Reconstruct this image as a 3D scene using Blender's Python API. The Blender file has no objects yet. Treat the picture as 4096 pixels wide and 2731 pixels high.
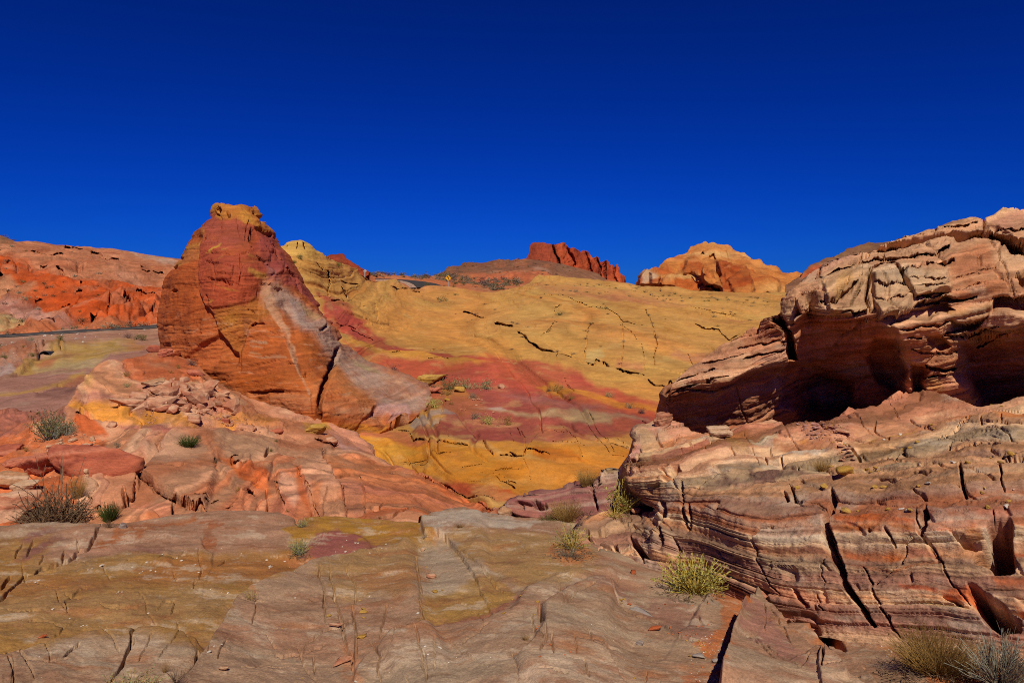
import bpy, bmesh, math, random
import numpy as np
from mathutils import Vector

# ------------------------------------------------------------------ camera, sky, sun
scene = bpy.context.scene
F = 3000.0                      # focal length in pixels of a 4096 px wide picture
CU, CV = 2048.0, 1365.5
PITCH = math.atan(155.5 / F)    # horizon 155 px above the picture's middle
CAM = np.array([0.0, 0.0, 1.6])
FW = np.array([0.0, math.cos(PITCH), -math.sin(PITCH)])
UP = np.array([0.0, math.sin(PITCH), math.cos(PITCH)])
cam = bpy.data.cameras.new('camera')
cam.lens = 36.0 * F / 4096.0
cam.sensor_width = 36.0
cam.clip_start = 0.05
cam.clip_end = 20000
cam_o = bpy.data.objects.new('camera', cam)
scene.collection.objects.link(cam_o)
cam_o.location = CAM
cam_o.rotation_euler = (math.pi / 2 - PITCH, 0, 0)
scene.camera = cam_o

SUN_EL = math.radians(49)
SUN_AZ = math.radians(8)        # light travels forward and a little to the left
world = bpy.data.worlds.new('World')
scene.world = world
world.use_nodes = True
wn, wl = world.node_tree.nodes, world.node_tree.links
bg = wn['Background']
sky = wn.new('ShaderNodeTexSky')
sky.sky_type = 'NISHITA'
sky.sun_disc = False
sky.sun_elevation = SUN_EL
sky.sun_rotation = math.pi - SUN_AZ
sky.altitude = 600
sky.air_density = 1.0
sky.dust_density = 0.0
sky.ozone_density = 4.0
# the picture's deep polarised blue: each channel of the sky falls off on its own curve
sep = wn.new('ShaderNodeSeparateColor'); com = wn.new('ShaderNodeCombineColor')
wl.new(sky.outputs[0], sep.inputs[0])
for ch, (pw, k) in enumerate(((2.3, 0.0010), (1.45, 0.0478), (1.6, 0.178))):
    a = wn.new('ShaderNodeMath'); a.operation = 'POWER'; a.inputs[1].default_value = pw
    b = wn.new('ShaderNodeMath'); b.operation = 'MULTIPLY'; b.inputs[1].default_value = k
    wl.new(sep.outputs[ch], a.inputs[0]); wl.new(a.outputs[0], b.inputs[0]); wl.new(b.outputs[0], com.inputs[ch])
wl.new(com.outputs[0], bg.inputs[0])
bg.inputs[1].default_value = 0.10

sl = bpy.data.lights.new('sun', 'SUN')
sl.energy = 4.7
sl.angle = math.radians(0.5)
sl.color = (1.0, 0.92, 0.79)
so = bpy.data.objects.new('sun', sl)
scene.collection.objects.link(so)
so.location = (0, -20, 40)
sd = Vector((-math.sin(SUN_AZ) * math.cos(SUN_EL), math.cos(SUN_AZ) * math.cos(SUN_EL), -math.sin(SUN_EL)))
so.rotation_euler = sd.to_track_quat('-Z', 'Y').to_euler()

scene.view_settings.view_transform = 'Standard'
scene.view_settings.look = 'None'
scene.view_settings.exposure = 0.0
scene.view_settings.gamma = 1.0
scene.render.engine = 'CYCLES'
scene.cycles.max_bounces = 5
scene.cycles.use_denoising = False
scene.cycles.filter_width = 1.0

# ------------------------------------------------------------------ helpers
def link(o):
    scene.collection.objects.link(o)
    return o

def at(u, v, Y):
    """world point seen at picture pixel (u, v) whose world y is Y"""
    dx = (u - CU) / F
    dy = (CV - v) / F
    d = FW[None, :] * 1.0 if np.ndim(u) else FW
    if np.ndim(u) == 0:
        d = FW + dy * UP + np.array([dx, 0, 0])
        return CAM + d * (Y / d[1])
    d = FW + dy[..., None] * UP + dx[..., None] * np.array([1.0, 0, 0])
    return CAM + d * (Y / d[..., 1])[..., None]

def proj(P):
    r = P - CAM
    dep = r @ FW
    return CU + F * r[..., 0] / dep, CV - F * (r @ UP) / dep, dep

def sr(h):
    h = h.lstrip('#')
    c = np.array([int(h[i:i + 2], 16) / 255 for i in (0, 2, 4)])
    return np.where(c <= 0.04045, c / 12.92, ((c + 0.055) / 1.055) ** 2.4)

def ss(a, b, x):
    t = np.clip((x - a) / (b - a), 0, 1)
    return t * t * (3 - 2 * t)

_rng = np.random.RandomState(7)
_T = _rng.rand(64, 64, 64).astype(np.float32) * 2 - 1
_T1 = _rng.rand(4096).astype(np.float32)

def n3(x, y, z):
    xi, yi, zi = np.floor(x), np.floor(y), np.floor(z)
    fx, fy, fz = x - xi, y - yi, z - zi
    xi, yi, zi = xi.astype(np.int32), yi.astype(np.int32), zi.astype(np.int32)
    fx, fy, fz = [f * f * f * (f * (f * 6 - 15) + 10) for f in (fx, fy, fz)]
    x0, x1, y0, y1, z0, z1 = xi & 63, (xi + 1) & 63, yi & 63, (yi + 1) & 63, zi & 63, (zi + 1) & 63
    a = _T[x0, y0, z0] * (1 - fx) + _T[x1, y0, z0] * fx
    b = _T[x0, y1, z0] * (1 - fx) + _T[x1, y1, z0] * fx
    c = _T[x0, y0, z1] * (1 - fx) + _T[x1, y0, z1] * fx
    d = _T[x0, y1, z1] * (1 - fx) + _T[x1, y1, z1] * fx
    return (a * (1 - fy) + b * fy) * (1 - fz) + (c * (1 - fy) + d * fy) * fz

def fbm(x, y, z, o=4, gain=0.5, seed=0.0):
    r, a, t = 0, 1.0, 0
    x, y, z = x + seed * 13.7, y + seed * 5.3, z + seed * 9.1
    for _ in range(o):
        r = r + a * n3(x, y, z); t += a
        x, y, z = x * 2.03 + 11.3, y * 2.03 + 4.7, z * 2.03 + 7.9
        a *= gain
    return r / t * 1.6

def h1(i, seed=0):
    return _T1[(i.astype(np.int64) * 131 + seed * 977) & 4095]

def layers(s, thick, P, seed=0, sharp=0.8, along=0.5):
    """recess (about -0.5..0.5) of bedding layers of uneven thickness; each layer wanders along its length"""
    q = s / thick + 1.2 * n3(s / thick * 0.37, s * 0 + seed * 3.3, s * 0)
    i = np.floor(q); f = q - i
    def r(k):
        return np.clip(0.5 + 0.75 * (h1(k, seed) - 0.5) * 1.3 + 0.35 * n3(P[..., 0] * along + k * 7.7, P[..., 1] * along + k * 3.1, k * 1.9 + seed), 0, 1)
    a, b = r(i), r(i + 1)
    g = ss(sharp, 1.0, f)
    return a * (1 - g) + b * g + 0.12 * (f - 0.5) ** 2 - 0.5

def notch(s, thick, P, seed=0, w=0.06, along=0.8):
    """thin open bedding planes, coming and going along their length; same layering as layers()"""
    q = s / thick + 1.2 * n3(s / thick * 0.37, s * 0 + seed * 3.3, s * 0)
    i = np.round(q); e = np.abs(q - i)
    on_ = ss(-0.05, 0.3, n3(P[..., 0] * along + i * 5.1, P[..., 1] * along + i * 1.7, i * 2.3 + seed))
    return on_ * (1 - ss(0.0, w, e))

def bands(s, thick, pal, seed=0, sharp=0.6):
    q = s / thick + 1.5 * n3(s / thick * 0.31, s * 0 + seed * 2.1, s * 0 + 5)
    i = np.floor(q); f = q - i
    pal = np.array(pal)
    a = pal[(h1(i, seed) * len(pal)).astype(int) % len(pal)]
    b = pal[(h1(i + 1, seed) * len(pal)).astype(int) % len(pal)]
    g = ss(sharp, 1.0, f)[..., None]
    return a * (1 - g) + b * g

def seg_dist(U, V, pts):
    """distance to a polyline, signed by side (positive on its right as drawn, picture y down)"""
    best = np.full(U.shape, 1e9); sgn = np.ones(U.shape); par = np.zeros(U.shape)
    n = len(pts) - 1
    for k in range(n):
        x0, y0 = pts[k][0], pts[k][1]; x1, y1 = pts[k + 1][0], pts[k + 1][1]
        ex, ey = x1 - x0, y1 - y0
        L2 = ex * ex + ey * ey + 1e-9
        t = np.clip(((U - x0) * ex + (V - y0) * ey) / L2, 0, 1)
        dx, dy = U - x0 - t * ex, V - y0 - t * ey
        d = dx * dx + dy * dy
        m = d < best
        best = np.where(m, d, best)
        sgn = np.where(m, np.sign(ex * (V - y0) - ey * (U - x0)), sgn)
        par = np.where(m, (k + t) / n, par)
    return np.sqrt(best), sgn, par

def poly_sd(U, V, pts):
    """signed distance to a closed polygon, positive inside"""
    best = np.full(U.shape, 1e18); ins = np.zeros(U.shape, bool)
    n = len(pts)
    for k in range(n):
        x0, y0 = pts[k]; x1, y1 = pts[(k + 1) % n]
        ex, ey = x1 - x0, y1 - y0
        L2 = ex * ex + ey * ey + 1e-9
        t = np.clip(((U - x0) * ex + (V - y0) * ey) / L2, 0, 1)
        best = np.minimum(best, (U - x0 - t * ex) ** 2 + (V - y0 - t * ey) ** 2)
        c = (y0 > V) != (y1 > V)
        if y1 != y0:
            ins ^= c & (U < ex * (V - y0) / (y1 - y0) + x0)
    d = np.sqrt(best)
    return np.where(ins, d, -d)

def tps(ctrl):
    """smooth surface of 1/depth through traced control points (planes stay planes)"""
    c = np.array(ctrl, float)
    X = c[:, :2] / 1000.0; w = 1.0 / c[:, 2]
    n = len(X)
    def k(r2):
        return np.where(r2 > 1e-12, r2 * np.log(np.maximum(r2, 1e-12)), 0)
    D = ((X[:, None] - X[None]) ** 2).sum(-1)
    A = np.zeros((n + 3, n + 3))
    A[:n, :n] = k(D) + np.eye(n) * 1e-3
    A[:n, n] = 1; A[:n, n + 1:] = X
    A[n, :n] = 1; A[n + 1:, :n] = X.T
    sol = np.linalg.solve(A, np.concatenate([w, np.zeros(3)]))
    def f(U, V):
        u, v = U / 1000.0, V / 1000.0
        r = sol[n] + sol[n + 1] * u + sol[n + 2] * v
        for i in range(n):
            r = r + sol[i] * k((u - X[i, 0]) ** 2 + (v - X[i, 1]) ** 2)
        return 1.0 / np.maximum(r, 1e-4)
    return f

def crop(ox, oy, s=0.4783):
    return lambda *p: [(ox + a * s, oy + b * s) for a, b in zip(p[0::2], p[1::2])]

def grid_mesh(name, P, C, mat, thing=None):
    n, m = P.shape[:2]
    me = bpy.data.meshes.new(name)
    me.vertices.add(n * m)
    me.vertices.foreach_set('co', np.ascontiguousarray(P.reshape(-1), dtype=np.float32))
    i = np.arange(n * m).reshape(n, m)
    q = np.stack([i[:-1, :-1], i[:-1, 1:], i[1:, 1:], i[1:, :-1]], -1).reshape(-1, 4)
    nf = len(q)
    me.loops.add(nf * 4)
    me.loops.foreach_set('vertex_index', q.reshape(-1).astype(np.int32))
    me.polygons.add(nf)
    me.polygons.foreach_set('loop_start', np.arange(0, nf * 4, 4, dtype=np.int32))
    me.update(calc_edges=True)
    me.polygons.foreach_set('use_smooth', np.ones(nf, bool))
    a = me.color_attributes.new('Col', 'FLOAT_COLOR', 'POINT')
    rgba = np.ones((n * m, 4), np.float32); rgba[:, :3] = np.clip(C.reshape(-1, 3), 0.003, 0.95)
    a.data.foreach_set('color', rgba.reshape(-1))
    me.materials.append(mat)
    return link(bpy.data.objects.new(name, me))

SHEETS = {}

def normals(P):
    du = np.gradient(P, axis=1); dv = np.gradient(P, axis=0)
    N = np.cross(du, dv)
    return N / (np.linalg.norm(N, axis=-1, keepdims=True) + 1e-9)

def sheet(name, lo, hi, ctrl, mat, shape, color, px=4.0, kind='cols', back=(), ray=None, span=None, sides=0.0):
    """A rock surface between two traced outlines. cols: lo/hi are bottom/top edges v(u); rows: lo/hi are left/right edges u(v).
    back: (distance away, drop) rows that carry the crest over to its far side."""
    lo, hi = np.array(lo, float), np.array(hi, float)
    if kind == 'cols':
        a0, a1 = span or (max(lo[0, 0], hi[0, 0]), min(lo[-1, 0], hi[-1, 0]))
        m = int((a1 - a0) / px) + 1
        us = np.linspace(a0, a1, m)
        vb, vt = np.interp(us, lo[:, 0], lo[:, 1]), np.interp(us, hi[:, 0], hi[:, 1])
        n = max(int((vb - vt).max() / px) + 1, 4)
        t = np.linspace(0, 1, n)[:, None]
        U = np.repeat(us[None], n, 0); V = vb[None] * (1 - t) + vt[None] * t
    else:
        # rows listed by v; lo = left edge [(v,u)], hi = right edge [(v,u)]
        a0, a1 = span
        n = int(abs(a1 - a0) / px) + 1
        vs = np.linspace(a0, a1, n)
        ul, ur = np.interp(vs, lo[:, 0], lo[:, 1]), np.interp(vs, hi[:, 0], hi[:, 1])
        m = max(int((ur - ul).max() / px) + 1, 4)
        t = np.linspace(0, 1, m)[None]
        V = np.repeat(vs[:, None], m, 1); U = ul[:, None] * (1 - t) + ur[:, None] * t
    Y = tps(ctrl)(U, V)
    N0 = normals(at(U, V, Y))
    if ray:
        Y = Y + ray(U, V, at(U, V, Y))
    P = at(U, V, Y)
    if back:
        top = P[-1]; away = top - CAM; away[:, 2] = 0
        away /= np.linalg.norm(away, axis=1, keepdims=True)
        rows = [top + away * a - np.array([0, 0, d]) for a, d in back]
        P = np.concatenate([P, np.stack(rows)], 0)
        U = np.concatenate([U] + [U[-1:]] * len(rows), 0); V = np.concatenate([V] + [V[-1:]] * len(rows), 0)
    if sides:
        for side in (0, -1):
            e = P[:, side]; away = e - CAM; away[:, 2] = 0
            away /= np.linalg.norm(away, axis=1, keepdims=True)
            out = np.array([away[0, 1], -away[0, 0], 0]) * (-1 if side == 0 else 1)
            cols = [e + away * (sides * a) + out * (sides * b) for a, b in ((0.06, 0.02), (0.2, 0.04), (0.5, 0.02), (1.0, -0.1))]
            st = np.stack(cols, 1)
            if side == 0:
                st = st[:, ::-1]
                P = np.concatenate([st, P], 1); U = np.concatenate([U[:, :1]] * 4 + [U], 1); V = np.concatenate([V[:, :1]] * 4 + [V], 1)
            else:
                P = np.concatenate([P, st], 1); U = np.concatenate([U] + [U[:, -1:]] * 4, 1); V = np.concatenate([V] + [V[:, -1:]] * 4, 1)
    N = normals(P)
    if ray is not None and kind == 'cols':                   # relief grows from the broad form, not from the walls of the hollows
        k = N.shape[1] - N0.shape[1]
        N[:N0.shape[0], k // 2:N.shape[1] - k // 2] = N0
    d = shape(P, U, V)
    C = color(P, U, V)
    P2 = P + N * d[..., None]
    o = grid_mesh(name, P2, C, mat)
    u, v, _ = proj(P2)
    SHEETS[name] = (u, v, P2, normals(P2))
    return o

def on(name, u, v):
    """point of a finished surface nearest to a traced picture position"""
    U, V, P, N = SHEETS[name]
    k = np.argmin((U - u) ** 2 + (V - v) ** 2)
    return P.reshape(-1, 3)[k], N.reshape(-1, 3)[k]

def crackset(U, V, P, cracks, jit=5.0, fr=0.02, seed=0):
    """sum of carved grooves (metres, negative); each crack = (points, half width px, depth m)"""
    Uw = U + jit * fbm(U * fr, V * fr, U * 0 + seed, 3)
    Vw = V + jit * fbm(U * fr, V * fr, U * 0 + seed + 9, 3)
    d = np.zeros(U.shape)
    for pts, w, dep in cracks:
        a = np.array(pts); x0, y0 = a.min(0) - w * 4 - 20; x1, y1 = a.max(0) + w * 4 + 20
        m = (Uw > x0) & (Uw < x1) & (Vw > y0) & (Vw < y1)
        if not m.any():
            continue
        ds, _, t = seg_dist(Uw[m], Vw[m], pts)
        ww = w * np.clip(np.minimum(t, 1 - t) * 6 + 0.35, 0, 1)
        d[m] = np.minimum(d[m], -dep * (1 - ss(0.35, 1.15, ds / ww)))
    return d

def stepset(U, V, steps, jit=8.0, fr=0.012, seed=3):
    """slab edges: ground on the right-hand side of the line is raised by h and falls off over decay px"""
    Uw = U + jit * fbm(U * fr, V * fr, U * 0 + seed, 3)
    Vw = V + jit * 0.7 * fbm(U * fr, V * fr, U * 0 + seed + 5, 3)
    d = np.zeros(U.shape)
    for pts, h, w, decay in steps:
        ds, sg, t = seg_dist(Uw, Vw, pts)
        s = ds * sg
        fade = ss(0, 0.08, t) * (1 - ss(0.92, 1, t))
        d += h * ss(-w, w, s) * np.exp(-np.maximum(s, 0) / decay) * fade
    return d

def paint(C, U, V, zones, warp=14.0, fr=0.008, seed=1, streak=0.0, mott=0.35):
    """rock colour zones: (polygon, colour, edge softness px[, strength])"""
    Uw = U + warp * fbm(U * fr, V * fr, U * 0 + seed, 4, 0.6)
    Vw = V + warp * fbm(U * fr, V * fr, U * 0 + seed + 4, 4, 0.6)
    if streak:
        Uw = Uw + streak * fbm(U * 0.006, V * 0.04, U * 0 + seed + 2, 4, 0.65)
        Vw = Vw + streak * 0.12 * fbm(U * 0.02, V * 0.05, U * 0 + seed + 3, 4, 0.65)
    mo = np.clip(1 - mott + mott * 1.6 * (fbm(U * 0.012, V * 0.03, U * 0 + seed + 6, 5, 0.65) + 0.45), 0.15, 1.0)
    for z in zones:
        pts, col, soft = z[0], z[1], z[2]
        k = z[3] if len(z) > 3 else 1.0
        a = np.array(pts); x0, y0 = a.min(0) - soft * 2; x1, y1 = a.max(0) + soft * 2
        m = (Uw > x0) & (Uw < x1) & (Vw > y0) & (Vw < y1)
        if not m.any():
            continue
        w = ss(-soft, soft, poly_sd(Uw[m], Vw[m], pts)) * k * mo[m]
        col = sr(col) if isinstance(col, str) else col
        C[m] = C[m] * (1 - w[:, None]) + col * w[:, None]
    return C

def flat(U, col):
    return np.ones(U.shape + (1,)) * sr(col)

def tint(C, w, col):
    col = sr(col) if isinstance(col, str) else col
    w = np.clip(w, 0, 1)[..., None]
    return C * (1 - w) + col * w

# ------------------------------------------------------------------ materials
def rock_mat(name, size=1.0, bump=0.5, streak=6.0, tilt=(0, 0, 0), var=0.3, grain=0.2):
    """rock: colour from the mesh's mineral bands, broken up by grain, streaks along the bedding and relief"""
    m = bpy.data.materials.new(name); m.use_nodes = True
    nt = m.node_tree; N, L = nt.nodes, nt.links
    b = N['Principled BSDF']; b.inputs['Roughness'].default_value = 0.92
    b.inputs['Specular IOR Level'].default_value = 0.12
    at_ = N.new('ShaderNodeAttribute'); at_.attribute_name = 'Col'
    tc = N.new('ShaderNodeTexCoord')
    mp = N.new('ShaderNodeMapping'); mp.inputs['Rotation'].default_value = tilt
    mp.inputs['Scale'].default_value = (1, 1, streak)
    L.new(tc.outputs['Object'], mp.inputs['Vector'])
    def noise(sc, det, vec, rough=0.6):
        n = N.new('ShaderNodeTexNoise'); n.inputs['Scale'].default_value = sc
        n.inputs['Detail'].default_value = det; n.inputs['Roughness'].default_value = rough
        L.new(vec, n.inputs['Vector']); return n.outputs[0]
    st = noise(1.6 / size, 8, mp.outputs[0])
    gr = noise(9.0 / size, 6, tc.outputs['Object'], 0.7)
    fi = noise(40.0 / size, 4, tc.outputs['Object'], 0.7)
    def mr(x, lo, hi):
        r = N.new('ShaderNodeMapRange'); r.inputs[1].default_value = 0.3; r.inputs[2].default_value = 0.7
        r.inputs[3].default_value = lo; r.inputs[4].default_value = hi; L.new(x, r.inputs[0]); return r.outputs[0]
    def mul(a, x):
        k = N.new('ShaderNodeVectorMath'); k.operation = 'SCALE'; L.new(a, k.inputs[0]); L.new(x, k.inputs['Scale']); return k.outputs[0]
    c = mul(at_.outputs['Color'], mr(st, 1 - var, 1 + var))
    c = mul(c, mr(gr, 1 - var * 0.7, 1 + var * 0.7))
    c = mul(c, mr(fi, 1 - grain, 1 + grain))
    L.new(c, b.inputs['Base Color'])
    def add(a, x, k):
        q = N.new('ShaderNodeMath'); q.operation = 'MULTIPLY_ADD'; q.inputs[1].default_value = k
        L.new(x, q.inputs[0])
        if a is None: q.inputs[2].default_value = 0
        else: L.new(a, q.inputs[2])
        return q.outputs[0]
    h = add(None, st, 1.0); h = add(h, gr, 0.55); h = add(h, fi, 0.16)
    bp = N.new('ShaderNodeBump'); bp.inputs['Strength'].default_value = bump
    bp.inputs['Distance'].default_value = 0.06 * size
    L.new(h, bp.inputs['Height']); L.new(bp.outputs[0], b.inputs['Normal'])
    return m

def plain_mat(name, col, rough=0.8, var=0.25, scale=20.0, attr_rand=True, spec=0.2):
    m = bpy.data.materials.new(name); m.use_nodes = True
    nt = m.node_tree; N, L = nt.nodes, nt.links
    b = N['Principled BSDF']; b.inputs['Roughness'].default_value = rough
    b.inputs['Specular IOR Level'].default_value = spec
    tc = N.new('ShaderNodeTexCoord'); n = N.new('ShaderNodeTexNoise'); n.inputs['Scale'].default_value = scale
    n.inputs['Detail'].default_value = 5
    L.new(tc.outputs['Object'], n.inputs['Vector'])
    r = N.new('ShaderNodeMapRange'); r.inputs[1].default_value = 0.3; r.inputs[2].default_value = 0.7
    r.inputs[3].default_value = 1 - var; r.inputs[4].default_value = 1 + var
    L.new(n.outputs[0], r.inputs[0])
    k = N.new('ShaderNodeVectorMath'); k.operation = 'SCALE'
    k.inputs[0].default_value = sr(col); L.new(r.outputs[0], k.inputs['Scale'])
    L.new(k.outputs[0], b.inputs['Base Color'])
    return m

def tag(o, label=None, cat=None, group=None, kind=None):
    if label: o['label'] = label
    if cat: o['category'] = cat
    if group: o['group'] = group
    if kind: o['kind'] = kind
    return o

K1 = crop(0, 750); K2 = crop(0, 1450); K3 = crop(1000, 900); K4 = crop(2000, 900)
K5 = crop(2996, 800); K6 = crop(2996, 1400); K7 = crop(2000, 1500); K8 = crop(1000, 1500)
B1 = crop(0, 1980); B2 = crop(1000, 1980); B3 = crop(2000, 1980); B4 = crop(2996, 1980)
# ------------------------------------------------------------------ desert floor under everything
def make_floor():
    n = 60
    x = np.linspace(-1, 1, n) ** 3 * 6000
    X, Yy = np.meshgrid(x, np.linspace(-1, 1, n) ** 3 * 6000)
    P = np.stack([X, Yy, -9 + 0 * X], -1)
    C = flat(X, '#8a5a3c')
    tag(grid_mesh('ground', P, C, rock_mat('desert_sand', 4.0, 0.3, 1.0)), kind='structure')
make_floor()

# ------------------------------------------------------------------ foreground slickrock
def slab_shape(P, U, V):
    x, y, z = P[..., 0], P[..., 1], P[..., 2]
    d = 0.05 * fbm(x * 0.55, y * 0.55, z * 0, 3, seed=1) + 0.018 * fbm(x * 2.2, y * 2.2, z * 0, 4, seed=2)
    h = fbm(x * 0.8 + 0.4 * y, y * 1.5, z * 0, 4, 0.55, seed=3) * 4
    f = h - np.floor(h)
    d = d + (np.floor(h) + ss(0.86, 1, f)) * 0.0035          # flaked sheet edges
    h = fbm(x * 2.3, y * 3.1, z * 0, 4, 0.6, seed=8) * 3
    f = h - np.floor(h)
    d = d + (np.floor(h) + ss(0.8, 1, f)) * 0.002
    d = d + 0.004 * fbm(x * 14, y * 14, z * 0, 3, 0.6, seed=4)
    steps = [
        ([(600, 2900), (740, 2731), (830, 2610), (930, 2430), (1010, 2370), (1190, 2285), (1290, 2250), (1420, 2215), (1560, 2180), (1690, 2150)], 0.10, 14, 420),
        ([(-200, 2640), (0, 2625), (150, 2580), (330, 2535), (510, 2515), (590, 2500), (720, 2530), (850, 2590)], 0.05, 10, 400),
        ([(1230, 2290), (1222, 2240), (1245, 2150), (1290, 2132), (1420, 2135), (1500, 2180)], 0.03, 8, 300),
        ([(1705, 2160), (1695, 2130), (1690, 2108), (1740, 2085), (1830, 2068), (1960, 2055)], 0.08, 5, 260),
        ([(1480, 2630), (1560, 2570), (1680, 2520), (1790, 2470), (1930, 2450), (2040, 2420), (2120, 2330), (2230, 2290), (2380, 2265), (2500, 2250)], 0.045, 16, 500),
        ([(1400, 2740), (1440, 2650), (1530, 2580), (1640, 2540), (1750, 2490)], 0.03, 10, 300),
        ([(2040, 2620), (2130, 2560), (2170, 2500), (2180, 2420), (2270, 2350), (2390, 2310), (2490, 2330)], 0.05, 16, 350),
        ([(2860, 2860), (2890, 2698), (2914, 2598), (2948, 2521), (2981, 2454), (3012, 2408), (3030, 2395)], 0.17, 9, 500),
        ([(2830, 2360), (2880, 2400), (2935, 2445), (3000, 2470)], 0.05, 10, 120),
        ([(3310, 2470), (3320, 2500), (3370, 2550), (3380, 2570)], -0.12, 6, 50),
        ([(3170, 2425), (3230, 2490), (3290, 2530), (3330, 2580), (3390, 2610), (3480, 2690), (3530, 2740)], 0.045, 7, 160),
        ([(3290, 2860), (3280, 2700), (3300, 2640), (3290, 2600)], 0.03, 6, 120),
        ([(3310, 2600), (3340, 2650), (3385, 2700), (3400, 2760)], 0.03, 6, 120),
        ([(700, 2260), (560, 2255), (420, 2275), (310, 2290)], 0.025, 6, 120),
        ([(490, 2115), (620, 2140), (800, 2150), (820, 2190), (860, 2200)], 0.02, 6, 120),
    ]
    d = d + stepset(U, V, steps)
    cr = [
        (B1(840, 275, 800, 350, 740, 430, 650, 455, 560, 520, 480, 540, 330, 590, 290, 630), 7, 0.06),
        (B1(660, 360, 660, 440), 4, 0.04), (B1(530, 430, 515, 520), 5, 0.04), (B1(270, 380, 225, 480), 4, 0.03), (B1(180, 390, 110, 505), 4, 0.03),
        (B1(240, 640, 180, 690, 80, 800, 0, 890), 6, 0.06), (B1(70, 660, 30, 740, 0, 770), 7, 0.08), (B1(370, 470, 335, 545), 4, 0.03),
        (B1(1670, 430, 1675, 560, 1690, 620, 1675, 690), 4, 0.03), (B1(1640, 700, 1620, 790), 3, 0.03), (B1(1900, 485, 1860, 530, 1810, 560), 3, 0.03),
        (B1(1550, 485, 1430, 500, 1330, 535), 4, 0.03), (B1(1460, 870, 1430, 970), 3, 0.03), (B1(1450, 870, 1390, 900, 1310, 950), 3, 0.02),
        (B1(560, 980, 550, 890, 600, 840, 680, 800, 740, 770), 3, 0.03), (B1(470, 810, 490, 900, 560, 970), 3, 0.03),
        (B1(1210, 1080, 1140, 1110, 1100, 1160, 1110, 1240, 1060, 1330, 1030, 1400, 900, 1540), 6, 0.05),
        (B1(670, 1250, 620, 1280, 540, 1350), 5, 0.05), (B1(60, 960, 130, 990, 240, 980, 330, 975), 4, 0.05), (B1(60, 1370, 120, 1470, 130, 1560), 4, 0.03),
        (B1(1660, 1310, 1620, 1400, 1540, 1510, 1480, 1600), 7, 0.09), (B1(0, 1300, 100, 1280, 230, 1275), 10, 0.25),
        (B2(565, 650, 570, 730, 600, 830, 620, 930, 625, 1090), 4.5, 0.045), (B2(655, 650, 680, 800, 695, 930, 740, 1030, 780, 1120, 790, 1220, 860, 1330, 870, 1420, 890, 1540), 4.5, 0.04),
        (B2(790, 660, 870, 790, 890, 880, 885, 960), 4, 0.03), (B2(870, 970, 880, 1040, 860, 1060, 880, 1190, 890, 1290, 870, 1400), 5, 0.05),
        (B2(1375, 480, 1390, 560, 1415, 700, 1440, 830, 1420, 880, 1440, 980, 1460, 1050), 4.5, 0.04), (B2(1160, 980, 1110, 1090, 1090, 1220), 4, 0.04),
        (B2(1010, 1240, 1050, 1330, 1110, 1400, 1070, 1490, 1100, 1570), 4, 0.04), (B2(530, 1350, 540, 1480), 4, 0.03), (B2(1400, 1200, 1440, 1350, 1450, 1490, 1500, 1560), 4, 0.03),
        (B2(0, 705, 150, 690, 250, 710, 370, 690), 5, 0.03), (B2(1660, 390, 1790, 490, 1900, 580, 1980, 660, 2150, 760), 4, 0.03),
        (B3(320, 900, 340, 960, 365, 1060), 9, 0.09), (B3(370, 1090, 400, 1220, 330, 1340), 4, 0.03), (B3(440, 1180, 440, 1350), 4, 0.04), (B3(620, 1200, 630, 1330), 3, 0.03),
        (B3(690, 1380, 740, 1540), 4, 0.04), (B3(1230, 1420, 1210, 1560), 3, 0.03), (B3(850, 720, 1010, 850, 1130, 920, 1330, 1020, 1500, 1140, 1620, 1190), 4, 0.03),
        (B3(800, 770, 620, 850, 560, 940), 3, 0.03), (B3(730, 1080, 780, 1250, 860, 1290), 3, 0.02), (B3(2030, 1290, 2180, 1400, 2297, 1500), 4, 0.02),
        (B3(2120, 880, 2060, 960, 1990, 1080, 1920, 1250, 1900, 1320, 1870, 1450, 1850, 1600), 13, 0.22),
        (B4(60, 880, 0, 960), 8, 0.12), (B4(170, 860, 260, 970, 390, 1050), 6, 0.06), (B4(340, 890, 430, 1000, 560, 1090, 640, 1170, 720, 1270, 830, 1320, 920, 1410), 7, 0.07),
        (B4(670, 1290, 700, 1370, 790, 1470, 820, 1560), 5, 0.06), (B4(620, 1370, 610, 1560), 5, 0.06), (B4(960, 1440, 1040, 1500, 1100, 1560), 6, 0.07),
        (B4(0, 1300, 200, 1430, 400, 1560), 4, 0.02), (B4(150, 1040, 260, 1170, 340, 1320), 3, 0.02),
    ]
    # hairline joints
    rg = random.Random(5)
    for k in range(70):
        u, v = rg.uniform(0, 3300), rg.uniform(2140, 2740)
        a = rg.choice((rg.gauss(1.35, 0.2), rg.gauss(1.35, 0.2), rg.gauss(0.15, 0.25), rg.gauss(2.4, 0.2))); L = rg.uniform(60, 190) * (v - 1700) / 700
        pts = [(u, v)]
        for q in range(5):
            a += rg.gauss(0, 0.18); u += math.cos(a) * L / 5; v += math.sin(a) * L / 5 * 0.75; pts.append((u, v))
        cr.append((pts, rg.uniform(2.4, 3.6), rg.uniform(0.012, 0.03)))
    return d + crackset(U, V, P, cr, jit=7, fr=0.02)

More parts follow.
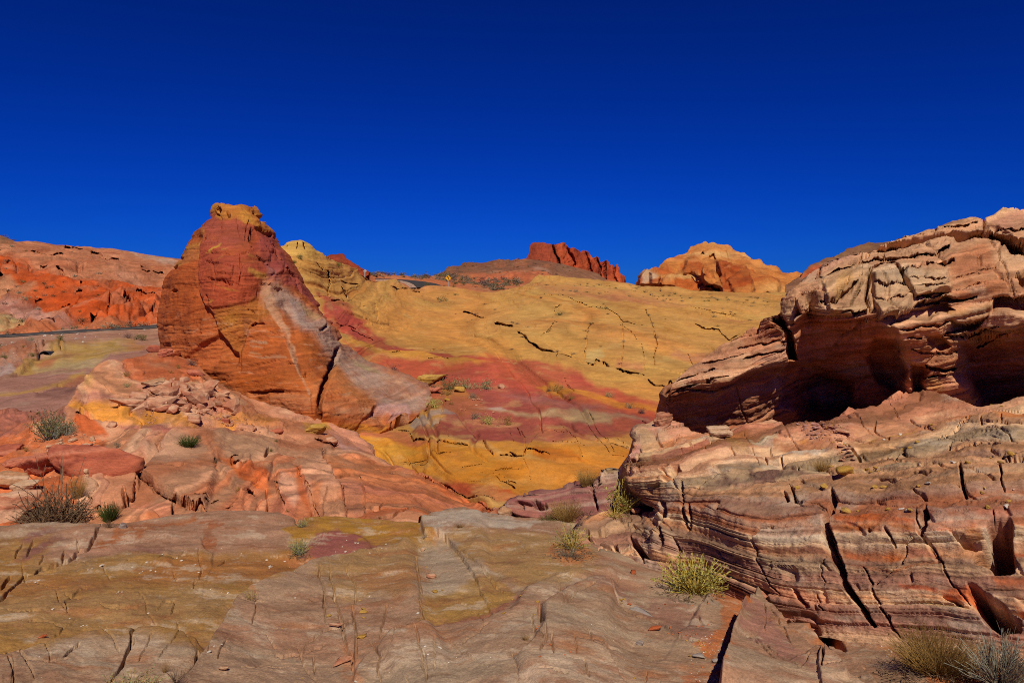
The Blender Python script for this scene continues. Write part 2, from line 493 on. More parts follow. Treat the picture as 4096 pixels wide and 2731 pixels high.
OLIVE, GREY, MAUVE, RUST, SAND = '#8a6a3a', '#86705f', '#7a4a48', '#8f5a34', '#a8643c'
def slab_color(P, U, V):
    x, y = P[..., 0], P[..., 1]
    C = flat(U, '#917763')
    w = ss(-0.35, 0.4, fbm(x * 0.5, y * 1.1, x * 0, 4, 0.55, seed=11)); C = tint(C, w * 0.55, '#946a54')
    w = ss(0.1, 0.6, fbm(x * 1.2, y * 2.2, x * 0, 4, 0.6, seed=12)); C = tint(C, w * 0.5, '#a3937f')
    zones = [
        ([(-400, 2210), (300, 2230), (640, 2200), (900, 2180), (1160, 2165), (1290, 2240), (1180, 2300), (930, 2430), (830, 2610), (600, 2540), (300, 2560), (-400, 2680)], '#906c38', 22, 0.9),
        ([(700, 2210), (1170, 2190), (1250, 2260), (1000, 2330), (760, 2310), (500, 2330)], '#966236', 26, 0.8),
        ([(-300, 2310), (250, 2300), (700, 2300), (800, 2330), (500, 2350), (-300, 2420)], '#8f6036', 24, 0.7),
        ([(-300, 2400), (400, 2380), (900, 2360), (900, 2440), (650, 2500), (300, 2490), (-300, 2500)], '#927450', 26, 0.8),
        ([(-200, 2180), (80, 2150), (250, 2160), (170, 2220), (50, 2240), (-200, 2240)], '#8f6a38', 14, 0.9),
        ([(80, 2160), (140, 2125), (200, 2125), (220, 2140), (130, 2165)], '#78504c', 9, 0.9), ([(70, 2220), (150, 2180), (250, 2148), (270, 2152), (190, 2190), (110, 2222)], '#78504c', 9, 0.9),
        ([(310, 2205), (400, 2185), (560, 2180), (690, 2185), (590, 2215), (450, 2200)], '#744a48', 9, 0.9),
        ([(250, 2140), (480, 2115), (560, 2090), (860, 2050), (1080, 2060), (1165, 2090), (1170, 2180), (700, 2200), (300, 2205)], '#98745f', 12, 0.9),
        ([(480, 2115), (630, 2100), (780, 2062), (780, 2075), (600, 2130), (440, 2180), (360, 2180)], '#92552e', 8, 0.85),
        ([(790, 2100), (880, 2095), (870, 2180), (800, 2180), (830, 2130)], '#8f5230', 6, 0.8),
        ([(1170, 2110), (1250, 2075), (1420, 2070), (1600, 2090), (1720, 2110), (1720, 2170), (1560, 2185), (1430, 2210), (1300, 2240), (1180, 2150)], '#98702e', 12),
        ([(1480, 2110), (1700, 2110), (1690, 2160), (1500, 2180)], '#966c2e', 20, 0.7),
        ([(1232, 2160), (1280, 2134), (1420, 2134), (1435, 2160), (1520, 2195), (1430, 2215), (1300, 2235), (1225, 2245)], '#86504a', 8),
        ([(1225, 2235), (1300, 2232), (1400, 2222), (1300, 2258), (1230, 2280)], '#8b7c74', 6),
        ([(1690, 2110), (1790, 2078), (1930, 2050), (2120, 2070), (2180, 2085), (1890, 2130), (1750, 2150), (1720, 2155)], '#a3968a', 6),
        ([(1250, 2300), (1420, 2225), (1690, 2155), (1650, 2290), (1680, 2380), (1500, 2420), (1320, 2430), (1300, 2340)], '#92724a', 16, 0.85),
        ([(1400, 2330), (1660, 2280), (1690, 2400), (1480, 2400)], '#8a5e3e', 20, 0.6),
        ([(1660, 2170), (1790, 2160), (1960, 2290), (2010, 2300), (1760, 2390), (1700, 2330)], '#998a78', 16, 0.7),
        ([(1790, 2165), (1900, 2130), (2080, 2118), (2330, 2160), (2400, 2230), (2120, 2320), (2000, 2300), (1900, 2260)], '#94744a', 16, 0.85),
        ([(1740, 2380), (1890, 2300), (1990, 2300), (2050, 2350), (2000, 2440), (1800, 2470), (1690, 2490), (1690, 2400)], '#927038', 14, 0.85),
        ([(1700, 2500), (1830, 2450), (2010, 2410), (2060, 2350), (2090, 2360), (2040, 2430), (1900, 2470), (1720, 2510)], '#8c5c4a', 8, 0.9),
        ([(2050, 2250), (2250, 2240), (2430, 2260), (2330, 2300), (2150, 2330)], '#957850', 20, 0.8),
        ([(2840, 2340), (3120, 2430), (3040, 2390), (2990, 2450), (2940, 2540), (2870, 2600), (2800, 2560), (2900, 2480), (2870, 2400)], '#a5623a', 12, 0.95),
        ([(2720, 2660), (2760, 2655), (2860, 2640), (2890, 2600), (2900, 2760), (2740, 2760)], '#a25c34', 12, 0.8),
        ([(3100, 2430), (3300, 2450), (3480, 2530), (3640, 2590), (3900, 2680), (3900, 2800), (3720, 2740), (3600, 2600), (3460, 2540), (3300, 2560), (3170, 2460)], '#a8663c', 12, 0.85),
        ([(3700, 2690), (4200, 2640), (4400, 2900), (3760, 2900)], '#a9683e', 14, 0.9),
        ([(2990, 2460), (3060, 2490), (3210, 2680), (3260, 2750), (3080, 2660), (2960, 2590)], '#8a6158', 8, 0.8),
        ([(2400, 2310), (2520, 2340), (2560, 2400), (2470, 2390), (2380, 2360)], '#84594e', 10, 0.6),
        ([(2580, 2390), (2680, 2370), (2800, 2440), (2880, 2560), (2760, 2540), (2600, 2430)], '#845e52', 12, 0.7),
    ]
    zones += [([(1120, 2215), (1250, 2205), (1240, 2245), (1215, 2290), (1170, 2262)], '#a86c44', 8, 0.8), ([(2180, 2170), (2330, 2150), (2360, 2230), (2260, 2250), (2180, 2210)], '#a86a42', 8, 0.8), ([(980, 2385), (1030, 2385), (1000, 2420)], '#a06840', 6, 0.6), ([(1400, 2560), (1440, 2620), (1440, 2740), (1380, 2740), (1370, 2640)], '#a06a4a', 8, 0.6), ([(1690, 2140), (1760, 2160), (1700, 2175)], '#a0744a', 5, 0.7)]
    C = paint(C, U, V, zones, warp=14, fr=0.012, streak=42, mott=0.22)
    # pale scaly patches and rusty stains, drawn out along the bedding
    k = fbm(x * 3.2 + y * 0.9, y * 5.0, x * 0, 6, 0.68, seed=14)
    C = tint(C, ss(0.2, 0.6, k) * 0.55, '#b3a290')
    C = tint(C, ss(0.2, 0.6, -k) * 0.5, '#7a523c')
    k2 = fbm(x * 2.1 - y * 0.9, y * 3.6, x * 0, 6, 0.66, seed=15)
    C = tint(C, ss(0.35, 0.7, k2) * 0.5, '#8f5a36')
    return C * np.array([1.09, 1.02, 0.90])

slab_ctrl = [(0, 2731, 3.2), (2048, 2731, 3.1), (4096, 2731, 3.15), (0, 3300, 2.2), (2048, 3300, 2.2), (4096, 3300, 2.2), (-600, 2731, 3.3),
             (0, 2400, 4.9), (0, 2115, 8.5), (700, 2065, 9.0), (1300, 2085, 8.6), (1930, 2055, 9.2), (2400, 2150, 7.8), (2870, 2330, 6.2),
             (3400, 2500, 5.0), (4096, 2620, 4.2), (1500, 2400, 5.2), (4700, 2720, 3.6), (5700, 2860, 3.05), (5700, 3300, 2.2), (-1500, 2731, 3.3), (-1500, 2150, 8.0), (2600, 2250, 6.9)]
sheet('slickrock', [(-1500, 3250), (5700, 3250)],
      [(-1500, 2150), (-700, 2125), (0, 2115), (280, 2110), (480, 2110), (560, 2095), (700, 2065), (860, 2055), (1080, 2062), (1165, 2090), (1185, 2115), (1240, 2090), (1310, 2080), (1500, 2095), (1690, 2112),
       (1740, 2088), (1830, 2070), (1930, 2055), (2010, 2060), (2100, 2070), (2300, 2060), (2700, 2150), (3100, 2280), (3600, 2400), (4096, 2480), (4800, 2560), (5700, 2640)],
      slab_ctrl, rock_mat('slickrock_stone', 0.45, 0.6, 1.0, (0, 0, 0.5), 0.22, 0.3), slab_shape, slab_color, px=3.3,
      back=[(0.1, 0.01), (0.3, 0.06), (0.6, 0.2), (0.9, 0.5), (1.0, 1.2), (1.05, 3)])
tag(bpy.data.objects['slickrock'], kind='structure')

# ------------------------------------------------------------------ pink banded bank on the left
def bank_s(P):
    x, y, z = P[..., 0], P[..., 1], P[..., 2]
    return z + 0.30 * (x + 6) + 0.02 * y + 0.35 * fbm(x * 0.3, y * 0.3, z * 0.3, 3, seed=21)
def bank_shape(P, U, V):
    x, y, z = P[..., 0], P[..., 1], P[..., 2]
    s = bank_s(P)
    dirt = np.clip(poly_sd(U, V, [(-400, 1690), (120, 1650), (280, 1760), (330, 1900), (360, 2110), (280, 2300), (-400, 2300)]) / 60 + 0.3, 0, 1)
    d = -0.13 * layers(s, 0.34, P, 3, 0.8) * (1 - dirt) - 0.07 * layers(s, 0.09, P, 4, 0.7) * (1 - dirt)
    d = d + 0.12 * fbm(x * 0.5, y * 0.4, z * 0.6, 4, seed=22) + 0.035 * fbm(x * 2.5, y * 2.5, z * 3, 4, 0.6, seed=23)
    d = d + 0.05 * fbm(x * 6, y * 4, z * 6, 3, 0.6, seed=25) * dirt
    d = d - (0.10 * notch(s, 0.34, P, 3, 0.05, 0.3) + 0.04 * notch(s, 0.09, P, 4, 0.12, 0.6)) * (1 - dirt)
    # rubble ground below the fin
    rub = np.clip(poly_sd(U, V, [(560, 1500), (820, 1480), (1000, 1610), (1200, 1690), (1150, 1760), (900, 1720), (700, 1670), (560, 1640)]) / 40, 0, 1)
    d = d + rub * 0.14 * np.abs(fbm(x * 3.2, y * 2.4, z * 3.2, 4, 0.6, seed=26))
    steps = [
        (K2(480, 1100, 760, 1000, 930, 900, 1000, 780), 0.050, 5, 120),
        (K2(1030, 1220, 1045, 1110, 1120, 1070, 1150, 980, 1120, 900, 1080, 820), -0.150, 4, 150),
        (K2(1730, 1265, 1560, 1215, 1440, 1130, 1320, 1050, 1240, 980, 1150, 905), 0.170, 4, 240),
        (K2(2050, 1150, 1950, 1060, 1830, 900, 1790, 820, 1700, 640), 0.110, 7, 220),
        (K2(1940, 890, 1930, 830, 2000, 800, 2120, 800), 0.050, 4, 120),
        (K2(2230, 1010, 2080, 960, 1960, 880), 0.080, 4, 100),
        (K2(1680, 1170, 1900, 1150, 2060, 1150), 0.030, 4, 90),
        (K8(850, 1215, 780, 1040, 700, 870, 640, 720, 600, 610), -0.080, 5, 170),
        (K8(610, 1225, 520, 1080, 440, 940, 390, 800, 330, 760), 0.060, 5, 130),
        (K8(610, 1200, 620, 1060, 640, 1000, 720, 985), -0.040, 4, 90),
        (K8(290, 1200, 240, 1050, 210, 900, 180, 760, 210, 640), 0.060, 6, 130),
        (K8(980, 1180, 940, 980, 910, 850), 0.030, 4, 120),
        (K2(1000, 560, 1150, 590, 1400, 590, 1700, 590, 1960, 540), 0.060, 6, 140),
        (K2(560, 370, 640, 300, 800, 340, 1000, 340), -0.050, 5, 120),
    ]
    d = d + stepset(U, V, steps, jit=9)
    cr = [(K2(2260, 720, 2210, 800), 5, 0.2), (K8(180, 620, 120, 700), 5, 0.2), (K8(150, 970, 130, 1160), 4, 0.12), (K2(2240, 1060, 2230, 1260), 3.5, 0.15),
          (K2(1000, 340, 990, 400), 5, 0.2), (K2(680, 400, 690, 440, 900, 480), 6, 0.2), (K2(1440, 1150, 1445, 1270), 6, 0.25),
          (K2(1350, 860, 1480, 900, 1560, 880), 4, 0.1), (K8(960, 1090, 1080, 1100, 1130, 1075), 3.5, 0.1), (K8(1030, 1170, 1200, 1140, 1360, 1120), 3.5, 0.1),
          (K8(690, 850, 850, 840, 1000, 920, 1180, 1000), 4, 0.06), (K8(750, 990, 820, 950, 900, 940), 4, 0.06), (K2(1030, 1060, 1050, 1180, 1030, 1220), 8, 0.35)]
    return d + crackset(U, V, P, cr)
def bank_ray(U, V, P):
    cr = [(K2(1150, 905, 1240, 985, 1320, 1060, 1440, 1140, 1560, 1220, 1740, 1268), 4, 0.28), (K2(1100, 830, 1150, 940, 1140, 1020, 1110, 1085, 1050, 1115, 1040, 1215), 4, 0.22), (K2(1935, 890, 1930, 835, 1990, 805), 6, 0.5), (K2(2060, 1080, 2100, 1085, 2130, 1110), 5, 0.3), (K2(1790, 820, 1810, 900), 4, 0.3),
          (K8(210, 880, 235, 1000, 280, 1065, 300, 1120), 4, 0.4), (K8(610, 1225, 520, 1080, 440, 940, 390, 800), 3, 0.2), (K8(850, 1215, 780, 1040, 700, 870, 640, 720, 600, 610), 3, 0.2), (K8(980, 1180, 940, 980, 910, 850), 3, 0.2), (K8(1140, 720, 1300, 810, 1540, 915, 1700, 985, 1850, 1060, 2040, 1130), 4, 0.4), (K8(550, 535, 620, 560, 700, 590, 730, 570), 5, 0.4), (K2(640, 440, 690, 440), 5, 0.4), (K2(1100, 400, 1200, 405, 1250, 340), 5, 0.5), (K2(1620, 1165, 1750, 1150), 3, 0.2), (K2(1880, 1240, 1950, 1215), 3, 0.15), (K2(1700, 1230, 1740, 1190, 1830, 1170), 3, 0.15), (K2(2050, 900, 2010, 870, 1940, 880), 4, 0.3), (K2(740, 1130, 770, 1170), 4, 0.3), (K2(850, 1190, 800, 1210), 4, 0.3)]
    return -crackset(U, V, P, cr, jit=5, fr=0.03)
def bank_color(P, U, V):
    x, y, z = P[..., 0], P[..., 1], P[..., 2]
    s = bank_s(P)
    pal = [sr(c) for c in ('#b07250', '#a26446', '#b48c70', '#a05c3c', '#bc9c82', '#a45a34', '#a87c60', '#946050')]
    C = bands(s, 0.42, pal, 5, 0.3)
    C = C * 0.5 + bands(s, 0.11, pal, 6, 0.5) * 0.5
    zones = [
        (K2(560, 370, 640, 320, 1000, 340, 1180, 470, 1330, 360, 1640, 540, 1960, 500, 1960, 545, 1500, 565, 1020, 500, 800, 460, 600, 410), '#b8803a', 9),
        (K2(1700, 470, 1900, 420, 2300, 480, 2300, 520, 1960, 530), '#b57c3c', 10, 0.8),
        (K2(1000, 500, 1300, 555, 1700, 560, 2000, 540, 1960, 580, 1400, 600, 1080, 580), '#8f5a50', 7, 0.9),
        (K2(640, 280, 800, 250, 1000, 330, 1120, 340, 1000, 350, 640, 340), '#9c6c5e', 9, 0.9),
        (K2(680, 240, 720, 140, 860, 20, 1000, 60, 1150, 200, 1050, 270, 820, 250), '#b08060', 10, 0.8),
        (K2(690, 200, 760, 120, 800, 150, 780, 220), '#b89a58', 10, 0.7),
        (K2(1000, -100, 1500, -100, 1700, 100, 1500, 230, 1240, 200, 1050, 120), '#a85a36', 14, 0.9),
        (K2(1130, 230, 1650, 200, 1900, 400, 1700, 480, 1300, 380), '#a8705c', 10, 0.8),
        (K2(640, 450, 740, 440, 900, 570, 850, 600, 660, 580, 620, 500), '#b85a2c', 8, 0.9),
        (K2(-300, 420, 220, 420, 280, 600, 700, 560, 880, 640, 800, 760, 860, 900, 720, 980, 560, 1380, -300, 1600), '#b0623a', 14, 0.95),
        (K2(-300, 380, 260, 260, 560, 260, 560, 470, 240, 480, 160, 600, -300, 640), '#7d5248', 12, 0.9),
        (K2(0, 1180, 250, 1080, 420, 1380, -100, 1420), '#b86236', 14, 0.8),
        (K2(560, 1240, 800, 1180, 1400, 1220, 1700, 1290, 700, 1420), '#b8805e', 12, 0.8),
        (K2(1080, 1090, 1420, 1140, 1430, 1280, 1060, 1220), '#bd8066', 10, 0.8), (K2(1240, 1270, 1500, 1260, 1400, 1310, 1250, 1310), '#c0683a', 8, 0.8),
        (K2(1460, 1190, 1640, 1270, 1440, 1290), '#c08868', 8, 0.8),
        (K2(1160, 680, 1500, 640, 1760, 760, 1790, 820, 1500, 860, 1250, 820), '#a88a74', 16, 0.7),
        (K2(1740, 620, 2300, 560, 2300, 800, 1900, 830, 1780, 740), '#aa8a70', 16, 0.7),
        (K2(1810, 830, 1930, 830, 2000, 960, 2220, 1010, 2280, 1100, 2000, 1000), '#b4602e', 9, 0.85),
        (K8(-100, 770, 100, 820, 130, 900, -100, 880), '#b0572a', 8, 0.85),
        (K8(390, 800, 600, 640, 720, 900, 840, 1210, 620, 1220, 560, 1160, 450, 940), '#b58e74', 12, 0.75),
        (K8(610, 1060, 660, 990, 750, 1010, 850, 1215, 600, 1225), '#bd8c6c', 10, 0.8),
        (K8(500, 960, 620, 980, 610, 1200, 540, 1100), '#ad6234', 12, 0.6),
        (K8(320, 780, 390, 830, 480, 1050, 560, 1220, 420, 1040), '#a55a34', 8, 0.8),
        (K8(220, 870, 330, 870, 410, 1050, 380, 1100, 260, 1000), '#b08c78', 8, 0.7),
        (K8(700, 860, 900, 840, 930, 980, 960, 1130, 840, 1100), '#8f6450', 12, 0.75),
        (K8(610, 640, 1000, 700, 1500, 910, 2000, 1130, 1800, 1130, 1100, 960, 720, 860), '#a5663e', 14, 0.7),
        (K8(1100, 700, 1500, 900, 2000, 1100, 2060, 1150, 1900, 1160, 1500, 950), '#b4653a', 10, 0.6),
        (K8(560, 420, 900, 520, 1100, 690, 1300, 810, 1150, 740, 960, 650, 720, 580), '#b27e6a', 8, 0.8),
        (K8(700, 530, 960, 620, 820, 620), '#b89490', 8, 0.7),
        (K8(450, 430, 600, 420, 660, 480, 470, 490), '#b88a3c', 6, 0.9),
        (K8(1500, 890, 2060, 1120, 2080, 1170, 1700, 1050), '#b05a34', 8, 0.6),
    ]
    C = paint(C, U, V, zones, warp=16, fr=0.01, seed=2)
    thin = bands(s + 0.06 * fbm(x, y, z, 2, seed=29), 0.055, [[0.74], [1.0], [1.16], [0.88], [1.26], [1.05]], 8, 0.5) * bands(s, 0.2, [[0.86], [1.06], [1.14], [0.95]], 19, 0.5)
    return C * thin * np.array([1.05, 0.93, 0.82])
bank_ctrl = [(-300, 2250, 9.6), (600, 2200, 9.8), (1300, 2200, 9.8), (2050, 2200, 10.3), (0, 2110, 10.5), (600, 2060, 10.9), (1300, 2080, 11), (1700, 2100, 11.5), (2000, 2050, 13),
             (0, 1900, 14), (300, 1900, 13.4), (600, 1900, 12.9), (600, 1750, 16), (450, 1750, 16.2), (600, 1640, 18.5), (300, 1700, 17), (272, 1620, 18.5), (0, 1660, 20.5), (-300, 1660, 21.5),
             (402, 1466, 22.5), (600, 1430, 24.3), (850, 1500, 24), (850, 1650, 19.5), (1000, 1800, 15.8), (1280, 1703, 21.6), (1130, 1680, 21), (1280, 1850, 16.2), (1550, 1850, 19), (1600, 2000, 13.4), (1900, 2020, 15.8)]
sheet('rock_bank', [(-1300, 2260), (2080, 2200)],
      [(-1300, 1690), (-500, 1670), (0, 1650), (120, 1640), (230, 1640), (272, 1615), (306, 1575), (335, 1530), (363, 1490), (402, 1466), (480, 1448), (560, 1425), (640, 1400), (760, 1440), (860, 1510), (960, 1570), (1130, 1650), (1283, 1690),
       (1383, 1732), (1478, 1794), (1540, 1843), (1612, 1883), (1720, 1925), (1823, 1973), (1909, 2014), (1985, 2036), (2080, 2075)],
      bank_ctrl, rock_mat('banded_bank_stone', 1.0, 0.6, 7.0, (0, 0.3, 0), 0.22), bank_shape, bank_color, px=3.4, ray=bank_ray,
      back=[(0.15, 0.02), (0.4, 0.1), (0.8, 0.4), (1.1, 1.0), (1.2, 3)])
tag(bpy.data.objects['rock_bank'], 'pink and orange banded sandstone bank rising behind the foreground slab on the left', 'rock bank')

# ------------------------------------------------------------------ purple and yellow slope, with the road's shoulder
def slope_shape(P, U, V):
    x, y, z = P[..., 0], P[..., 1], P[..., 2]
    d = 0.35 * ss(1350, 1410, V + 0.065 * U) * fbm(x * 0.15, y * 0.1, z * 0.2, 4, seed=31) + 0.06 * fbm(x * 0.9, y * 0.6, z, 4, 0.6, seed=32)
    steps = [(K1(620, 1400, 830, 1340, 1050, 1290, 1180, 1290), 0.0, 8, 80), (K1(-100, 1580, 130, 1510, 260, 1430, 330, 1380, 540, 1320, 700, 1290, 900, 1262), -0.2, 4, 60),
             (K1(0, 1480, 150, 1500, 200, 1420, 300, 1330, 310, 1290, 450, 1300, 560, 1300), 0.15, 4, 50)]
    d = d + stepset(U, V, steps, jit=5)
    q = poly_sd(U, V, [(-300, 1370), (250, 1380), (420, 1345), (300, 1380), (120, 1440), (60, 1480), (-300, 1480)])
    d = d + ss(-5, 20, q) * 0.4 * fbm(x * 0.8, y * 0.5, z * 1.2, 4, 0.6, seed=33)
    return d + crackset(U, V, P, [(K1(380, 1290, 370, 1350), 5, 0.5), (K1(310, 1300, 320, 1390), 6, 0.6), (K1(500, 1320, 520, 1340), 5, 0.5), (K2(480, 210, 600, 250, 720, 230), 8, 0.3), (K2(290, 280, 400, 290), 6, 0.3)])
def slope_color(P, U, V):
    x, y, z = P[..., 0], P[..., 1], P[..., 2]
    C = flat(U, '#8f6658')
    zones = [
        ([(-500, 1300), (700, 1260), (700, 1390), (300, 1410), (100, 1420), (-500, 1460)], '#9a7058', 8),
        ([(-500, 1385), (120, 1390), (260, 1380), (360, 1370), (330, 1390), (150, 1450), (-500, 1480)], '#94583a', 8),
        ([(-500, 1440), (40, 1430), (80, 1460), (20, 1490), (-500, 1490)], '#a09088', 6, 0.7),
        (K1(60, 1520, 200, 1420, 420, 1340, 640, 1300, 950, 1262, 1100, 1270, 1250, 1290, 1050, 1370, 880, 1390, 640, 1440, 420, 1480, 150, 1520, 0, 1560), '#9c7a40', 8),
        (K1(290, 1420, 360, 1385, 470, 1400, 400, 1440, 310, 1440), '#9c5e3c', 6, 0.9), (K1(270, 1470, 420, 1450, 440, 1485, 330, 1500), '#9c5a3a', 5, 0.9),
        (K1(1000, 1280, 1250, 1270, 1300, 1330, 1100, 1350), '#a0603e', 10, 0.7),
        (K2(-100, 320, 250, 250, 560, 160, 700, 60, 720, 150, 480, 220, 260, 290, -100, 340), '#a07840', 9),
        (K2(500, 210, 720, 140, 710, 230, 640, 270, 480, 240), '#9a5a30', 9, 0.8),
        (K2(-100, 50, 260, 40, 500, 80, 700, 60, 500, 160, 200, 260, -100, 280), '#8f6454', 10),
        (K2(250, -30, 600, -60, 900, -70, 800, 40, 500, 60, 300, 40), '#a08a60', 9, 0.8),
        (K2(300, 290, 640, 240, 660, 300, 560, 380, 300, 360), '#6a463c', 10, 0.9),
        (K1(1150, 1350, 1350, 1330, 1350, 1480, 900, 1560, 860, 1480), '#a06e58', 12, 0.7),
    ]
    C = paint(C, U, V, zones, warp=9, fr=0.012, seed=3)
    k = fbm(x * 0.5, y * 0.5, z * 2, 5, 0.6, seed=34)
    C = tint(C, ss(0.1, 0.7, k) * 0.35, '#a8907c'); C = tint(C, ss(0.1, 0.7, -k) * 0.35, '#7c4c3c')
    return C
slope_ctrl = [(-300, 1660, 24.5), (0, 1660, 24), (300, 1640, 24), (300, 1500, 32), (0, 1500, 33), (600, 1420, 38), (0, 1400, 48), (600, 1330, 58), (0, 1350, 58), (-300, 1360, 57), (0, 1330, 66), (620, 1296, 66), (700, 1640, 26), (300, 1760, 20)]
sheet('slope', [(-1300, 1780), (760, 1740)], [(-1300, 1390), (-500, 1352), (0, 1332), (290, 1315), (620, 1292), (760, 1284)], slope_ctrl,
      rock_mat('weathered_slope_stone', 2.5, 0.5, 4.0, (0, 0.15, 0), 0.25), slope_shape, slope_color, px=4.0)
tag(bpy.data.objects['slope'], kind='structure')

# ------------------------------------------------------------------ orange hill beyond the road on the left
def lhill_ray(U, V, P):
    # wind holes and undercuts
    cr = [(K1(755, 540, 830, 560, 870, 590), 10, 2.2), (K1(890, 605, 950, 600, 1000, 590), 9, 2.0), (K1(540, 490, 590, 495), 7, 1.6), (K1(610, 500, 690, 505), 5, 1.2), (K1(1175, 660, 1235, 670), 7, 1.6), (K1(1290, 715, 1370, 725), 8, 1.6), (K1(1180, 705, 1260, 725), 6, 1.3),
          (K1(420, 605, 520, 600), 9, 1.4), (K1(560, 640, 650, 660), 8, 1.4), (K1(250, 545, 340, 590, 450, 610), 6, 1.2), (K1(1360, 750, 1375, 735), 9, 1.5), (K1(1045, 935, 1100, 970), 9, 1.6), (K1(1020, 1010, 1090, 1030), 9, 1.6), (K1(770, 1140, 820, 1145), 9, 1.6),
          (K1(0, 525, 80, 530), 7, 1.2), (K1(310, 970, 370, 985), 6, 1.0), (K1(520, 1020, 590, 995), 4, 0.8), (K1(150, 1190, 170, 1170), 8, 1.5), (K1(340, 1160, 420, 1150, 480, 1165), 7, 1.4), (K1(480, 715, 540, 740), 5, 1.0), (K1(350, 660, 400, 680), 5, 1.0), (K1(690, 825, 730, 832), 5, .9), (K1(830, 850, 870, 855), 5, .9), (K1(540, 820, 580, 828), 5, .9), (K1(650, 895, 690, 900), 5, .9),
          (K1(1140, 890, 1200, 900, 1300, 930), 5, 1.0), (K1(900, 1100, 920, 1000), 5, 1.0), (K1(1240, 1100, 1290, 990), 6, 1.2), (K1(0, 760, 30, 780), 10, 1.8), (K1(60, 690, 90, 670), 4, .8)]
    return -2.2 * crackset(U, V, P, [(q, w * 0.8, e) for q, w, e in cr], jit=6, fr=0.04)
def lhill_shape(P, U, V):
    x, y, z = P[..., 0], P[..., 1], P[..., 2]
    s = z + 0.22 * x + 1.0 * fbm(x * 0.06, y * 0.06, z * 0.1, 3, seed=41)
    d = -0.8 * layers(s, 1.9, P, 9, 0.75, 0.08) - 0.3 * layers(s, 0.6, P, 10, 0.7, 0.2) + 0.9 * fbm(x * 0.15, y * 0.12, z * 0.25, 4, seed=42) + 0.28 * fbm(x * 0.6, y * 0.4, z * 0.9, 5, 0.65, seed=43)
    d = d - 0.5 * notch(s, 1.9, P, 9, 0.05, 0.08) - 0.25 * notch(s, 0.6, P, 10, 0.1, 0.15)
    kn = np.clip(poly_sd(U, V, K1(760, 1140, 800, 1000, 900, 930, 1100, 880, 1330, 900, 1400, 1160, 900, 1180)) / 25, 0, 1)
    d = d + kn * 1.3 * (np.abs(fbm(x * 0.42, y * 0.3, z * 0.5, 4, 0.6, seed=44)) - 0.25)
    kn = np.clip(poly_sd(U, V, K1(-100, 1200, -100, 1000, 60, 1080, 220, 1150, 420, 1160, 560, 1180, 500, 1240)) / 25, 0, 1)
    d = d + kn * 0.7 * (np.abs(fbm(x * 0.6, y * 0.4, z * 0.7, 4, 0.6, seed=45)) - 0.2)
    top = np.interp(U, [-1300, -500, 0, 62, 143, 335, 526, 693, 830], [900, 930, 939, 960, 960, 982, 1008, 1030, 1055])
    return d * (0.22 + 0.78 * ss(0, 90, V - top))
def lhill_color(P, U, V):
    x, y, z = P[..., 0], P[..., 1], P[..., 2]
    s = z + 0.22 * x + 1.2 * fbm(x * 0.06, y * 0.06, z * 0.1, 3, seed=41)
    C = bands(s, 1.6, [sr(c) for c in ('#aa6440', '#b0704e', '#a86440', '#b67c5a', '#b06a44')], 11, 0.3)
    zones = [
        (K1(-100, 560, 100, 600, 300, 680, 600, 780, 900, 800, 1200, 850, 1400, 830, 1420, 1200, 650, 1160, 420, 1080, 250, 1000, 180, 880, -100, 720), '#b04c20', 16),
        (K1(200, 800, 420, 780, 600, 850, 760, 860, 900, 900, 800, 960, 620, 880, 300, 860), '#b84a18', 14, 0.9),
        (K1(400, 930, 700, 900, 1000, 930, 820, 1100, 640, 1130, 520, 1060), '#b2481a', 14, 0.9),
        (K1(1350, 560, 1480, 600, 1440, 640, 1300, 600, 1060, 545), '#b8a08c', 8, 0.8), (K1(900, 700, 1000, 710, 1250, 790, 1200, 830, 1000, 770), '#b07a5e', 12, 0.8),
        (K1(-200, 720, 30, 740, 180, 830, 320, 900, 200, 930, -200, 900), '#a87856', 10, 0.85),
        (K1(-200, 900, 200, 960, 420, 1060, 640, 1140, 560, 1200, 300, 1170, -200, 1000), '#a57868', 10, 0.9), (K1(-200, 1010, 60, 1040, 210, 1150, 200, 1200, -200, 1220), '#9c8a5c', 10, 0.9),
        (K1(-200, 360, 60, 400, 160, 460, 60, 470, -200, 460), '#6e5038', 8, 0.9),
    ]
    C = paint(C, U, V, zones, warp=12, fr=0.012, seed=5)
    k = fbm(x * 0.3, y * 0.3, z * 0.8, 5, 0.6, seed=46)
    C = tint(C, ss(0.15, 0.7, k) * 0.3, '#bf8a68'); C = tint(C, ss(0.1, 0.6, -k) * 0.45, '#8a4224')
    k = fbm(x * 0.9, y * 0.9, z * 3.0, 5, 0.65, seed=47)
    return C * (0.9 + 0.28 * k)[..., None]
lhill_ctrl = [(0, 1345, 66), (620, 1300, 66), (-400, 1370, 66), (800, 1280, 66), (0, 1150, 82), (0, 940, 108), (400, 1100, 88), (700, 1032, 128), (400, 995, 125), (800, 1200, 85), (-400, 1150, 82), (-400, 930, 105)]
sheet('hill', [(-1300, 1440), (-500, 1410), (0, 1385), (300, 1365), (620, 1345), (830, 1335)],
      [(-1300, 900), (-500, 930), (0, 939), (62, 960), (143, 960), (230, 975), (335, 982), (430, 996), (526, 1008), (622, 1023), (693, 1030), (830, 1055)],
      lhill_ctrl, rock_mat('orange_hill_stone', 6.0, 0.6, 4.0, (0, 0.2, 0), 0.22), lhill_shape, lhill_color, px=3.2, ray=lhill_ray,
      back=[(2, 0.1), (6, 1), (14, 5), (20, 20)])
tag(bpy.data.objects['hill'], kind='structure')

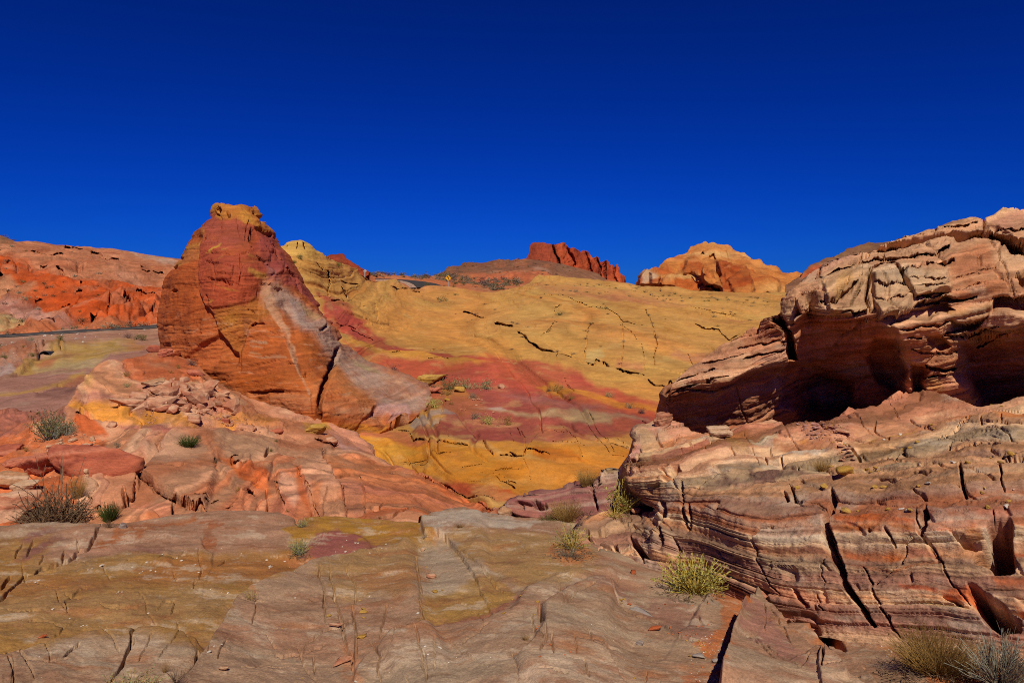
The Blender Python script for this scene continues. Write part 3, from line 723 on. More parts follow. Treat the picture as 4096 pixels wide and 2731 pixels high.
# ------------------------------------------------------------------ yellow hillside in the middle
def yhill_s(P):
    x, y, z = P[..., 0], P[..., 1], P[..., 2]
    return z + 0.16 * x - 0.05 * y + 0.5 * fbm(x * 0.08, y * 0.08, z * 0.1, 3, seed=51)
def yhill_ray(U, V, P):
    cr = [
        (K8(2290, 705, 2190, 690, 2080, 688), 3.5, 0.35), (K8(1830, 575, 1740, 560, 1640, 560, 1500, 510, 1350, 478, 1325, 410), 3.6, 0.35), (K8(1320, 385, 1240, 375, 1190, 345), 4, 0.3), (K8(1950, 530, 1990, 620, 2040, 685), 3.6, 0.35),
        (K8(2060, 1110, 1900, 1070, 1740, 1000, 1640, 940, 1560, 905), 5, 0.45), (K7(430, 725, 300, 685, 215, 655), 3.6, 0.3), (K7(215, 650, 205, 700, 150, 700, 80, 670), 6, 0.4),
        (K4(1450, 1310, 1430, 1270, 1390, 1310, 1300, 1290, 1240, 1240), 6, 0.7),
        (K4(1210, 1220, 1100, 1215, 1030, 1180, 930, 1130, 880, 1080, 815, 1062, 800, 1110, 720, 1090, 600, 1070, 450, 1040, 350, 1020, 250, 960, 150, 900), 9, 0.9),
        (K3(1960, 770, 1860, 725, 1780, 710), 9, 1.0),
        (K3(2200, 850, 2110, 830, 2050, 815), 9, 0.9),
        (K3(900, 500, 820, 470, 780, 445), 6, 0.6),
        (K3(1430, 555, 1330, 540, 1250, 548, 1190, 515), 6, 0.7),
        (K4(2010, 890, 1920, 940, 1830, 870, 1690, 845, 1620, 815), 6, 0.6),
        (K4(1990, 745, 1780, 730, 1650, 690, 1480, 640), 4, 0.4),
        (K4(850, 680, 700, 650, 560, 610, 370, 590), 4, 0.4),
        (K4(1280, 820, 1120, 800, 1030, 760, 940, 700, 870, 670), 4, 0.4),
        (K3(1680, 1180, 1560, 1160, 1480, 1160), 4, 0.2),
        (K3(1260, 1095, 1180, 1090), 4, 0.2),
        (K4(800, 765, 750, 830, 720, 940, 705, 1060), 5, 0.5), (K4(1025, 810, 1030, 930, 1035, 1030, 1025, 1170), 5, 0.5), (K4(1205, 705, 1250, 760, 1280, 830, 1285, 920, 1320, 990, 1295, 1060, 1300, 1130), 5, 0.5),
        (K4(520, 660, 460, 690, 430, 735), 5, 0.5), (K4(1190, 980, 1210, 1090, 1215, 1180), 3.5, 0.3), (K4(450, 830, 400, 890, 330, 940), 3, 0.25), (K4(440, 870, 400, 900), 3, 0.25), (K4(470, 1140, 485, 1060), 4, 0.3),
        (K4(1570, 1030, 1610, 1110, 1645, 1165), 3.5, 0.3), (K4(540, 1230, 590, 1300, 625, 1360), 3.5, 0.2), (K4(900, 770, 1080, 890, 1160, 960), 3, 0.2), (K4(440, 770, 480, 805), 3, 0.3),
        (K3(820, 570, 830, 600, 770, 520), 4, 0.3), (K3(1050, 640, 1080, 740, 1095, 870), 4, 0.2), (K3(400, 130, 395, 210), 5, 0.5), (K3(445, 130, 470, 220), 6, 0.7), (K3(310, 160, 320, 210), 4, 0.3),
        (K3(640, 380, 680, 480, 650, 640), 6, 0.5), (K3(560, 320, 600, 380), 4, 0.3), (K3(670, 650, 800, 650, 780, 600), 6, 0.4),
        (K8(1270, 675, 1480, 672), 5, 0.3), (K8(1570, 675, 1680, 682), 4, 0.2), (K8(1780, 805, 1940, 778), 3, 0.12), (K8(2050, 815, 2260, 800), 4, 0.15), (K8(1410, 735, 1480, 738), 5, 0.2), (K8(1240, 700, 1480, 690), 3, 0.1), (K8(1490, 648, 1560, 640), 5, 0.2),
        (K8(2130, 930, 2200, 960), 6, 0.25), (K8(2200, 965, 2215, 985), 7, 0.3), (K8(2050, 880, 2100, 930, 2200, 920), 4, 0.15), (K8(1900, 840, 2150, 880), 3, 0.1), (K8(1830, 920, 1960, 940), 3, 0.1),
        (K7(165, 420, 200, 480, 210, 600, 200, 700), 5, 0.25), (K7(730, 350, 830, 530, 910, 650), 4, 0.2), (K7(740, 260, 800, 370, 900, 540, 950, 650), 4, 0.2), (K7(510, 370, 590, 470, 650, 590, 700, 720), 3, 0.12), (K7(370, 430, 530, 450, 600, 470), 4, 0.12), (K7(420, 560, 600, 580, 720, 590), 3, 0.12), (K7(910, 585, 1090, 605), 4, 0.2), (K7(930, 680, 1080, 690), 4, 0.15), (K7(1000, 500, 1090, 590), 3, 0.1),
        (K7(1200, 350, 1250, 385), 4, 0.2), (K7(570, 0, 620, 90), 4, 0.2), (K7(60, 400, 120, 570), 3, 0.12), (K7(200, 730, 260, 900), 3, 0.1), (K7(0, 800, 100, 795), 5, 0.15), (K7(80, 910, 130, 930), 6, 0.2),
        (K8(1650, 430, 1660, 520), 3.5, 0.15), (K8(2230, 400, 2260, 470), 6, 0.3),
        (K3(1350, 1000, 1500, 1030, 1650, 1060), 3, 0.15), (K3(860, 850, 980, 920, 1040, 950), 4, 0.2), (K3(730, 780, 900, 850), 4, 0.2),
    ]
    near = np.clip(P[..., 1] / 22.0, 0.5, 2.2)
    return -near * crackset(U, V, P, [(q, w * (0.5 if w > 6 else 0.38), e * 1.3) for q, w, e in cr], jit=4, fr=0.025)
def yhill_shape(P, U, V):
    x, y, z = P[..., 0], P[..., 1], P[..., 2]
    s = yhill_s(P)
    near = np.clip((34 - y) / 12, 0, 1)
    A = 0.4 + 0.6 * (1 - near)
    d = -0.28 * A * layers(s, 0.9, P, 12, 0.8, 0.1) - 0.10 * layers(s, 0.25, P, 13, 0.7, 0.2) - 0.03 * layers(s, 0.07, P, 14, 0.6, 0.5)
    d = d + 0.4 * fbm(x * 0.12, y * 0.1, z * 0.2, 4, seed=52) + 0.07 * fbm(x * 0.8, y * 0.6, z * 1.5, 4, 0.6, seed=53)
    d = d - 0.22 * A * notch(s, 0.9, P, 12, 0.03, 0.12) - 0.09 * notch(s, 0.25, P, 13, 0.07, 0.25)
    steps = [
        (K8(2290, 700, 2080, 680, 2040, 690, 1950, 520, 1930, 580, 1830, 575, 1640, 555, 1500, 505, 1350, 470, 1320, 400, 1210, 380, 1150, 310, 1075, 225), 0.05, 4, 80),
        (K8(2060, 1150, 1900, 1100, 1740, 1010, 1640, 930, 1540, 900, 1400, 850), 0.12, 5, 130),
        (K8(1340, 380, 1570, 400, 1580, 370, 1460, 340), 0.15, 6, 80),
        (K7(700, 745, 470, 745, 300, 690, 215, 650), 0.1, 5, 110),
        (K7(2290, 730, 940, 600, 930, 590), 0.0, 6, 60),
    ]
    d = d + stepset(U, V, steps, jit=6)
    return d
def yhill_color(P, U, V):
    x, y, z = P[..., 0], P[..., 1], P[..., 2]
    s = yhill_s(P)
    C = flat(U, '#b58444')
    C = tint(C, ss(-0.2, 0.6, fbm(x * 0.12, y * 0.12, z * 0.4, 4, seed=54)) * 0.5, '#b9844a')
    C = tint(C, ss(0.1, 0.6, fbm(x * 0.2, y * 0.1, z * 0.6, 4, seed=55)) * 0.5, '#b28c4c')
    zones = [
        # far crest: pinkish drifts
        (K4(150, 480, 600, 500, 1100, 580, 1600, 650, 1500, 700, 900, 620, 400, 560), '#a87048', 12, 0.6), (K4(600, 560, 1000, 600, 1300, 640, 1000, 640), '#a25e48', 8, 0.5), (K4(1300, 680, 1400, 690, 1350, 700), '#a0584a', 6, .6), (K4(1900, 760, 2100, 790, 2000, 800), '#a0584a', 6, 0.7),
        # pink sweep under the fin
        (K3(560, 560, 820, 630, 880, 760, 1000, 850, 1150, 960, 1400, 1060, 1700, 1110, 2100, 1150, 2400, 1150, 2700, 1180, 3100, 1330, 3450, 1520, 3450, 1600, 3050, 1450, 2700, 1290, 1900, 1180, 1500, 1120, 1200, 1060, 1000, 1000, 800, 900, 640, 760), '#a44a38', 10, 1.0),
        (K3(680, 660, 850, 760, 1000, 900, 900, 920, 740, 780), '#9c463c', 9, 0.9),
        (K3(820, 930, 1000, 990, 1300, 1080, 1600, 1140, 2000, 1180, 2300, 1210, 2000, 1200, 1500, 1160, 1200, 1110, 900, 1010), '#ba8238', 6, 0.95),
        (K3(780, 940, 900, 1020, 1200, 1120, 1500, 1170, 2000, 1205, 2400, 1230, 2700, 1280, 3100, 1420, 3450, 1560, 3300, 1680, 1900, 1600, 1500, 1420, 1150, 1240, 940, 1120), '#a85036', 10, 1.0),
        (K3(2000, 1180, 2400, 1200, 2400, 1450, 2000, 1420, 1800, 1330, 1500, 1260), '#9e4a3e', 12, 0.85),
        (K3(690, 820, 760, 860, 850, 950, 800, 960, 720, 900), '#a07f46', 8, 0.9),
        (K3(640, 560, 700, 560, 800, 640, 900, 700, 840, 700, 700, 660), '#a8683e', 10, 0.7),
        # right side of the slope: yellow lobe, orange, pink
        (K4(-100, 1110, 300, 1160, 620, 1250, 950, 1335, 1220, 1425, 1450, 1500, 1450, 1570, 1000, 1480, 500, 1370, 0, 1250), '#a5543a', 12, 0.95),
        (K7(400, 0, 800, 70, 1100, 190, 1420, 240, 1420, 290, 1000, 230, 700, 130, 300, 60), '#ba7a2e', 8, 0.9),
        (K4(1000, 1090, 1250, 1100, 1200, 1170, 1050, 1170, 1000, 1130), '#a8644a', 10, 0.7), (K4(1470, 1010, 1800, 1020, 1700, 1080, 1450, 1050), '#a8705a', 12, 0.6), (K4(1250, 800, 1550, 860, 1700, 920, 1400, 900), '#b07a36', 14, 0.6), (K4(700, 860, 1000, 870, 1000, 960, 730, 960), '#b08048', 12, 0.5),
        (K4(700, 1000, 870, 1010, 850, 1060, 780, 1100, 700, 1080), '#b09a62', 8, 0.6),
        ([(1230, 1540), (1500, 1480), (1720, 1545), (1660, 1640), (1520, 1700), (1250, 1720)], '#a5714e', 14, 0.9), ([(1420, 1560), (1600, 1520), (1720, 1550), (1600, 1610), (1480, 1640)], '#9a8074', 14, 0.9),
        # purple flat with pale bands
        (K7(-500, 100, 0, 90, 420, 120, 900, 220, 1250, 330, 1250, 420, 900, 500, 300, 560, -100, 560, -500, 430), '#8f4c42', 14, 0.95),
        (K7(0, 150, 400, 130, 900, 230, 700, 240, 300, 200), '#946058', 10, 0.8),
        (K7(-100, 270, 300, 280, 480, 235, 720, 230, 960, 310, 900, 360, 640, 345, 400, 320, 0, 290), '#a08a68', 9, 0.9),
        (K7(820, 270, 1100, 300, 1250, 370, 1000, 330), '#a08468', 8, 0.7),
        (K8(1340, 330, 1400, 280, 1600, 270, 1740, 320, 1520, 350, 1480, 370, 1590, 400, 1400, 420), '#98887e', 7, 0.9), (K8(1870, 230, 2100, 240, 2140, 280, 1950, 260), '#a09080', 6, 0.85),
        (K8(1350, 400, 1580, 400, 1900, 420, 2300, 430, 2300, 560, 2050, 560, 1800, 540, 1400, 470), '#8c4438', 9, 0.9),
        (K8(1340, 200, 1600, 130, 1900, 150, 2000, 260, 1800, 330, 1600, 260), '#a0623e', 14, 0.7), (K8(1600, 100, 1760, 90, 1850, 150, 1620, 170), '#ac7436', 8, .8),
        # orange and yellow face above the wash
        (K8(580, 400, 800, 410, 1300, 480, 1640, 560, 1830, 580, 1990, 640, 2060, 700, 2300, 730, 2330, 1060, 2060, 1110, 1600, 860, 1300, 790, 1000, 600, 800, 470), '#c07c28', 8),
        (K8(700, 350, 1100, 360, 1320, 400, 1340, 480, 1600, 560, 1300, 520, 1000, 440, 760, 420), '#b26440', 8, 0.9),
        (K8(1000, 540, 1300, 520, 1400, 600, 1150, 640, 1040, 610), '#b88634', 14, 0.7), (K8(1640, 560, 1900, 600, 2040, 700, 2300, 760, 2000, 780, 1700, 650), '#bb802c', 12, 0.7),
        (K8(900, 620, 1100, 680, 1300, 790, 1560, 870, 2300, 1060, 2100, 1120, 1900, 1080, 1600, 930, 1300, 820, 1050, 720), '#a4482c', 12, 0.95),
        (K7(-100, 570, 200, 560, 600, 600, 1000, 590, 1100, 620, 1100, 780, 900, 800, 600, 740, 300, 690, 0, 680), '#b87c2c', 9, 0.95),
        (K7(-50, 700, 500, 740, 1100, 640, 1120, 860, 700, 1060, 100, 1060), '#b57426', 14, 0.8), (K7(300, 620, 560, 640, 680, 740, 480, 740, 330, 700), '#b0631c', 10, 0.8), (K7(600, 580, 1000, 640, 1100, 760, 800, 720), '#ac7a38', 12, 0.5),
        (K7(-100, 960, 100, 1000, 130, 1080, -100, 1100), '#b4562a', 8, 0.9),
        # scrub-side dirt on the crest
        (K3(1200, 500, 1550, 480, 1900, 520, 2100, 560, 1700, 540, 1300, 520), '#ae7a54', 7, 0.6),
        (K3(230, 80, 560, 80, 640, 250, 560, 280, 300, 240), '#b8904a', 10, 0.8),
    ]
    C = paint(C, U, V, zones, warp=10, fr=0.009, seed=6, streak=16, mott=0.2)
    C = C * 0.94
    th = bands(s, 0.16, [[0.8], [1.0], [1.12], [0.92], [1.2]], 15, 0.4)[..., 0]
    far = np.clip((y - 20) / 25, 0, 1)
    wide = bands(s + 0.3 * fbm(x * 0.2, y * 0.2, z * 0.4, 3, seed=57), 0.55, [[1.0, 1.0, 1.0], [1.08, 0.94, 0.84], [0.9, 0.86, 0.84], [1.1, 1.08, 1.0], [0.98, 0.84, 0.74], [1.04, 1.06, 1.04]], 58, 0.3)
    C = C * (1 + (wide - 1) * 0.9)
    C = C * (1 + (th - 1) * (0.95 - 0.3 * far))[..., None]
    k = fbm(x * 0.7, y * 0.7, z * 5, 5, 0.65, seed=56)
    C = tint(C, ss(0.25, 0.8, k) * 0.3, '#b89a60'); C = tint(C, ss(0.25, 0.8, -k) * 0.35, '#8a5228')
    return C
yhill_ctrl = [(1280, 1720, 24), (1480, 1800, 21), (1450, 1640, 23.9), (1580, 1620, 25.3), (1330, 1690, 23.6), (1700, 1575, 27.2), (1800, 1975, 16.8), (2000, 2040, 15.5), (2300, 2050, 15.5), (2300, 1850, 18), (1800, 1800, 19.5), (1600, 1750, 21.5), (2400, 1650, 23), (1900, 1680, 23), (1700, 1580, 27), (2000, 1550, 29),
              (2500, 1600, 26), (1500, 1440, 32), (2000, 1400, 37), (2600, 1450, 35), (2000, 1300, 46), (2600, 1300, 48), (1400, 1300, 36), (1250, 1150, 38), (1200, 955, 42), (1150, 960, 42), (1300, 1020, 44), (1450, 1090, 60), (1700, 1145, 90),
              (2000, 1165, 92), (2200, 1106, 110), (2500, 1130, 112), (2900, 1175, 105), (3300, 1190, 98), (2600, 1200, 75), (2000, 1220, 66), (1000, 1000, 40), (1000, 1700, 28), (3300, 1700, 20), (3300, 1400, 38), (3900, 1400, 36), (3900, 1200, 92)]
sheet('hillside', [(960, 1700), (1250, 1770), (1400, 1850), (1600, 1960), (1900, 2080), (2100, 2130), (2700, 2150), (3350, 2000), (3900, 1900)],
      [(960, 1010), (1100, 995), (1132, 975), (1152, 957), (1200, 953), (1240, 965), (1270, 990), (1320, 1020), (1360, 1050), (1400, 1074), (1450, 1090), (1500, 1112), (1530, 1122), (1580, 1124), (1640, 1142), (1700, 1146), (1800, 1152),
       (1900, 1160), (2000, 1164), (2096, 1130), (2158, 1106), (2239, 1106), (2335, 1115), (2430, 1125), (2493, 1130), (2550, 1139), (2670, 1149), (2765, 1158), (2900, 1175), (3100, 1175), (3350, 1190), (3900, 1200)],
      yhill_ctrl, rock_mat('yellow_hillside_stone', 1.2, 0.4, 8.0, (0, 0.12, 0), 0.18), yhill_shape, yhill_color, px=2.8, ray=yhill_ray,
      back=[(1, 0.05), (3, 0.3), (6, 1.5), (9, 6)])
tag(bpy.data.objects['hillside'], kind='structure')
# ------------------------------------------------------------------ scrub plain and brown mound on the skyline
def plain_shape(P, U, V):
    x, y, z = P[..., 0], P[..., 1], P[..., 2]
    d = 2.0 * fbm(x * 0.02, y * 0.015, z * 0.05, 4, seed=61) + 0.5 * fbm(x * 0.12, y * 0.1, z * 0.2, 4, 0.6, seed=62)
    q = ss(-10, 20, poly_sd(U, V, K4(-200, 400, 250, 400, 480, 380, 450, 440, 200, 480, -200, 500)))
    return d + q * 1.6 * (fbm(x * 0.1, y * 0.06, z * 0.25, 4, 0.6, seed=63))
def plain_color(P, U, V):
    x, y, z = P[..., 0], P[..., 1], P[..., 2]
    C = flat(U, '#a8623c')
    zones = [(K4(-700, 340, -400, 300, -100, 240, 150, 220, 560, 260, 1000, 420, 900, 470, 500, 430, 300, 390, 0, 380, -500, 400), '#6e4c38', 6),
             (K4(560, 300, 760, 350, 900, 470, 460, 420, 470, 340), '#80583e', 8, 0.9), (K4(240, 340, 320, 350, 440, 410, 300, 390), '#a07a64', 5, 0.9),
             (K4(-450, 330, -100, 290, 100, 260, 0, 310, -250, 370), '#7a4a30', 8, 0.7), (K4(-200, 390, 380, 400, 200, 470, -200, 480), '#a85a3a', 6, 0.8)]
    C = paint(C, U, V, zones, warp=6, fr=0.03, seed=7)
    k = fbm(x * 0.12, y * 0.1, z * 0.4, 5, 0.65, seed=64)
    C = tint(C, ss(0.2, 0.8, k) * 0.4, '#a57f60'); return tint(C, ss(0.2, 0.8, -k) * 0.4, '#6c4630')
plain_ctrl = [(1380, 1210, 95), (2150, 1210, 105), (1400, 1085, 130), (1450, 1090, 135), (1560, 1092, 190), (1680, 1097, 200), (1700, 1140, 120), (1780, 1082, 230), (2090, 1028, 300), (2100, 1130, 150), (2390, 1090, 310), (2440, 1125, 260), (1900, 1110, 180), (2000, 1080, 230), (2520, 1180, 170)]
sheet('scrub_hill', [(1370, 1190), (2560, 1190)],
      [(1370, 1086), (1480, 1088), (1560, 1090), (1680, 1097), (1760, 1086), (1830, 1066), (1900, 1044), (1960, 1036), (2000, 1033), (2090, 1027), (2150, 1030), (2250, 1045), (2330, 1064), (2380, 1088), (2440, 1122), (2560, 1160)],
      plain_ctrl, rock_mat('dry_hill_soil', 8.0, 0.5, 1.0, (0, 0, 0), 0.28), plain_shape, plain_color, px=3.2, back=[(5, 0.5), (15, 4), (25, 25)])
tag(bpy.data.objects['scrub_hill'], kind='structure')

# ------------------------------------------------------------------ dark red jagged ridge
def ridge_ray(U, V, P):
    g = 0 * U
    for x0, w, a in ((2224, 4, 14), (2268, 6, 6), (2340, 5, 7), (2374, 6, 10), (2396, 6, 9), (2428, 5, 8), (2455, 4, 4)):
        c = x0 + (V - 1000) * 0.3 + 7 * fbm(U * 0.03, V * 0.03, U * 0 + x0, 2)
        g = g + a * np.exp(-((U - c) / w) ** 2)
    return g
def ridge_shape(P, U, V):
    x, y, z = P[..., 0], P[..., 1], P[..., 2]
    return 2.2 * fbm(x * 0.12, y * 0.1, z * 0.06, 4, 0.6, seed=66) + 0.7 * np.abs(fbm(x * 0.5, y * 0.3, z * 0.3, 4, 0.6, seed=67))
def ridge_color(P, U, V):
    x, y, z = P[..., 0], P[..., 1], P[..., 2]
    C = flat(U, '#9a4226'); k = fbm(x * 0.15, y * 0.1, z * 0.1, 5, 0.6, seed=68)
    C = tint(C, ss(0, 0.6, k) * 0.7, '#ad5028'); C = tint(C, ss(0, 0.6, -k) * 0.6, '#7a3220')
    return tint(C, (1 - ss(2210, 2290, U)) * 0.6, '#7c3a28')
ridge_top = K4(205, 300, 225, 265, 240, 240, 250, 200, 252, 165, 264, 145, 300, 140, 380, 138, 420, 148, 445, 160, 470, 164, 478, 150, 500, 146, 530, 150, 548, 170, 562, 200, 575, 205, 585, 197, 620, 196, 645, 215, 655, 208, 668, 220, 682, 224, 688, 213, 725, 216, 760, 238, 775, 270, 783, 280, 790, 268, 818, 270, 835, 300, 850, 325, 858, 304, 880, 300, 892, 330, 905, 352, 920, 335, 940, 345, 948, 358, 960, 338, 978, 345, 998, 388, 1010, 425, 1030, 445, 1042, 490)
sheet('rock_ridge', [(2090, 1145), (2510, 1150)], ridge_top, [(2100, 1030, 415), (2100, 970, 420), (2240, 970, 425), (2240, 1140, 410), (2500, 1080, 470), (2500, 1150, 455), (2370, 1020, 450), (2370, 1140, 435)],
      rock_mat('red_ridge_stone', 14.0, 0.7, 0.5, (0, 0, 0), 0.3), ridge_shape, ridge_color, px=2.2, ray=ridge_ray, back=[(3, 1), (10, 4), (20, 14), (25, 45)], sides=25)
tag(bpy.data.objects['rock_ridge'], 'dark red jagged cliff crest standing on top of the brown mound at the skyline', 'rock ridge')

# ------------------------------------------------------------------ red knob behind the yellow crest
def soft_shape(a, f, seed):
    return lambda P, U, V: a * fbm(P[..., 0] * f, P[..., 1] * f, P[..., 2] * f * 1.6, 5, 0.6, seed=seed) - a * 0.5 * layers(P[..., 2] + 0.2 * P[..., 0], a * 1.6, P, seed)
def two_tone(c0, c1, c2, f, seed):
    def g(P, U, V):
        k = fbm(P[..., 0] * f, P[..., 1] * f, P[..., 2] * f * 2, 5, 0.6, seed=seed)
        return tint(tint(flat(U, c0), ss(0, 0.7, k) * 0.6, c1), ss(0, 0.7, -k) * 0.6, c2)
    return g
sheet('red_knob', [(1300, 1110), (1470, 1110)], [(1300, 1030), (1330, 1024), (1368, 1020), (1397, 1038), (1430, 1066), (1456, 1086), (1470, 1098)], [(1300, 1110, 105), (1470, 1110, 108), (1300, 1025, 114), (1470, 1090, 114), (1390, 1060, 106)],
      rock_mat('red_knob_stone', 5.0, 0.5, 3.0), soft_shape(0.6, 0.25, 69), two_tone('#8c3c24', '#a04a2c', '#743020', 0.2, 70), px=3, back=[(1, 0.1), (3, 1), (6, 6)])
tag(bpy.data.objects['red_knob'], 'small red rock knob peeking over the yellow hillside beside the grey sign', 'rock knob')

# ------------------------------------------------------------------ banded dome on the right skyline
def dome_ray(U, V, P):
    g = 0 * U
    def hole(pts, dep, e, warp=3):
        Uw = U + warp * fbm(U * 0.05, V * 0.05, U * 0, 3); Vw = V + warp * fbm(U * 0.05, V * 0.05, U * 0 + 6, 3)
        return dep * ss(-e, e, poly_sd(Uw, Vw, K4(*pts)))
    g = g + hole((1750, 260, 1790, 245, 1810, 290, 1790, 320, 1755, 310), 5, 3)
    g = g + hole((1840, 235, 1890, 220, 1920, 270, 1850, 275), 2, 4)
    g = g + hole((1670, 235, 1700, 220, 1710, 245, 1680, 250), 4, 3)
    g = g - hole((1150, 500, 1170, 440, 1210, 395, 1260, 400, 1340, 440, 1330, 520, 1150, 520), 12, 8)
    g = g - hole((1560, 290, 1640, 280, 1700, 340, 1720, 420, 1600, 380, 1530, 390), 8, 8)
    g = g - hole((1820, 320, 1880, 300, 1960, 320, 2040, 350, 2090, 440, 2120, 600, 1860, 600, 1840, 470), 16, 10)
    g = g - hole((1700, 345, 1730, 340, 1800, 380, 1830, 440, 1850, 540, 1720, 500, 1690, 420), 12, 8)
    g = g - hole((1250, 400, 1380, 350, 1450, 400, 1480, 520, 1260, 520), 5, 9)
    g = g - hole((1340, 440, 1560, 380, 1660, 370, 1760, 480, 1780, 560, 1340, 540), 6, 12)
    g = g - hole((2020, 340, 2090, 320, 2200, 400, 2320, 480, 2320, 620, 2120, 620, 2100, 440), 6, 12)
    g = g + hole((1600, 435, 1730, 470, 1800, 530, 1760, 550, 1680, 480, 1600, 450), 2.5, 4)
    g = g + hole((1820, 430, 1870, 400, 1900, 470, 1950, 570, 1880, 570, 1850, 500), 3, 8)
    return g
def dome_shape(P, U, V):
    x, y, z = P[..., 0], P[..., 1], P[..., 2]
    s = z + 1.5 * fbm(x * 0.03, y * 0.03, z * 0.05, 3, seed=71)
    return 1.7 * fbm(x * 0.07, y * 0.06, z * 0.1, 4, 0.55, seed=72) - 0.7 * (1 - ss(0.0, 0.10, np.abs(fbm(x * 0.05, y * 0.04, z * 0.02, 3, 0.5, seed=78)))) + 0.4 * fbm(x * 0.35, y * 0.3, z * 0.3, 4, 0.6, seed=73) - 0.9 * layers(s, 2.4, P, 17, 0.7, 0.05)
def dome_color(P, U, V):
    x, y, z = P[..., 0], P[..., 1], P[..., 2]
    s = z - 0.05 * x + 2.5 * fbm(x * 0.03, y * 0.03, z * 0.05, 3, seed=71)
    C = bands(s, 2.6, [sr(c) for c in ('#bd8c54', '#b57c48', '#c29a66', '#ba8850', '#b0743e')], 18, 0.4)
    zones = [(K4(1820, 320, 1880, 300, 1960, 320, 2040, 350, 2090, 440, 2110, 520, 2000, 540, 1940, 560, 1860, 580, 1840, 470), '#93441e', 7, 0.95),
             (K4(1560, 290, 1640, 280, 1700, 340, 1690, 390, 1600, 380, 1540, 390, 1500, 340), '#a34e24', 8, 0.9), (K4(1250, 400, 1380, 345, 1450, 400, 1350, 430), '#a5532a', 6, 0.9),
             (K4(1390, 480, 1600, 430, 1720, 470, 1860, 540, 1600, 520, 1400, 520), '#ac5a28', 7, 0.9), (K4(1165, 500, 1170, 440, 1210, 395, 1290, 410, 1340, 440, 1250, 500), '#b09a86', 6, 0.9),
             (K4(1150, 510, 1160, 440, 1185, 420, 1180, 500), '#9a4a2c', 5, 0.8), (K4(1360, 460, 1560, 380, 1660, 380, 1700, 430, 1500, 440, 1390, 480), '#bb9a68', 7, 0.8),
             (K4(1440, 290, 1530, 210, 1720, 150, 1750, 180, 1600, 220, 1480, 300), '#ae6432', 7, 0.6), (K4(1840, 160, 2040, 230, 2320, 360, 2320, 390, 2000, 300, 1860, 200), '#c08a54', 8, 0.5),
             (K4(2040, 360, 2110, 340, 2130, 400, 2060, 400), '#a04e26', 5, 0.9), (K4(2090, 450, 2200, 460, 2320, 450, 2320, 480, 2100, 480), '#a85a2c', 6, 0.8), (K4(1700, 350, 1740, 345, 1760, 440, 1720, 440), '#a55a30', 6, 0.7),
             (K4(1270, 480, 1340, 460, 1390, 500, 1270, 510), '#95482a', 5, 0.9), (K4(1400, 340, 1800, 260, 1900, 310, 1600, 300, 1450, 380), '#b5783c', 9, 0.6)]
    C = paint(C, U, V, zones, warp=7, fr=0.03, seed=8)
    k = fbm(x * 0.12, y * 0.1, z * 0.4, 5, 0.6, seed=74)
    return tint(tint(C, ss(0.1, 0.7, k) * 0.3, '#bd9866'), ss(0.1, 0.7, -k) * 0.5, '#8c4a26') * np.array([0.97, 0.87, 0.76])
dome_top = K4(1135, 500, 1150, 480, 1170, 445, 1200, 404, 1250, 398, 1300, 378, 1335, 352, 1380, 316, 1440, 290, 1490, 250, 1530, 214, 1570, 206, 1595, 178, 1620, 182, 1680, 165, 1700, 140, 1722, 138, 1740, 150, 1780, 150, 1860, 184, 1910, 205, 1950, 222, 2040, 240, 2140, 282, 2200, 330, 2300, 356) + [(3130, 1094), (3187, 1097), (3221, 1107), (3380, 1150)]
sheet('rock_dome', [(2543, 1205), (3380, 1205)], dome_top, [(2550, 1200, 205), (3380, 1200, 205), (2550, 1110, 210), (2800, 1180, 190), (2820, 975, 245), (3000, 1150, 190), (3000, 1020, 235), (2680, 1060, 222), (3250, 1110, 225), (2900, 1080, 208)],
      rock_mat('dome_stone', 8.0, 0.6, 3.0, (0, 0, 0), 0.22), dome_shape, dome_color, px=2.6, ray=dome_ray, back=[(4, 0.5), (12, 3), (25, 12), (30, 35)])
tag(bpy.data.objects['rock_dome'], 'cream and red sandstone dome with a dark hole near its top on the skyline', 'rock dome')

# ------------------------------------------------------------------ brown hill behind the overhanging rock
sheet('far_hill', [(3140, 1220), (4500, 1220)], [(3140, 1140), (3200, 1101), (3235, 1070), (3275, 1052), (3325, 1024), (3400, 996), (3474, 972), (3565, 962), (3700, 958), (3900, 905), (4030, 862), (4070, 848), (4096, 843), (4500, 810)],
      [(3140, 1220, 140), (4500, 1220, 140), (3140, 1120, 150), (3500, 980, 175), (4500, 810, 190), (4000, 870, 185), (3600, 1120, 150)], rock_mat('far_hill_soil', 6.0, 0.5, 1.0, (0, 0, 0), 0.3),
      lambda P, U, V: 0.5 * fbm(P[..., 0] * 0.2, P[..., 1] * 0.2, P[..., 2] * 0.2, 5, 0.6, seed=75),
      lambda P, U, V: paint(two_tone('#74503a', '#80603e', '#5c3c2c', 0.3, 76)(P, U, V), U, V, [(K5(430, 640, 500, 570, 600, 555, 700, 590, 640, 640), '#9a4a2a', 6), ([(4000, 880), (4090, 830), (4500, 790), (4500, 880)], '#7a3028', 8)], warp=6, fr=0.04), px=3.5, back=[(3, 0.2), (10, 2), (20, 20)])
tag(bpy.data.objects['far_hill'], kind='structure')

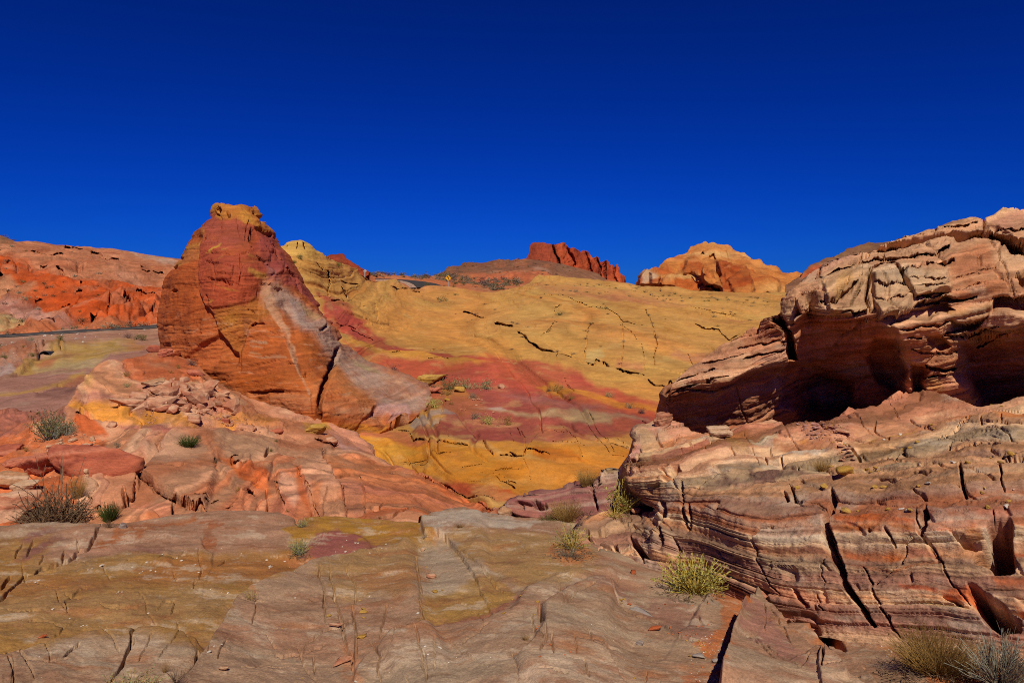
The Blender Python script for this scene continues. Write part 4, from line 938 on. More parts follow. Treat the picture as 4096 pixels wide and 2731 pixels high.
# ------------------------------------------------------------------ the tall fin
def fin_s(P):
    x, y, z = P[..., 0], P[..., 1], P[..., 2]
    return z - 0.08 * x + 0.25 * fbm(x * 0.25, y * 0.25, z * 0.25, 3, seed=81)
def fin_shape(P, U, V):
    x, y, z = P[..., 0], P[..., 1], P[..., 2]
    s = fin_s(P)
    up = 1 - ss(1080, 1220, V)
    d = -0.06 * layers(s, 0.45, P, 21, 0.85, 0.3) - 0.03 * layers(s, 0.12, P, 22, 0.75, 0.5)
    d = d - 0.05 * notch(s, 0.45, P, 21, 0.035, 0.4) - 0.04 * notch(s, 0.12, P, 22, 0.1, 0.6)
    d = d + 0.14 * fbm(x * 0.4, y * 0.3, z * 0.25, 4, seed=82) + 0.04 * fbm(x * 2, y * 2, z * 2, 4, 0.6, seed=83)
    cap = ss(-6, 8, poly_sd(U, V, K1(1790, 120, 2120, 100, 2330, 330, 2330, 400, 2200, 390, 2150, 300, 1980, 240, 1800, 250)))
    d = d + cap * (0.10 * fbm(x * 1.2, y * 1.2, z * 1.4, 4, 0.6, seed=84) + 0.02)
    flank = ss(-20, 40, poly_sd(U, V, K3(100, 100, 260, 200, 460, 560, 800, 1000, 700, 1050, 300, 500, 150, 420)))
    d = d + flank * 0.28 * np.abs(fbm(x * 1.4, y * 0.8, z * 0.6, 4, 0.6, seed=85))
    steps = [
        (K1(1690, 330, 1640, 430, 1620, 560, 1610, 700, 1620, 850, 1650, 950, 1690, 1040, 1740, 1130, 1760, 1230, 1770, 1400, 1760, 1560), -0.22, 9, 50),
        (K1(1700, 970, 1720, 1010, 1900, 980, 2050, 930, 2200, 870, 2215, 800), -0.06, 5, 200),
        (K1(1770, 1190, 1860, 1290, 1920, 1360, 1990, 1390), -0.30, 8, 100),
        (K1(2200, 1130, 2130, 1110, 2080, 1180, 2060, 1260, 2010, 1380, 1990, 1570), -0.35, 8, 140),
        (K8(-60, 230, 100, 300, 200, 360, 330, 420, 470, 465, 560, 440), -0.55, 7, 60),
        (K8(0, 155, 150, 140, 380, 130, 520, 120), -0.12, 5, 100), (K8(160, 180, 190, 180, 330, 185, 560, 190), 0.08, 5, 60),
        (K3(150, 420, 200, 640, 280, 820, 340, 1030, 400, 1190, 440, 1280), -0.16, 8, 120), (K3(320, 600, 350, 740, 400, 900, 420, 1010), -0.10, 8, 110),
        (K8(600, 410, 700, 400, 710, 340), 0.2, 6, 60),
        (K8(1060, 230, 1130, 290, 1200, 380, 1320, 390), -0.35, 6, 70), (K8(1170, 330, 1240, 320, 1320, 320), -0.15, 5, 40),
    ]
    d = d + stepset(U, V, steps, jit=7)
    cr = [(K1(1690, 420, 1710, 425), 7, 0.5), (K1(1950, 640, 1930, 730, 1900, 780), 4, 0.15), (K1(1800, 700, 2000, 720), 4, 0.1), (K1(1720, 740, 1900, 770, 2050, 800), 4, 0.12), (K1(1680, 600, 1900, 640, 2050, 650), 4, 0.1), (K1(1700, 520, 1900, 545, 2100, 540), 3.5, 0.1), (K1(1750, 590, 1780, 720, 1760, 860), 3.5, 0.08), (K1(2010, 560, 2020, 700, 2000, 800), 3.5, 0.08),
          (K1(1830, 770, 1930, 790), 5, 0.2), (K1(1680, 880, 1700, 960), 5, 0.2), (K1(1860, 260, 1850, 370), 3, 0.08), (K1(1980, 260, 2010, 380), 3, 0.06), (K1(2080, 270, 2060, 420), 3, 0.08), (K1(1410, 858, 1450, 860), 4, 0.2), (K1(1480, 590, 1500, 580), 9, 0.6), (K1(1430, 655, 1470, 650), 7, 0.5),
          (K1(1830, 170, 1840, 240, 1810, 230), 9, 0.4), (K1(1905, 200, 1920, 240), 6, 0.5), (K1(2120, 200, 2180, 240, 2190, 280), 9, 0.5), (K1(2150, 330, 2210, 360, 2290, 390), 9, 0.6), (K1(2100, 380, 2120, 450, 2150, 520), 7, 0.4), (K1(2160, 570, 2230, 620, 2290, 680), 5, 0.3),
          (K3(735, 1040, 710, 1140, 670, 1230, 640, 1310, 600, 1420, 585, 1500, 572, 1600, 570, 1680), 12, 1.1), (K3(745, 1030, 725, 1090, 700, 1180), 10, 1.0),
          (K3(0, 870, 60, 800, 130, 810), 6, 0.35), (K3(440, 1270, 490, 1245), 6, 0.25), (K3(290, 1130, 360, 1130), 4, 0.2), (K3(0, 1405, 170, 1390, 310, 1385), 5, 0.25), (K3(160, 890, 260, 905, 330, 930), 3, 0.1), (K3(0, 665, 100, 690), 3.5, 0.12),
          (K3(1070, 1500, 1110, 1540, 1140, 1560), 6, 0.3), (K8(590, 210, 900, 215, 1060, 220), 3, 0.1), (K8(600, 320, 800, 330), 3, 0.08),
          (K3(30, 20, 60, 130, 70, 200), 10, 0.5), (K3(200, 130, 260, 300, 330, 420), 6, 0.4), (K3(300, 350, 380, 450, 430, 560), 7, 0.5), (K3(550, 640, 640, 760, 690, 860), 6, 0.35), (K3(130, 460, 200, 520, 270, 540), 5, 0.25), (K3(570, 900, 600, 880, 640, 850), 6, 0.25), (K3(740, 960, 800, 1010), 5, 0.25)]
    return d + crackset(U, V, P, cr, jit=5, fr=0.035)
def fin_color(P, U, V):
    x, y, z = P[..., 0], P[..., 1], P[..., 2]
    s = fin_s(P)
    C = flat(U, '#a05a2c')
    pal = [sr(c) for c in ('#a85c30', '#9c5226', '#b06c40', '#a45a2a', '#96522c')]
    C = bands(s, 0.4, pal, 23, 0.2) * 0.6 + bands(s - 0.25 * x, 0.12, pal, 24, 0.4) * 0.4
    zones = [
        (K1(1300, 700, 1440, 640, 1600, 560, 1620, 900, 1700, 1060, 1760, 1240, 1770, 1560, 1600, 1560, 1330, 1400, 1300, 1100), '#a8552c', 10, 0.75),
        (K1(1420, 820, 1560, 800, 1640, 1000, 1680, 1180, 1400, 1190, 1350, 1000), '#a25226', 14, 0.6),
        (K1(1330, 1200, 1500, 1160, 1740, 1150, 1770, 1300, 1760, 1560, 1600, 1500, 1400, 1400), '#ae6438', 12, 0.6),
        (K1(1640, 240, 1980, 230, 2110, 300, 2330, 420, 2330, 700, 2220, 700, 2215, 850, 2050, 935, 1900, 985, 1720, 1010, 1650, 920, 1610, 720, 1620, 480, 1700, 330), '#964634', 16, 0.9),
        (K1(1650, 650, 1900, 700, 2200, 740, 2215, 850, 2050, 935, 1900, 985, 1720, 1010, 1650, 900), '#a04a2c', 22, 0.7),
        (K1(1700, 260, 2000, 240, 2100, 320, 2080, 460, 1800, 480, 1660, 460), '#8e4c40', 22, 0.6),
        (K1(1440, 640, 1500, 540, 1600, 420, 1700, 330, 1650, 430, 1610, 560, 1500, 650), '#a8743a', 6, 0.9), (K1(1490, 560, 1610, 460, 1600, 580, 1500, 640), '#a05c38', 7, 0.7),
        (K1(1790, 120, 1960, 110, 2120, 130, 2220, 260, 2330, 340, 2330, 400, 2200, 390, 2150, 320, 2090, 280, 1980, 240, 1800, 255), '#b07a36', 5),
        (K1(2050, 140, 2120, 140, 2210, 280, 2330, 350, 2330, 390, 2220, 380, 2140, 290), '#a3632e', 6, 0.8),
        (K1(1700, 545, 1770, 490, 1850, 452, 1830, 480, 1750, 530), '#b08a38', 3.5, 0.95), (K1(1830, 515, 1860, 495, 1900, 480, 1880, 500), '#a87a3a', 3, 0.8), (K1(1770, 590, 1880, 540, 1860, 560), '#a8703a', 3, 0.6),
        (K1(2080, 530, 2140, 550, 2160, 570, 2100, 550), '#a87a3a', 4, .8), (K1(2100, 660, 2240, 730, 2250, 750, 2150, 700), '#a8803e', 4, 0.9), (K1(1750, 780, 1900, 820, 2010, 850, 1900, 840), '#ab7030', 4, 0.8), (K1(1690, 930, 1740, 940, 1720, 970), '#b07a34', 4, 0.9),
        (K1(1740, 1010, 2040, 960, 2180, 880, 2330, 800, 2330, 1000, 2100, 1120, 2010, 1390, 1900, 1350, 1770, 1180), '#a0662e', 10, 0.8),
        (K1(1800, 1080, 1900, 1040, 1990, 1050, 1960, 1130, 1880, 1160), '#a87430', 8, 0.6), (K1(2020, 1060, 2100, 1100, 2040, 1300, 1990, 1370, 2020, 1200), '#86502e', 8, 0.8),
        (K1(2060, 1250, 2300, 1150, 2330, 1560, 2000, 1560), '#a8592a', 12, 0.6),
        # grey right flank
        (K3(130, 440, 220, 480, 340, 560, 440, 660, 600, 780, 760, 960, 900, 1080, 1200, 1240, 1500, 1370, 1560, 1480, 1400, 1560, 1100, 1500, 860, 1330, 700, 1130, 600, 1060, 500, 900, 380, 860, 330, 740, 260, 680, 180, 640), '#9c877a', 20, 0.85),
        (K3(330, 600, 400, 640, 470, 760, 520, 880, 420, 900, 360, 780), '#9a8880', 10, 0.7), (K3(400, 660, 520, 720, 600, 800, 520, 800), '#92803e', 7, 0.45), (K3(850, 1090, 1000, 1170, 1100, 1240, 950, 1200), '#8c8058', 8, 0.7),
        (K3(600, 1060, 700, 1150, 900, 1350, 1100, 1480, 900, 1500, 700, 1320, 640, 1200), '#a0683e', 18, 0.7), (K3(530, 920, 600, 1050, 560, 1150, 440, 1130, 400, 960), '#a05a26', 12, 0.6),
        (K3(80, 60, 210, 60, 300, 240, 440, 480, 620, 700, 700, 850, 640, 790, 480, 600, 380, 540, 280, 500, 160, 430, 110, 300), '#8a423c', 9, 0.92), (K3(150, 300, 260, 480, 220, 500, 140, 420), '#90605a', 8, 0.7), (K3(0, 350, 100, 380, 160, 430, 120, 430, 0, 390), '#a87a38', 4, 0.7),
        (K3(130, 440, 160, 440, 230, 640, 300, 820, 370, 1060, 440, 1280, 500, 1400, 470, 1400, 400, 1220, 330, 1040, 260, 820, 180, 640), '#b08a6c', 5, 0.85),
        (K3(160, 560, 200, 560, 190, 640), '#a89078', 4, .6),
        # pale streaks along the bedding
        (K3(0, 960, 130, 970, 130, 990, 0, 985), '#b49070', 3, 0.8), (K3(0, 1000, 100, 1020, 100, 1030, 0, 1020), '#b08866', 3, 0.7), (K3(0, 1100, 150, 1090, 300, 1080, 300, 1090, 100, 1110), '#b08c6c', 3, 0.7), (K3(0, 1065, 90, 1070, 90, 1080, 0, 1080), '#ae8460', 3, 0.7),
        (K8(150, 170, 400, 160, 520, 180, 500, 300, 300, 330, 160, 280), '#a5704e', 8, 0.7), (K8(560, 180, 1060, 220, 1200, 380, 1300, 420, 900, 400, 700, 340, 600, 320), '#a8704c', 12, 0.6), (K8(700, 260, 1000, 270, 1160, 320, 1000, 340, 720, 310), '#a88468', 8, 0.6),
        (K8(1070, 225, 1330, 220, 1350, 320, 1200, 330, 1100, 270), '#a88480', 7, 0.9), (K8(1180, 330, 1330, 330, 1320, 380, 1210, 380), '#a8827a', 6, 0.8),
        (K8(150, 310, 330, 350, 560, 400, 570, 440, 470, 460, 330, 420, 180, 360), '#a86426', 8, 0.8), (K8(590, 400, 860, 400, 1100, 440, 1500, 600, 600, 560), '#b0762c', 9, 0.9),
        (K8(-100, -20, 90, 20, 400, 30, 520, 100, 200, 140, -60, 150), '#a0521f', 12, 0.7),
    ]
    C = paint(C, U, V, zones, warp=8, fr=0.015, seed=9)
    th = bands(s - 0.12 * x, 0.07, [[0.84], [1.0], [1.12], [0.95], [1.18]], 25, 0.4)
    low = ss(1180, 1300, V)[..., None]
    C = C * (1 + (th - 1) * (0.3 + 0.6 * low))
    k = fbm(x * 1.2 , y * 1.2, z * 6, 5, 0.62, seed=86)
    C = tint(C, ss(0.35, 0.8, k) * 0.4 * low[..., 0], '#bb9878')
    k2 = fbm(x * 1.6, y * 1.6, z * 0.35, 4, 0.6, seed=87)       # run-off varnish
    C = tint(C, ss(0.2, 0.7, k2) * 0.35, '#7c3c22')
    return C * np.array([0.92, 0.86, 0.8])
finL = [(805, 950), (815, 932), (822, 868), (850, 864), (870, 860), (893, 820), (908, 812), (910, 790), (927, 766), (965, 738), (1008, 717), (1042, 703), (1061, 685), (1104, 655), (1157, 646), (1228, 631), (1300, 627), (1348, 636), (1415, 642), (1500, 690), (1600, 790), (1780, 1000)]
finR = [(805, 985), (815, 996), (822, 1006), (850, 1040), (889, 1056), (913, 1090), (933, 1100), (953, 1115), (991, 1129), (1039, 1163), (1091, 1191), (1139, 1215), (1197, 1253), (1263, 1297), (1307, 1330), (1359, 1363), (1407, 1411), (1445, 1469), (1484, 1550), (1517, 1622), (1555, 1700), (1600, 1720), (1640, 1700), (1690, 1640), (1730, 1540), (1780, 1420)]
fin_ctrl = [(640, 1300, 27), (700, 1050, 27), (937, 830, 27.6), (1000, 1000, 25.6), (810, 1200, 24.6), (1000, 1400, 24.2), (850, 1450, 24.2), (1280, 1650, 22.3), (1150, 1250, 25.2), (1200, 1100, 28.2), (1110, 940, 28.4), (1400, 1420, 28), (1330, 1310, 28.3),
            (1690, 1560, 27), (1450, 1600, 23.6), (1280, 1400, 24.8), (1000, 1760, 24.5), (1400, 1760, 22.9), (1560, 1690, 23.7), (700, 1480, 26), (860, 840, 27.6), (1620, 1640, 24.8), (640, 1160, 27.6), (800, 930, 26.6), (1640, 1540, 27.2)]
def fin_ray(U, V, P):
    # the cap stones sit back; rounded turn of the left edge
    e = np.interp(V, [p[0] for p in finL], [p[1] for p in finL])
    t = np.clip((U - e) / 40.0, 0, 1)
    r = np.interp(V, [p[0] for p in finR], [p[1] for p in finR])
    q = np.clip((r - U) / 26.0, 0, 1)
    top = np.clip((V - 812) / 30.0, 0, 1)
    return 1.5 * (1 - np.sqrt(1 - (1 - t) ** 2)) + 0.7 * (1 - ss(1380, 1480, V)) * (1 - np.sqrt(1 - (1 - q) ** 2)) + 0.5 * (1 - np.sqrt(1 - (1 - top) ** 2))
sheet('rock_fin', finL, finR, fin_ctrl, rock_mat('fin_stone', 1.4, 0.6, 9.0, (0, 0.05, 0), 0.2), fin_shape, fin_color, px=3.6, kind='rows', span=(1780, 822), ray=fin_ray,
      back=[(0.3, 0.05), (0.9, 0.4), (1.6, 1.4), (2.0, 6)], sides=3.0)
tag(bpy.data.objects['rock_fin'], 'tall pink and orange sandstone fin with a yellow cap, rising above the left bank', 'rock fin')
# ------------------------------------------------------------------ layered bank on the right
def rb_s(P, U=None, V=None):
    x, y, z = P[..., 0], P[..., 1], P[..., 2]
    return z - 0.20 * x + 0.125 * (y - 5) + 0.05 * fbm(x * 0.5, y * 0.5, z * 0.8, 3, seed=91) + 0.012 * fbm(x * 2.5, y * 2.5, z * 2, 2, seed=90)
def rb_shape(P, U, V):
    x, y, z = P[..., 0], P[..., 1], P[..., 2]
    s = rb_s(P)
    smooth = ss(-30, 60, poly_sd(U, V, K6(800, 760, 1100, 480, 1300, 340, 2300, 330, 2300, 420, 1900, 620, 1400, 820, 1000, 960)))
    A = (1 - 0.75 * smooth) * (1.7 - 0.7 * ss(1850, 2050, V))
    L1 = layers(s, 0.17, P, 31, 0.72, 0.6)
    L2 = layers(s, 0.055, P, 32, 0.65, 1.2)
    L3 = layers(s, 0.02, P, 33, 0.6, 2.0)
    d = A * (-0.11 * L1 - 0.05 * L2 - 0.014 * L3)
    d = d - A * (0.09 * notch(s, 0.17, P, 31, 0.05, 0.7) + 0.045 * notch(s, 0.055, P, 32, 0.09, 1.0) + 0.016 * notch(s, 0.02, P, 33, 0.16, 1.6))
    # upright joints that break single layers into blocks
    q = s / 0.17 + 1.2 * n3(s / 0.17 * 0.37, s * 0 + 31 * 3.3, s * 0)
    i = np.floor(q)
    xx = x * 1.25 + h1(i, 40) * 17 + 0.10 * fbm(x * 3, y * 3, z * 3, 2, seed=92) + 0.15 * y
    e = np.abs(xx - np.round(xx)) * 0.8
    d = d - A * 0.05 * (1 - ss(0.004, 0.022, e)) * (h1(np.round(xx) + i * 7, 41) > 0.55) - A * 0.012 * (1 - ss(0.0, 0.14, e))
    q2 = s / 0.055 + 1.2 * n3(s / 0.055 * 0.37, s * 0 + 32 * 3.3, s * 0)
    i2 = np.floor(q2)
    xx = x * 2.6 + h1(i2, 42) * 17 + 0.12 * fbm(x * 4, y * 3, z * 4, 2, seed=93)
    e = np.abs(xx - np.round(xx)) / 2.6
    d = d - A * 0.022 * (1 - ss(0.003, 0.016, e)) * (h1(np.round(xx) + i2 * 5, 43) > 0.6)
    d = d + 0.07 * fbm(x * 0.8, y * 0.6, z * 0.6, 3, seed=94) + 0.02 * fbm(x * 3.5, y * 3, z * 2.5, 4, 0.55, seed=95) + 0.008 * fbm(x * 14, y * 14, z * 14, 3, 0.6, seed=96)
    # lumpy tongue at the left end
    tg = ss(-10, 40, poly_sd(U, V, K7(690, 1260, 830, 1190, 1300, 1150, 1450, 1200, 1500, 1600, 1100, 1560, 680, 1400)))
    d = d + tg * 0.10 * fbm(x * 3.2, y * 2.2, z * 2.2, 3, 0.5, seed=97)
    cr = [
        (B4(700, -20, 730, 80, 700, 170, 660, 230, 650, 300, 660, 380, 690, 470, 730, 580, 770, 700, 820, 770, 870, 850, 930, 910, 970, 980, 1020, 1060), 20, 0.5), (B4(640, 250, 690, 300, 720, 440, 760, 560, 790, 720), 12, 0.4),
        (B4(1490, 130, 1470, 230, 1440, 340), 19, 0.5), (B4(1440, 340, 1330, 390, 1270, 480, 1240, 550, 1180, 600, 1090, 660, 1005, 715), 6, 0.12), (B4(1440, 350, 1540, 430, 1590, 520, 1640, 650, 1720, 750, 1810, 870), 6, 0.12),
        (B4(930, 560, 970, 640, 1000, 710, 1040, 820, 1090, 950, 1150, 1050, 1220, 1140), 8, 0.16), (B4(1130, 970, 1160, 1050, 1200, 1110), 8, 0.12),
        (B4(40, 370, 20, 470, 50, 560, 100, 650, 150, 740, 210, 800), 6, 0.12), (B4(640, 490, 600, 540, 590, 640, 620, 740), 4, 0.07), (B4(210, 520, 160, 540, 150, 600), 3, 0.05), (B4(1410, 150, 1430, 260), 5, 0.1),
        (B4(520, 790, 560, 890, 600, 930), 6, 0.1), (B4(340, 760, 380, 850, 470, 900), 16, 0.1),
        (B4(1150, 290, 1180, 340, 1210, 420), 11, 0.14), (B4(1000, 300, 1040, 330), 8, 0.1), (B4(1400, 0, 1480, 60, 1500, 100), 9, 0.15), (B4(1780, -200, 1790, -60, 1830, 90), 12, 0.3), (B4(2110, -200, 2140, 40), 7, 0.2), (B4(2050, 160, 2060, 250), 5, 0.08),
        (K6(380, 1170, 390, 1280, 460, 1295), 10, 0.25), (K6(300, 1220, 340, 1300), 12, 0.2), (K6(430, 1010, 420, 1060), 5, 0.1), (K6(190, 830, 195, 890), 4, 0.08), (K6(290, 910, 285, 990), 4, 0.1), (K6(150, 920, 150, 1000), 4, 0.08),
        (K6(1100, 1130, 1250, 1140, 1420, 1100, 1560, 1100), 10, 0.22), (K6(790, 780, 850, 850, 930, 930, 940, 970), 9, 0.25), (K6(1090, 980, 1150, 930, 1250, 900), 9, 0.2), (K6(1240, 980, 1240, 900, 1300, 860), 9, 0.2), (K6(1690, 780, 1690, 900), 6, 0.15), (K6(1700, 905, 1900, 890, 2150, 880), 9, 0.2), (K6(1610, 750, 1700, 700, 1790, 620, 1860, 580), 10, 0.3), (K6(1940, 580, 1950, 670), 6, 0.12),
        (K6(2020, 680, 2130, 720, 2200, 780, 2260, 890), 4, 0.06), (K6(2120, 560, 2130, 620), 5, 0.1), (K6(1060, 580, 1060, 680, 1170, 740, 1160, 780), 5, 0.1), (K6(870, 550, 940, 630, 1050, 730), 3, 0.05), (K6(1120, 390, 1200, 480, 1260, 560), 4, 0.06), (K6(1340, 570, 1430, 620, 1520, 660), 5, 0.08),
        (K6(270, 640, 330, 750, 450, 860), 3, 0.04), (K7(2040, 500, 2080, 600, 2190, 790), 3, 0.04),
        (K7(1490, 770, 1460, 840, 1400, 900), 22, 0.4), (K7(1340, 800, 1430, 770), 9, 0.25), (K7(1350, 570, 1420, 550, 1500, 500), 7, 0.2), (K7(1270, 1000, 1300, 940, 1370, 920), 10, 0.25), (K7(1530, 900, 1530, 980, 1545, 1080, 1560, 1200, 1580, 1300), 11, 0.25), (K7(1600, 1100, 1610, 1200, 1600, 1300), 10, 0.25), (K7(1360, 1050, 1390, 1150, 1330, 1250), 20, 0.4), (K7(1180, 1110, 1280, 1120), 16, 0.35), (K7(1150, 600, 1160, 680, 1120, 780, 1110, 830), 7, 0.2),
        (K7(735, 1300, 740, 1380, 830, 1430, 960, 1480), 14, 0.2), (K7(940, 1380, 970, 1440, 990, 1480), 9, 0.2), (K7(1080, 1350, 1130, 1420, 1180, 1480, 1240, 1540), 18, 0.3), (K7(1210, 1400, 1190, 1470), 15, 0.25), (K7(1370, 1310, 1390, 1400, 1360, 1470), 16, 0.3), (K7(1470, 1380, 1500, 1480), 8, 0.2), (K7(1060, 1200, 1065, 1260), 5, 0.1), (K7(830, 1270, 840, 1330), 8, 0.12),
        (K7(2170, 1290, 2110, 1380, 2100, 1470, 2140, 1600), 6, 0.12), (K7(2150, 1320, 2180, 1280, 2300, 1270), 8, 0.12), (K7(1540, 700, 1620, 620, 1900, 590), 4, 0.07), (K7(1870, 600, 1880, 540, 1920, 510), 6, 0.1), (K7(1640, 960, 1720, 900, 1900, 860), 4, 0.06),
    ]
    d = d + crackset(U, V, P, [(q, w * (0.72 if w > 15 else 0.6), e * 0.8) for q, w, e in cr], jit=6, fr=0.025)
    # scooped caves near the right edge
    Uw = U + 8 * fbm(U * 0.02, V * 0.02, U * 0, 3); Vw = V + 8 * fbm(U * 0.02, V * 0.02, U * 0 + 5, 3)
    for pts, dep, e in ((B4(2010, 250, 2100, 235, 2190, 260, 2220, 340, 2200, 420, 2215, 560, 2160, 620, 2040, 630, 1960, 590, 1870, 530, 1900, 470, 1990, 390), 0.55, 26),
                        (B4(1820, 715, 1900, 740, 1960, 800, 2100, 900, 2250, 990, 2220, 1100, 2080, 1110, 1940, 1020, 1840, 900), 0.5, 22),
                        (B4(1700, 320, 1760, 330, 1850, 380, 1960, 410, 1880, 450, 1780, 420), 0.14, 18), (B4(1600, 810, 1660, 820, 1760, 880, 1700, 890), 0.12, 10)):
        d = d - dep * ss(-e * 0.4, e, poly_sd(Uw, Vw, pts))
    return d
def rb_color(P, U, V):
    x, y, z = P[..., 0], P[..., 1], P[..., 2]
    s = rb_s(P)
    pal = [sr(c) for c in ('#a8876a', '#92604c', '#bb9c7c', '#7c4a44', '#a0663e', '#96705c', '#c6ae8c', '#703e3c')]
    C = bands(s, 0.12, pal, 34, 0.35) * 0.4 + bands(s, 0.035, pal, 35, 0.45) * 0.6
    zones = [
        # pink rubble ledge and smooth hollow
        (K6(0, 650, 200, 590, 420, 540, 760, 580, 1060, 460, 1300, 320, 2300, 300, 2300, 400, 1900, 560, 1500, 640, 1300, 740, 1000, 760, 800, 760, 780, 900, 930, 970, 800, 980, 700, 800, 300, 780, 0, 740), '#a97258', 12, 0.8),
        (K6(1000, 560, 1700, 560, 1500, 740, 1280, 860, 1000, 960, 820, 780), '#956a4c', 16, 0.6), (K6(880, 780, 1200, 760, 1400, 800, 1150, 900, 1000, 960), '#80603e', 14, 0.6), (K6(1150, 720, 1400, 660, 1330, 700, 1180, 740), '#9a7c3a', 7, 0.8), (K6(1000, 750, 1100, 730, 1060, 780), '#9a7a38', 6, 0.7),
        (K6(1820, 620, 1900, 570, 1960, 680, 1800, 700, 1640, 760), '#77604c', 8, 0.7),
        (K6(0, 780, 240, 740, 270, 770, 60, 820), '#ab9a78', 7, 0.8), (K6(0, 890, 500, 870, 700, 900, 650, 920, 0, 920), '#a59888', 6, 0.8), (K6(180, 790, 700, 770, 780, 820, 500, 840, 190, 840), '#8e5638', 6, 0.8), (K6(390, 760, 520, 770, 470, 800), '#a86f38', 6, 0.7),
        (K7(1140, 540, 1200, 520, 1380, 540, 1300, 620, 1240, 740, 1160, 760), '#9c8262', 9, 0.7), (K7(1100, 600, 1170, 560, 1150, 680, 1100, 690), '#906468', 7, 0.6), (K7(1440, 400, 1620, 410, 1750, 500, 1560, 520, 1400, 490), '#a5745c', 8, 0.8), (K7(1700, 490, 1850, 475, 1920, 500, 1850, 570, 1760, 580), '#a07e44', 8, 0.6),
        (K7(1320, 620, 1500, 530, 1560, 560, 1500, 680, 1300, 760, 1230, 760), '#7c5c46', 10, 0.6), (K7(1900, 590, 2100, 600, 2080, 660, 1950, 670), '#8c7038', 10, 0.5), (K7(2100, 570, 2300, 560, 2300, 620, 2150, 620), '#a39c8c', 8, 0.6),
        (K7(1500, 760, 1800, 620, 2300, 640, 2300, 780, 1700, 860, 1480, 900), '#8a6050', 12, 0.35), (K7(1660, 960, 1760, 900, 2300, 880, 2300, 930, 1800, 960), '#70484a', 7, 0.6),
        (K6(0, 1030, 400, 1060, 380, 1110, 0, 1110), '#74504c', 7, 0.7), (K6(380, 1060, 720, 1080, 720, 1120, 400, 1110), '#7c4c44', 7, 0.6),
        # orange streaks low on the right
        (B4(690, 200, 1000, 190, 1420, 210, 1430, 260, 1200, 260, 720, 240), '#984c24', 6, 0.9), (B4(700, 250, 1430, 260, 1420, 320, 1100, 310, 760, 280), '#a5602e', 9, 0.6), (B4(1500, 230, 1760, 250, 2010, 270, 2000, 310, 1700, 320, 1480, 300), '#b05824', 8, 0.95), (B4(1490, 120, 2300, 130, 2300, 240, 1900, 240, 1510, 220), '#905e4e', 9, 0.6),
        (B4(1700, 310, 1950, 320, 1960, 400, 1800, 420), '#9c5c26', 10, 0.8), (B4(770, 440, 1050, 440, 1270, 480, 1240, 510, 900, 510, 780, 490), '#a2562a', 7, 0.9), (B4(760, 550, 1100, 565, 1180, 590, 1600, 500, 1620, 540, 1200, 610, 900, 580), '#9a5632', 7, 0.7), (B4(1300, 440, 1560, 450, 1580, 480, 1300, 500), '#8c5848', 7, 0.7),
        (B4(1210, 705, 1400, 720, 1560, 740, 1560, 775, 1350, 760, 1220, 740), '#99401c', 6, 0.95), (B4(1560, 760, 1830, 710, 1850, 860, 1740, 850, 1620, 810), '#b0562a', 8, 0.9), (B4(1110, 640, 1300, 600, 1640, 620, 1600, 680, 1300, 670), '#8c6450', 9, 0.7),
        (B4(720, 330, 1000, 310, 1100, 380, 1260, 430, 900, 440, 760, 400), '#a58c74', 10, 0.7), (B4(820, 350, 940, 360, 900, 420), '#ad8c6a', 10, 0.5), (B4(1020, 740, 1250, 780, 1700, 880, 1860, 980, 1500, 900, 1150, 850), '#97806c', 10, 0.7), (B4(1350, 830, 1560, 840, 1780, 910, 1500, 890), '#a08050', 9, 0.6),
        (B4(2000, 650, 2300, 640, 2300, 740, 2050, 730), '#8f4a28', 9, 0.8), (B4(2010, 700, 2300, 700, 2300, 960, 2100, 880), '#7c5a48', 10, 0.6), (B4(2200, 880, 2300, 900, 2300, 970, 2220, 940), '#a04a22', 6, 0.8), (B4(2180, 460, 2300, 470, 2300, 500, 2200, 500), '#a04a26', 6, 0.8),
        (B4(0, 640, 150, 740, 500, 780, 880, 900, 1020, 1060, 800, 980, 400, 900, 0, 800), '#96604a', 10, 0.7), (B4(1130, 970, 1500, 960, 1900, 1020, 2100, 1120, 1700, 1130, 1300, 1080), '#8c6e60', 9, 0.5),
        (B4(100, 260, 660, 290, 650, 400, 300, 400, 60, 360), '#ab9c8a', 10, 0.6), (B4(20, 440, 600, 480, 700, 600, 300, 640, 80, 600), '#a08a70', 14, 0.6), (B4(0, 420, 300, 420, 700, 455, 680, 475, 300, 445, 0, 440), '#74483a', 5, 0.7),
    ]
    C = paint(C, U, V, zones, warp=12, fr=0.012, seed=10)
    th = bands(s, 0.022, [[0.72], [1.0], [1.14], [0.86], [1.22], [1.04]], 36, 0.4) * bands(s, 0.075, [[0.8], [1.05], [1.15], [0.95], [0.7], [1.1]], 37, 0.5)
    C = C * th * np.array([1.16, 1.10, 1.02])
    k = fbm(x * 2.0, y * 2.0, z * 5, 5, 0.62, seed=98)
    C = tint(C, ss(0.25, 0.8, k) * 0.4, '#b5a48e'); return tint(C, ss(0.3, 0.8, -k) * 0.3, '#704840')
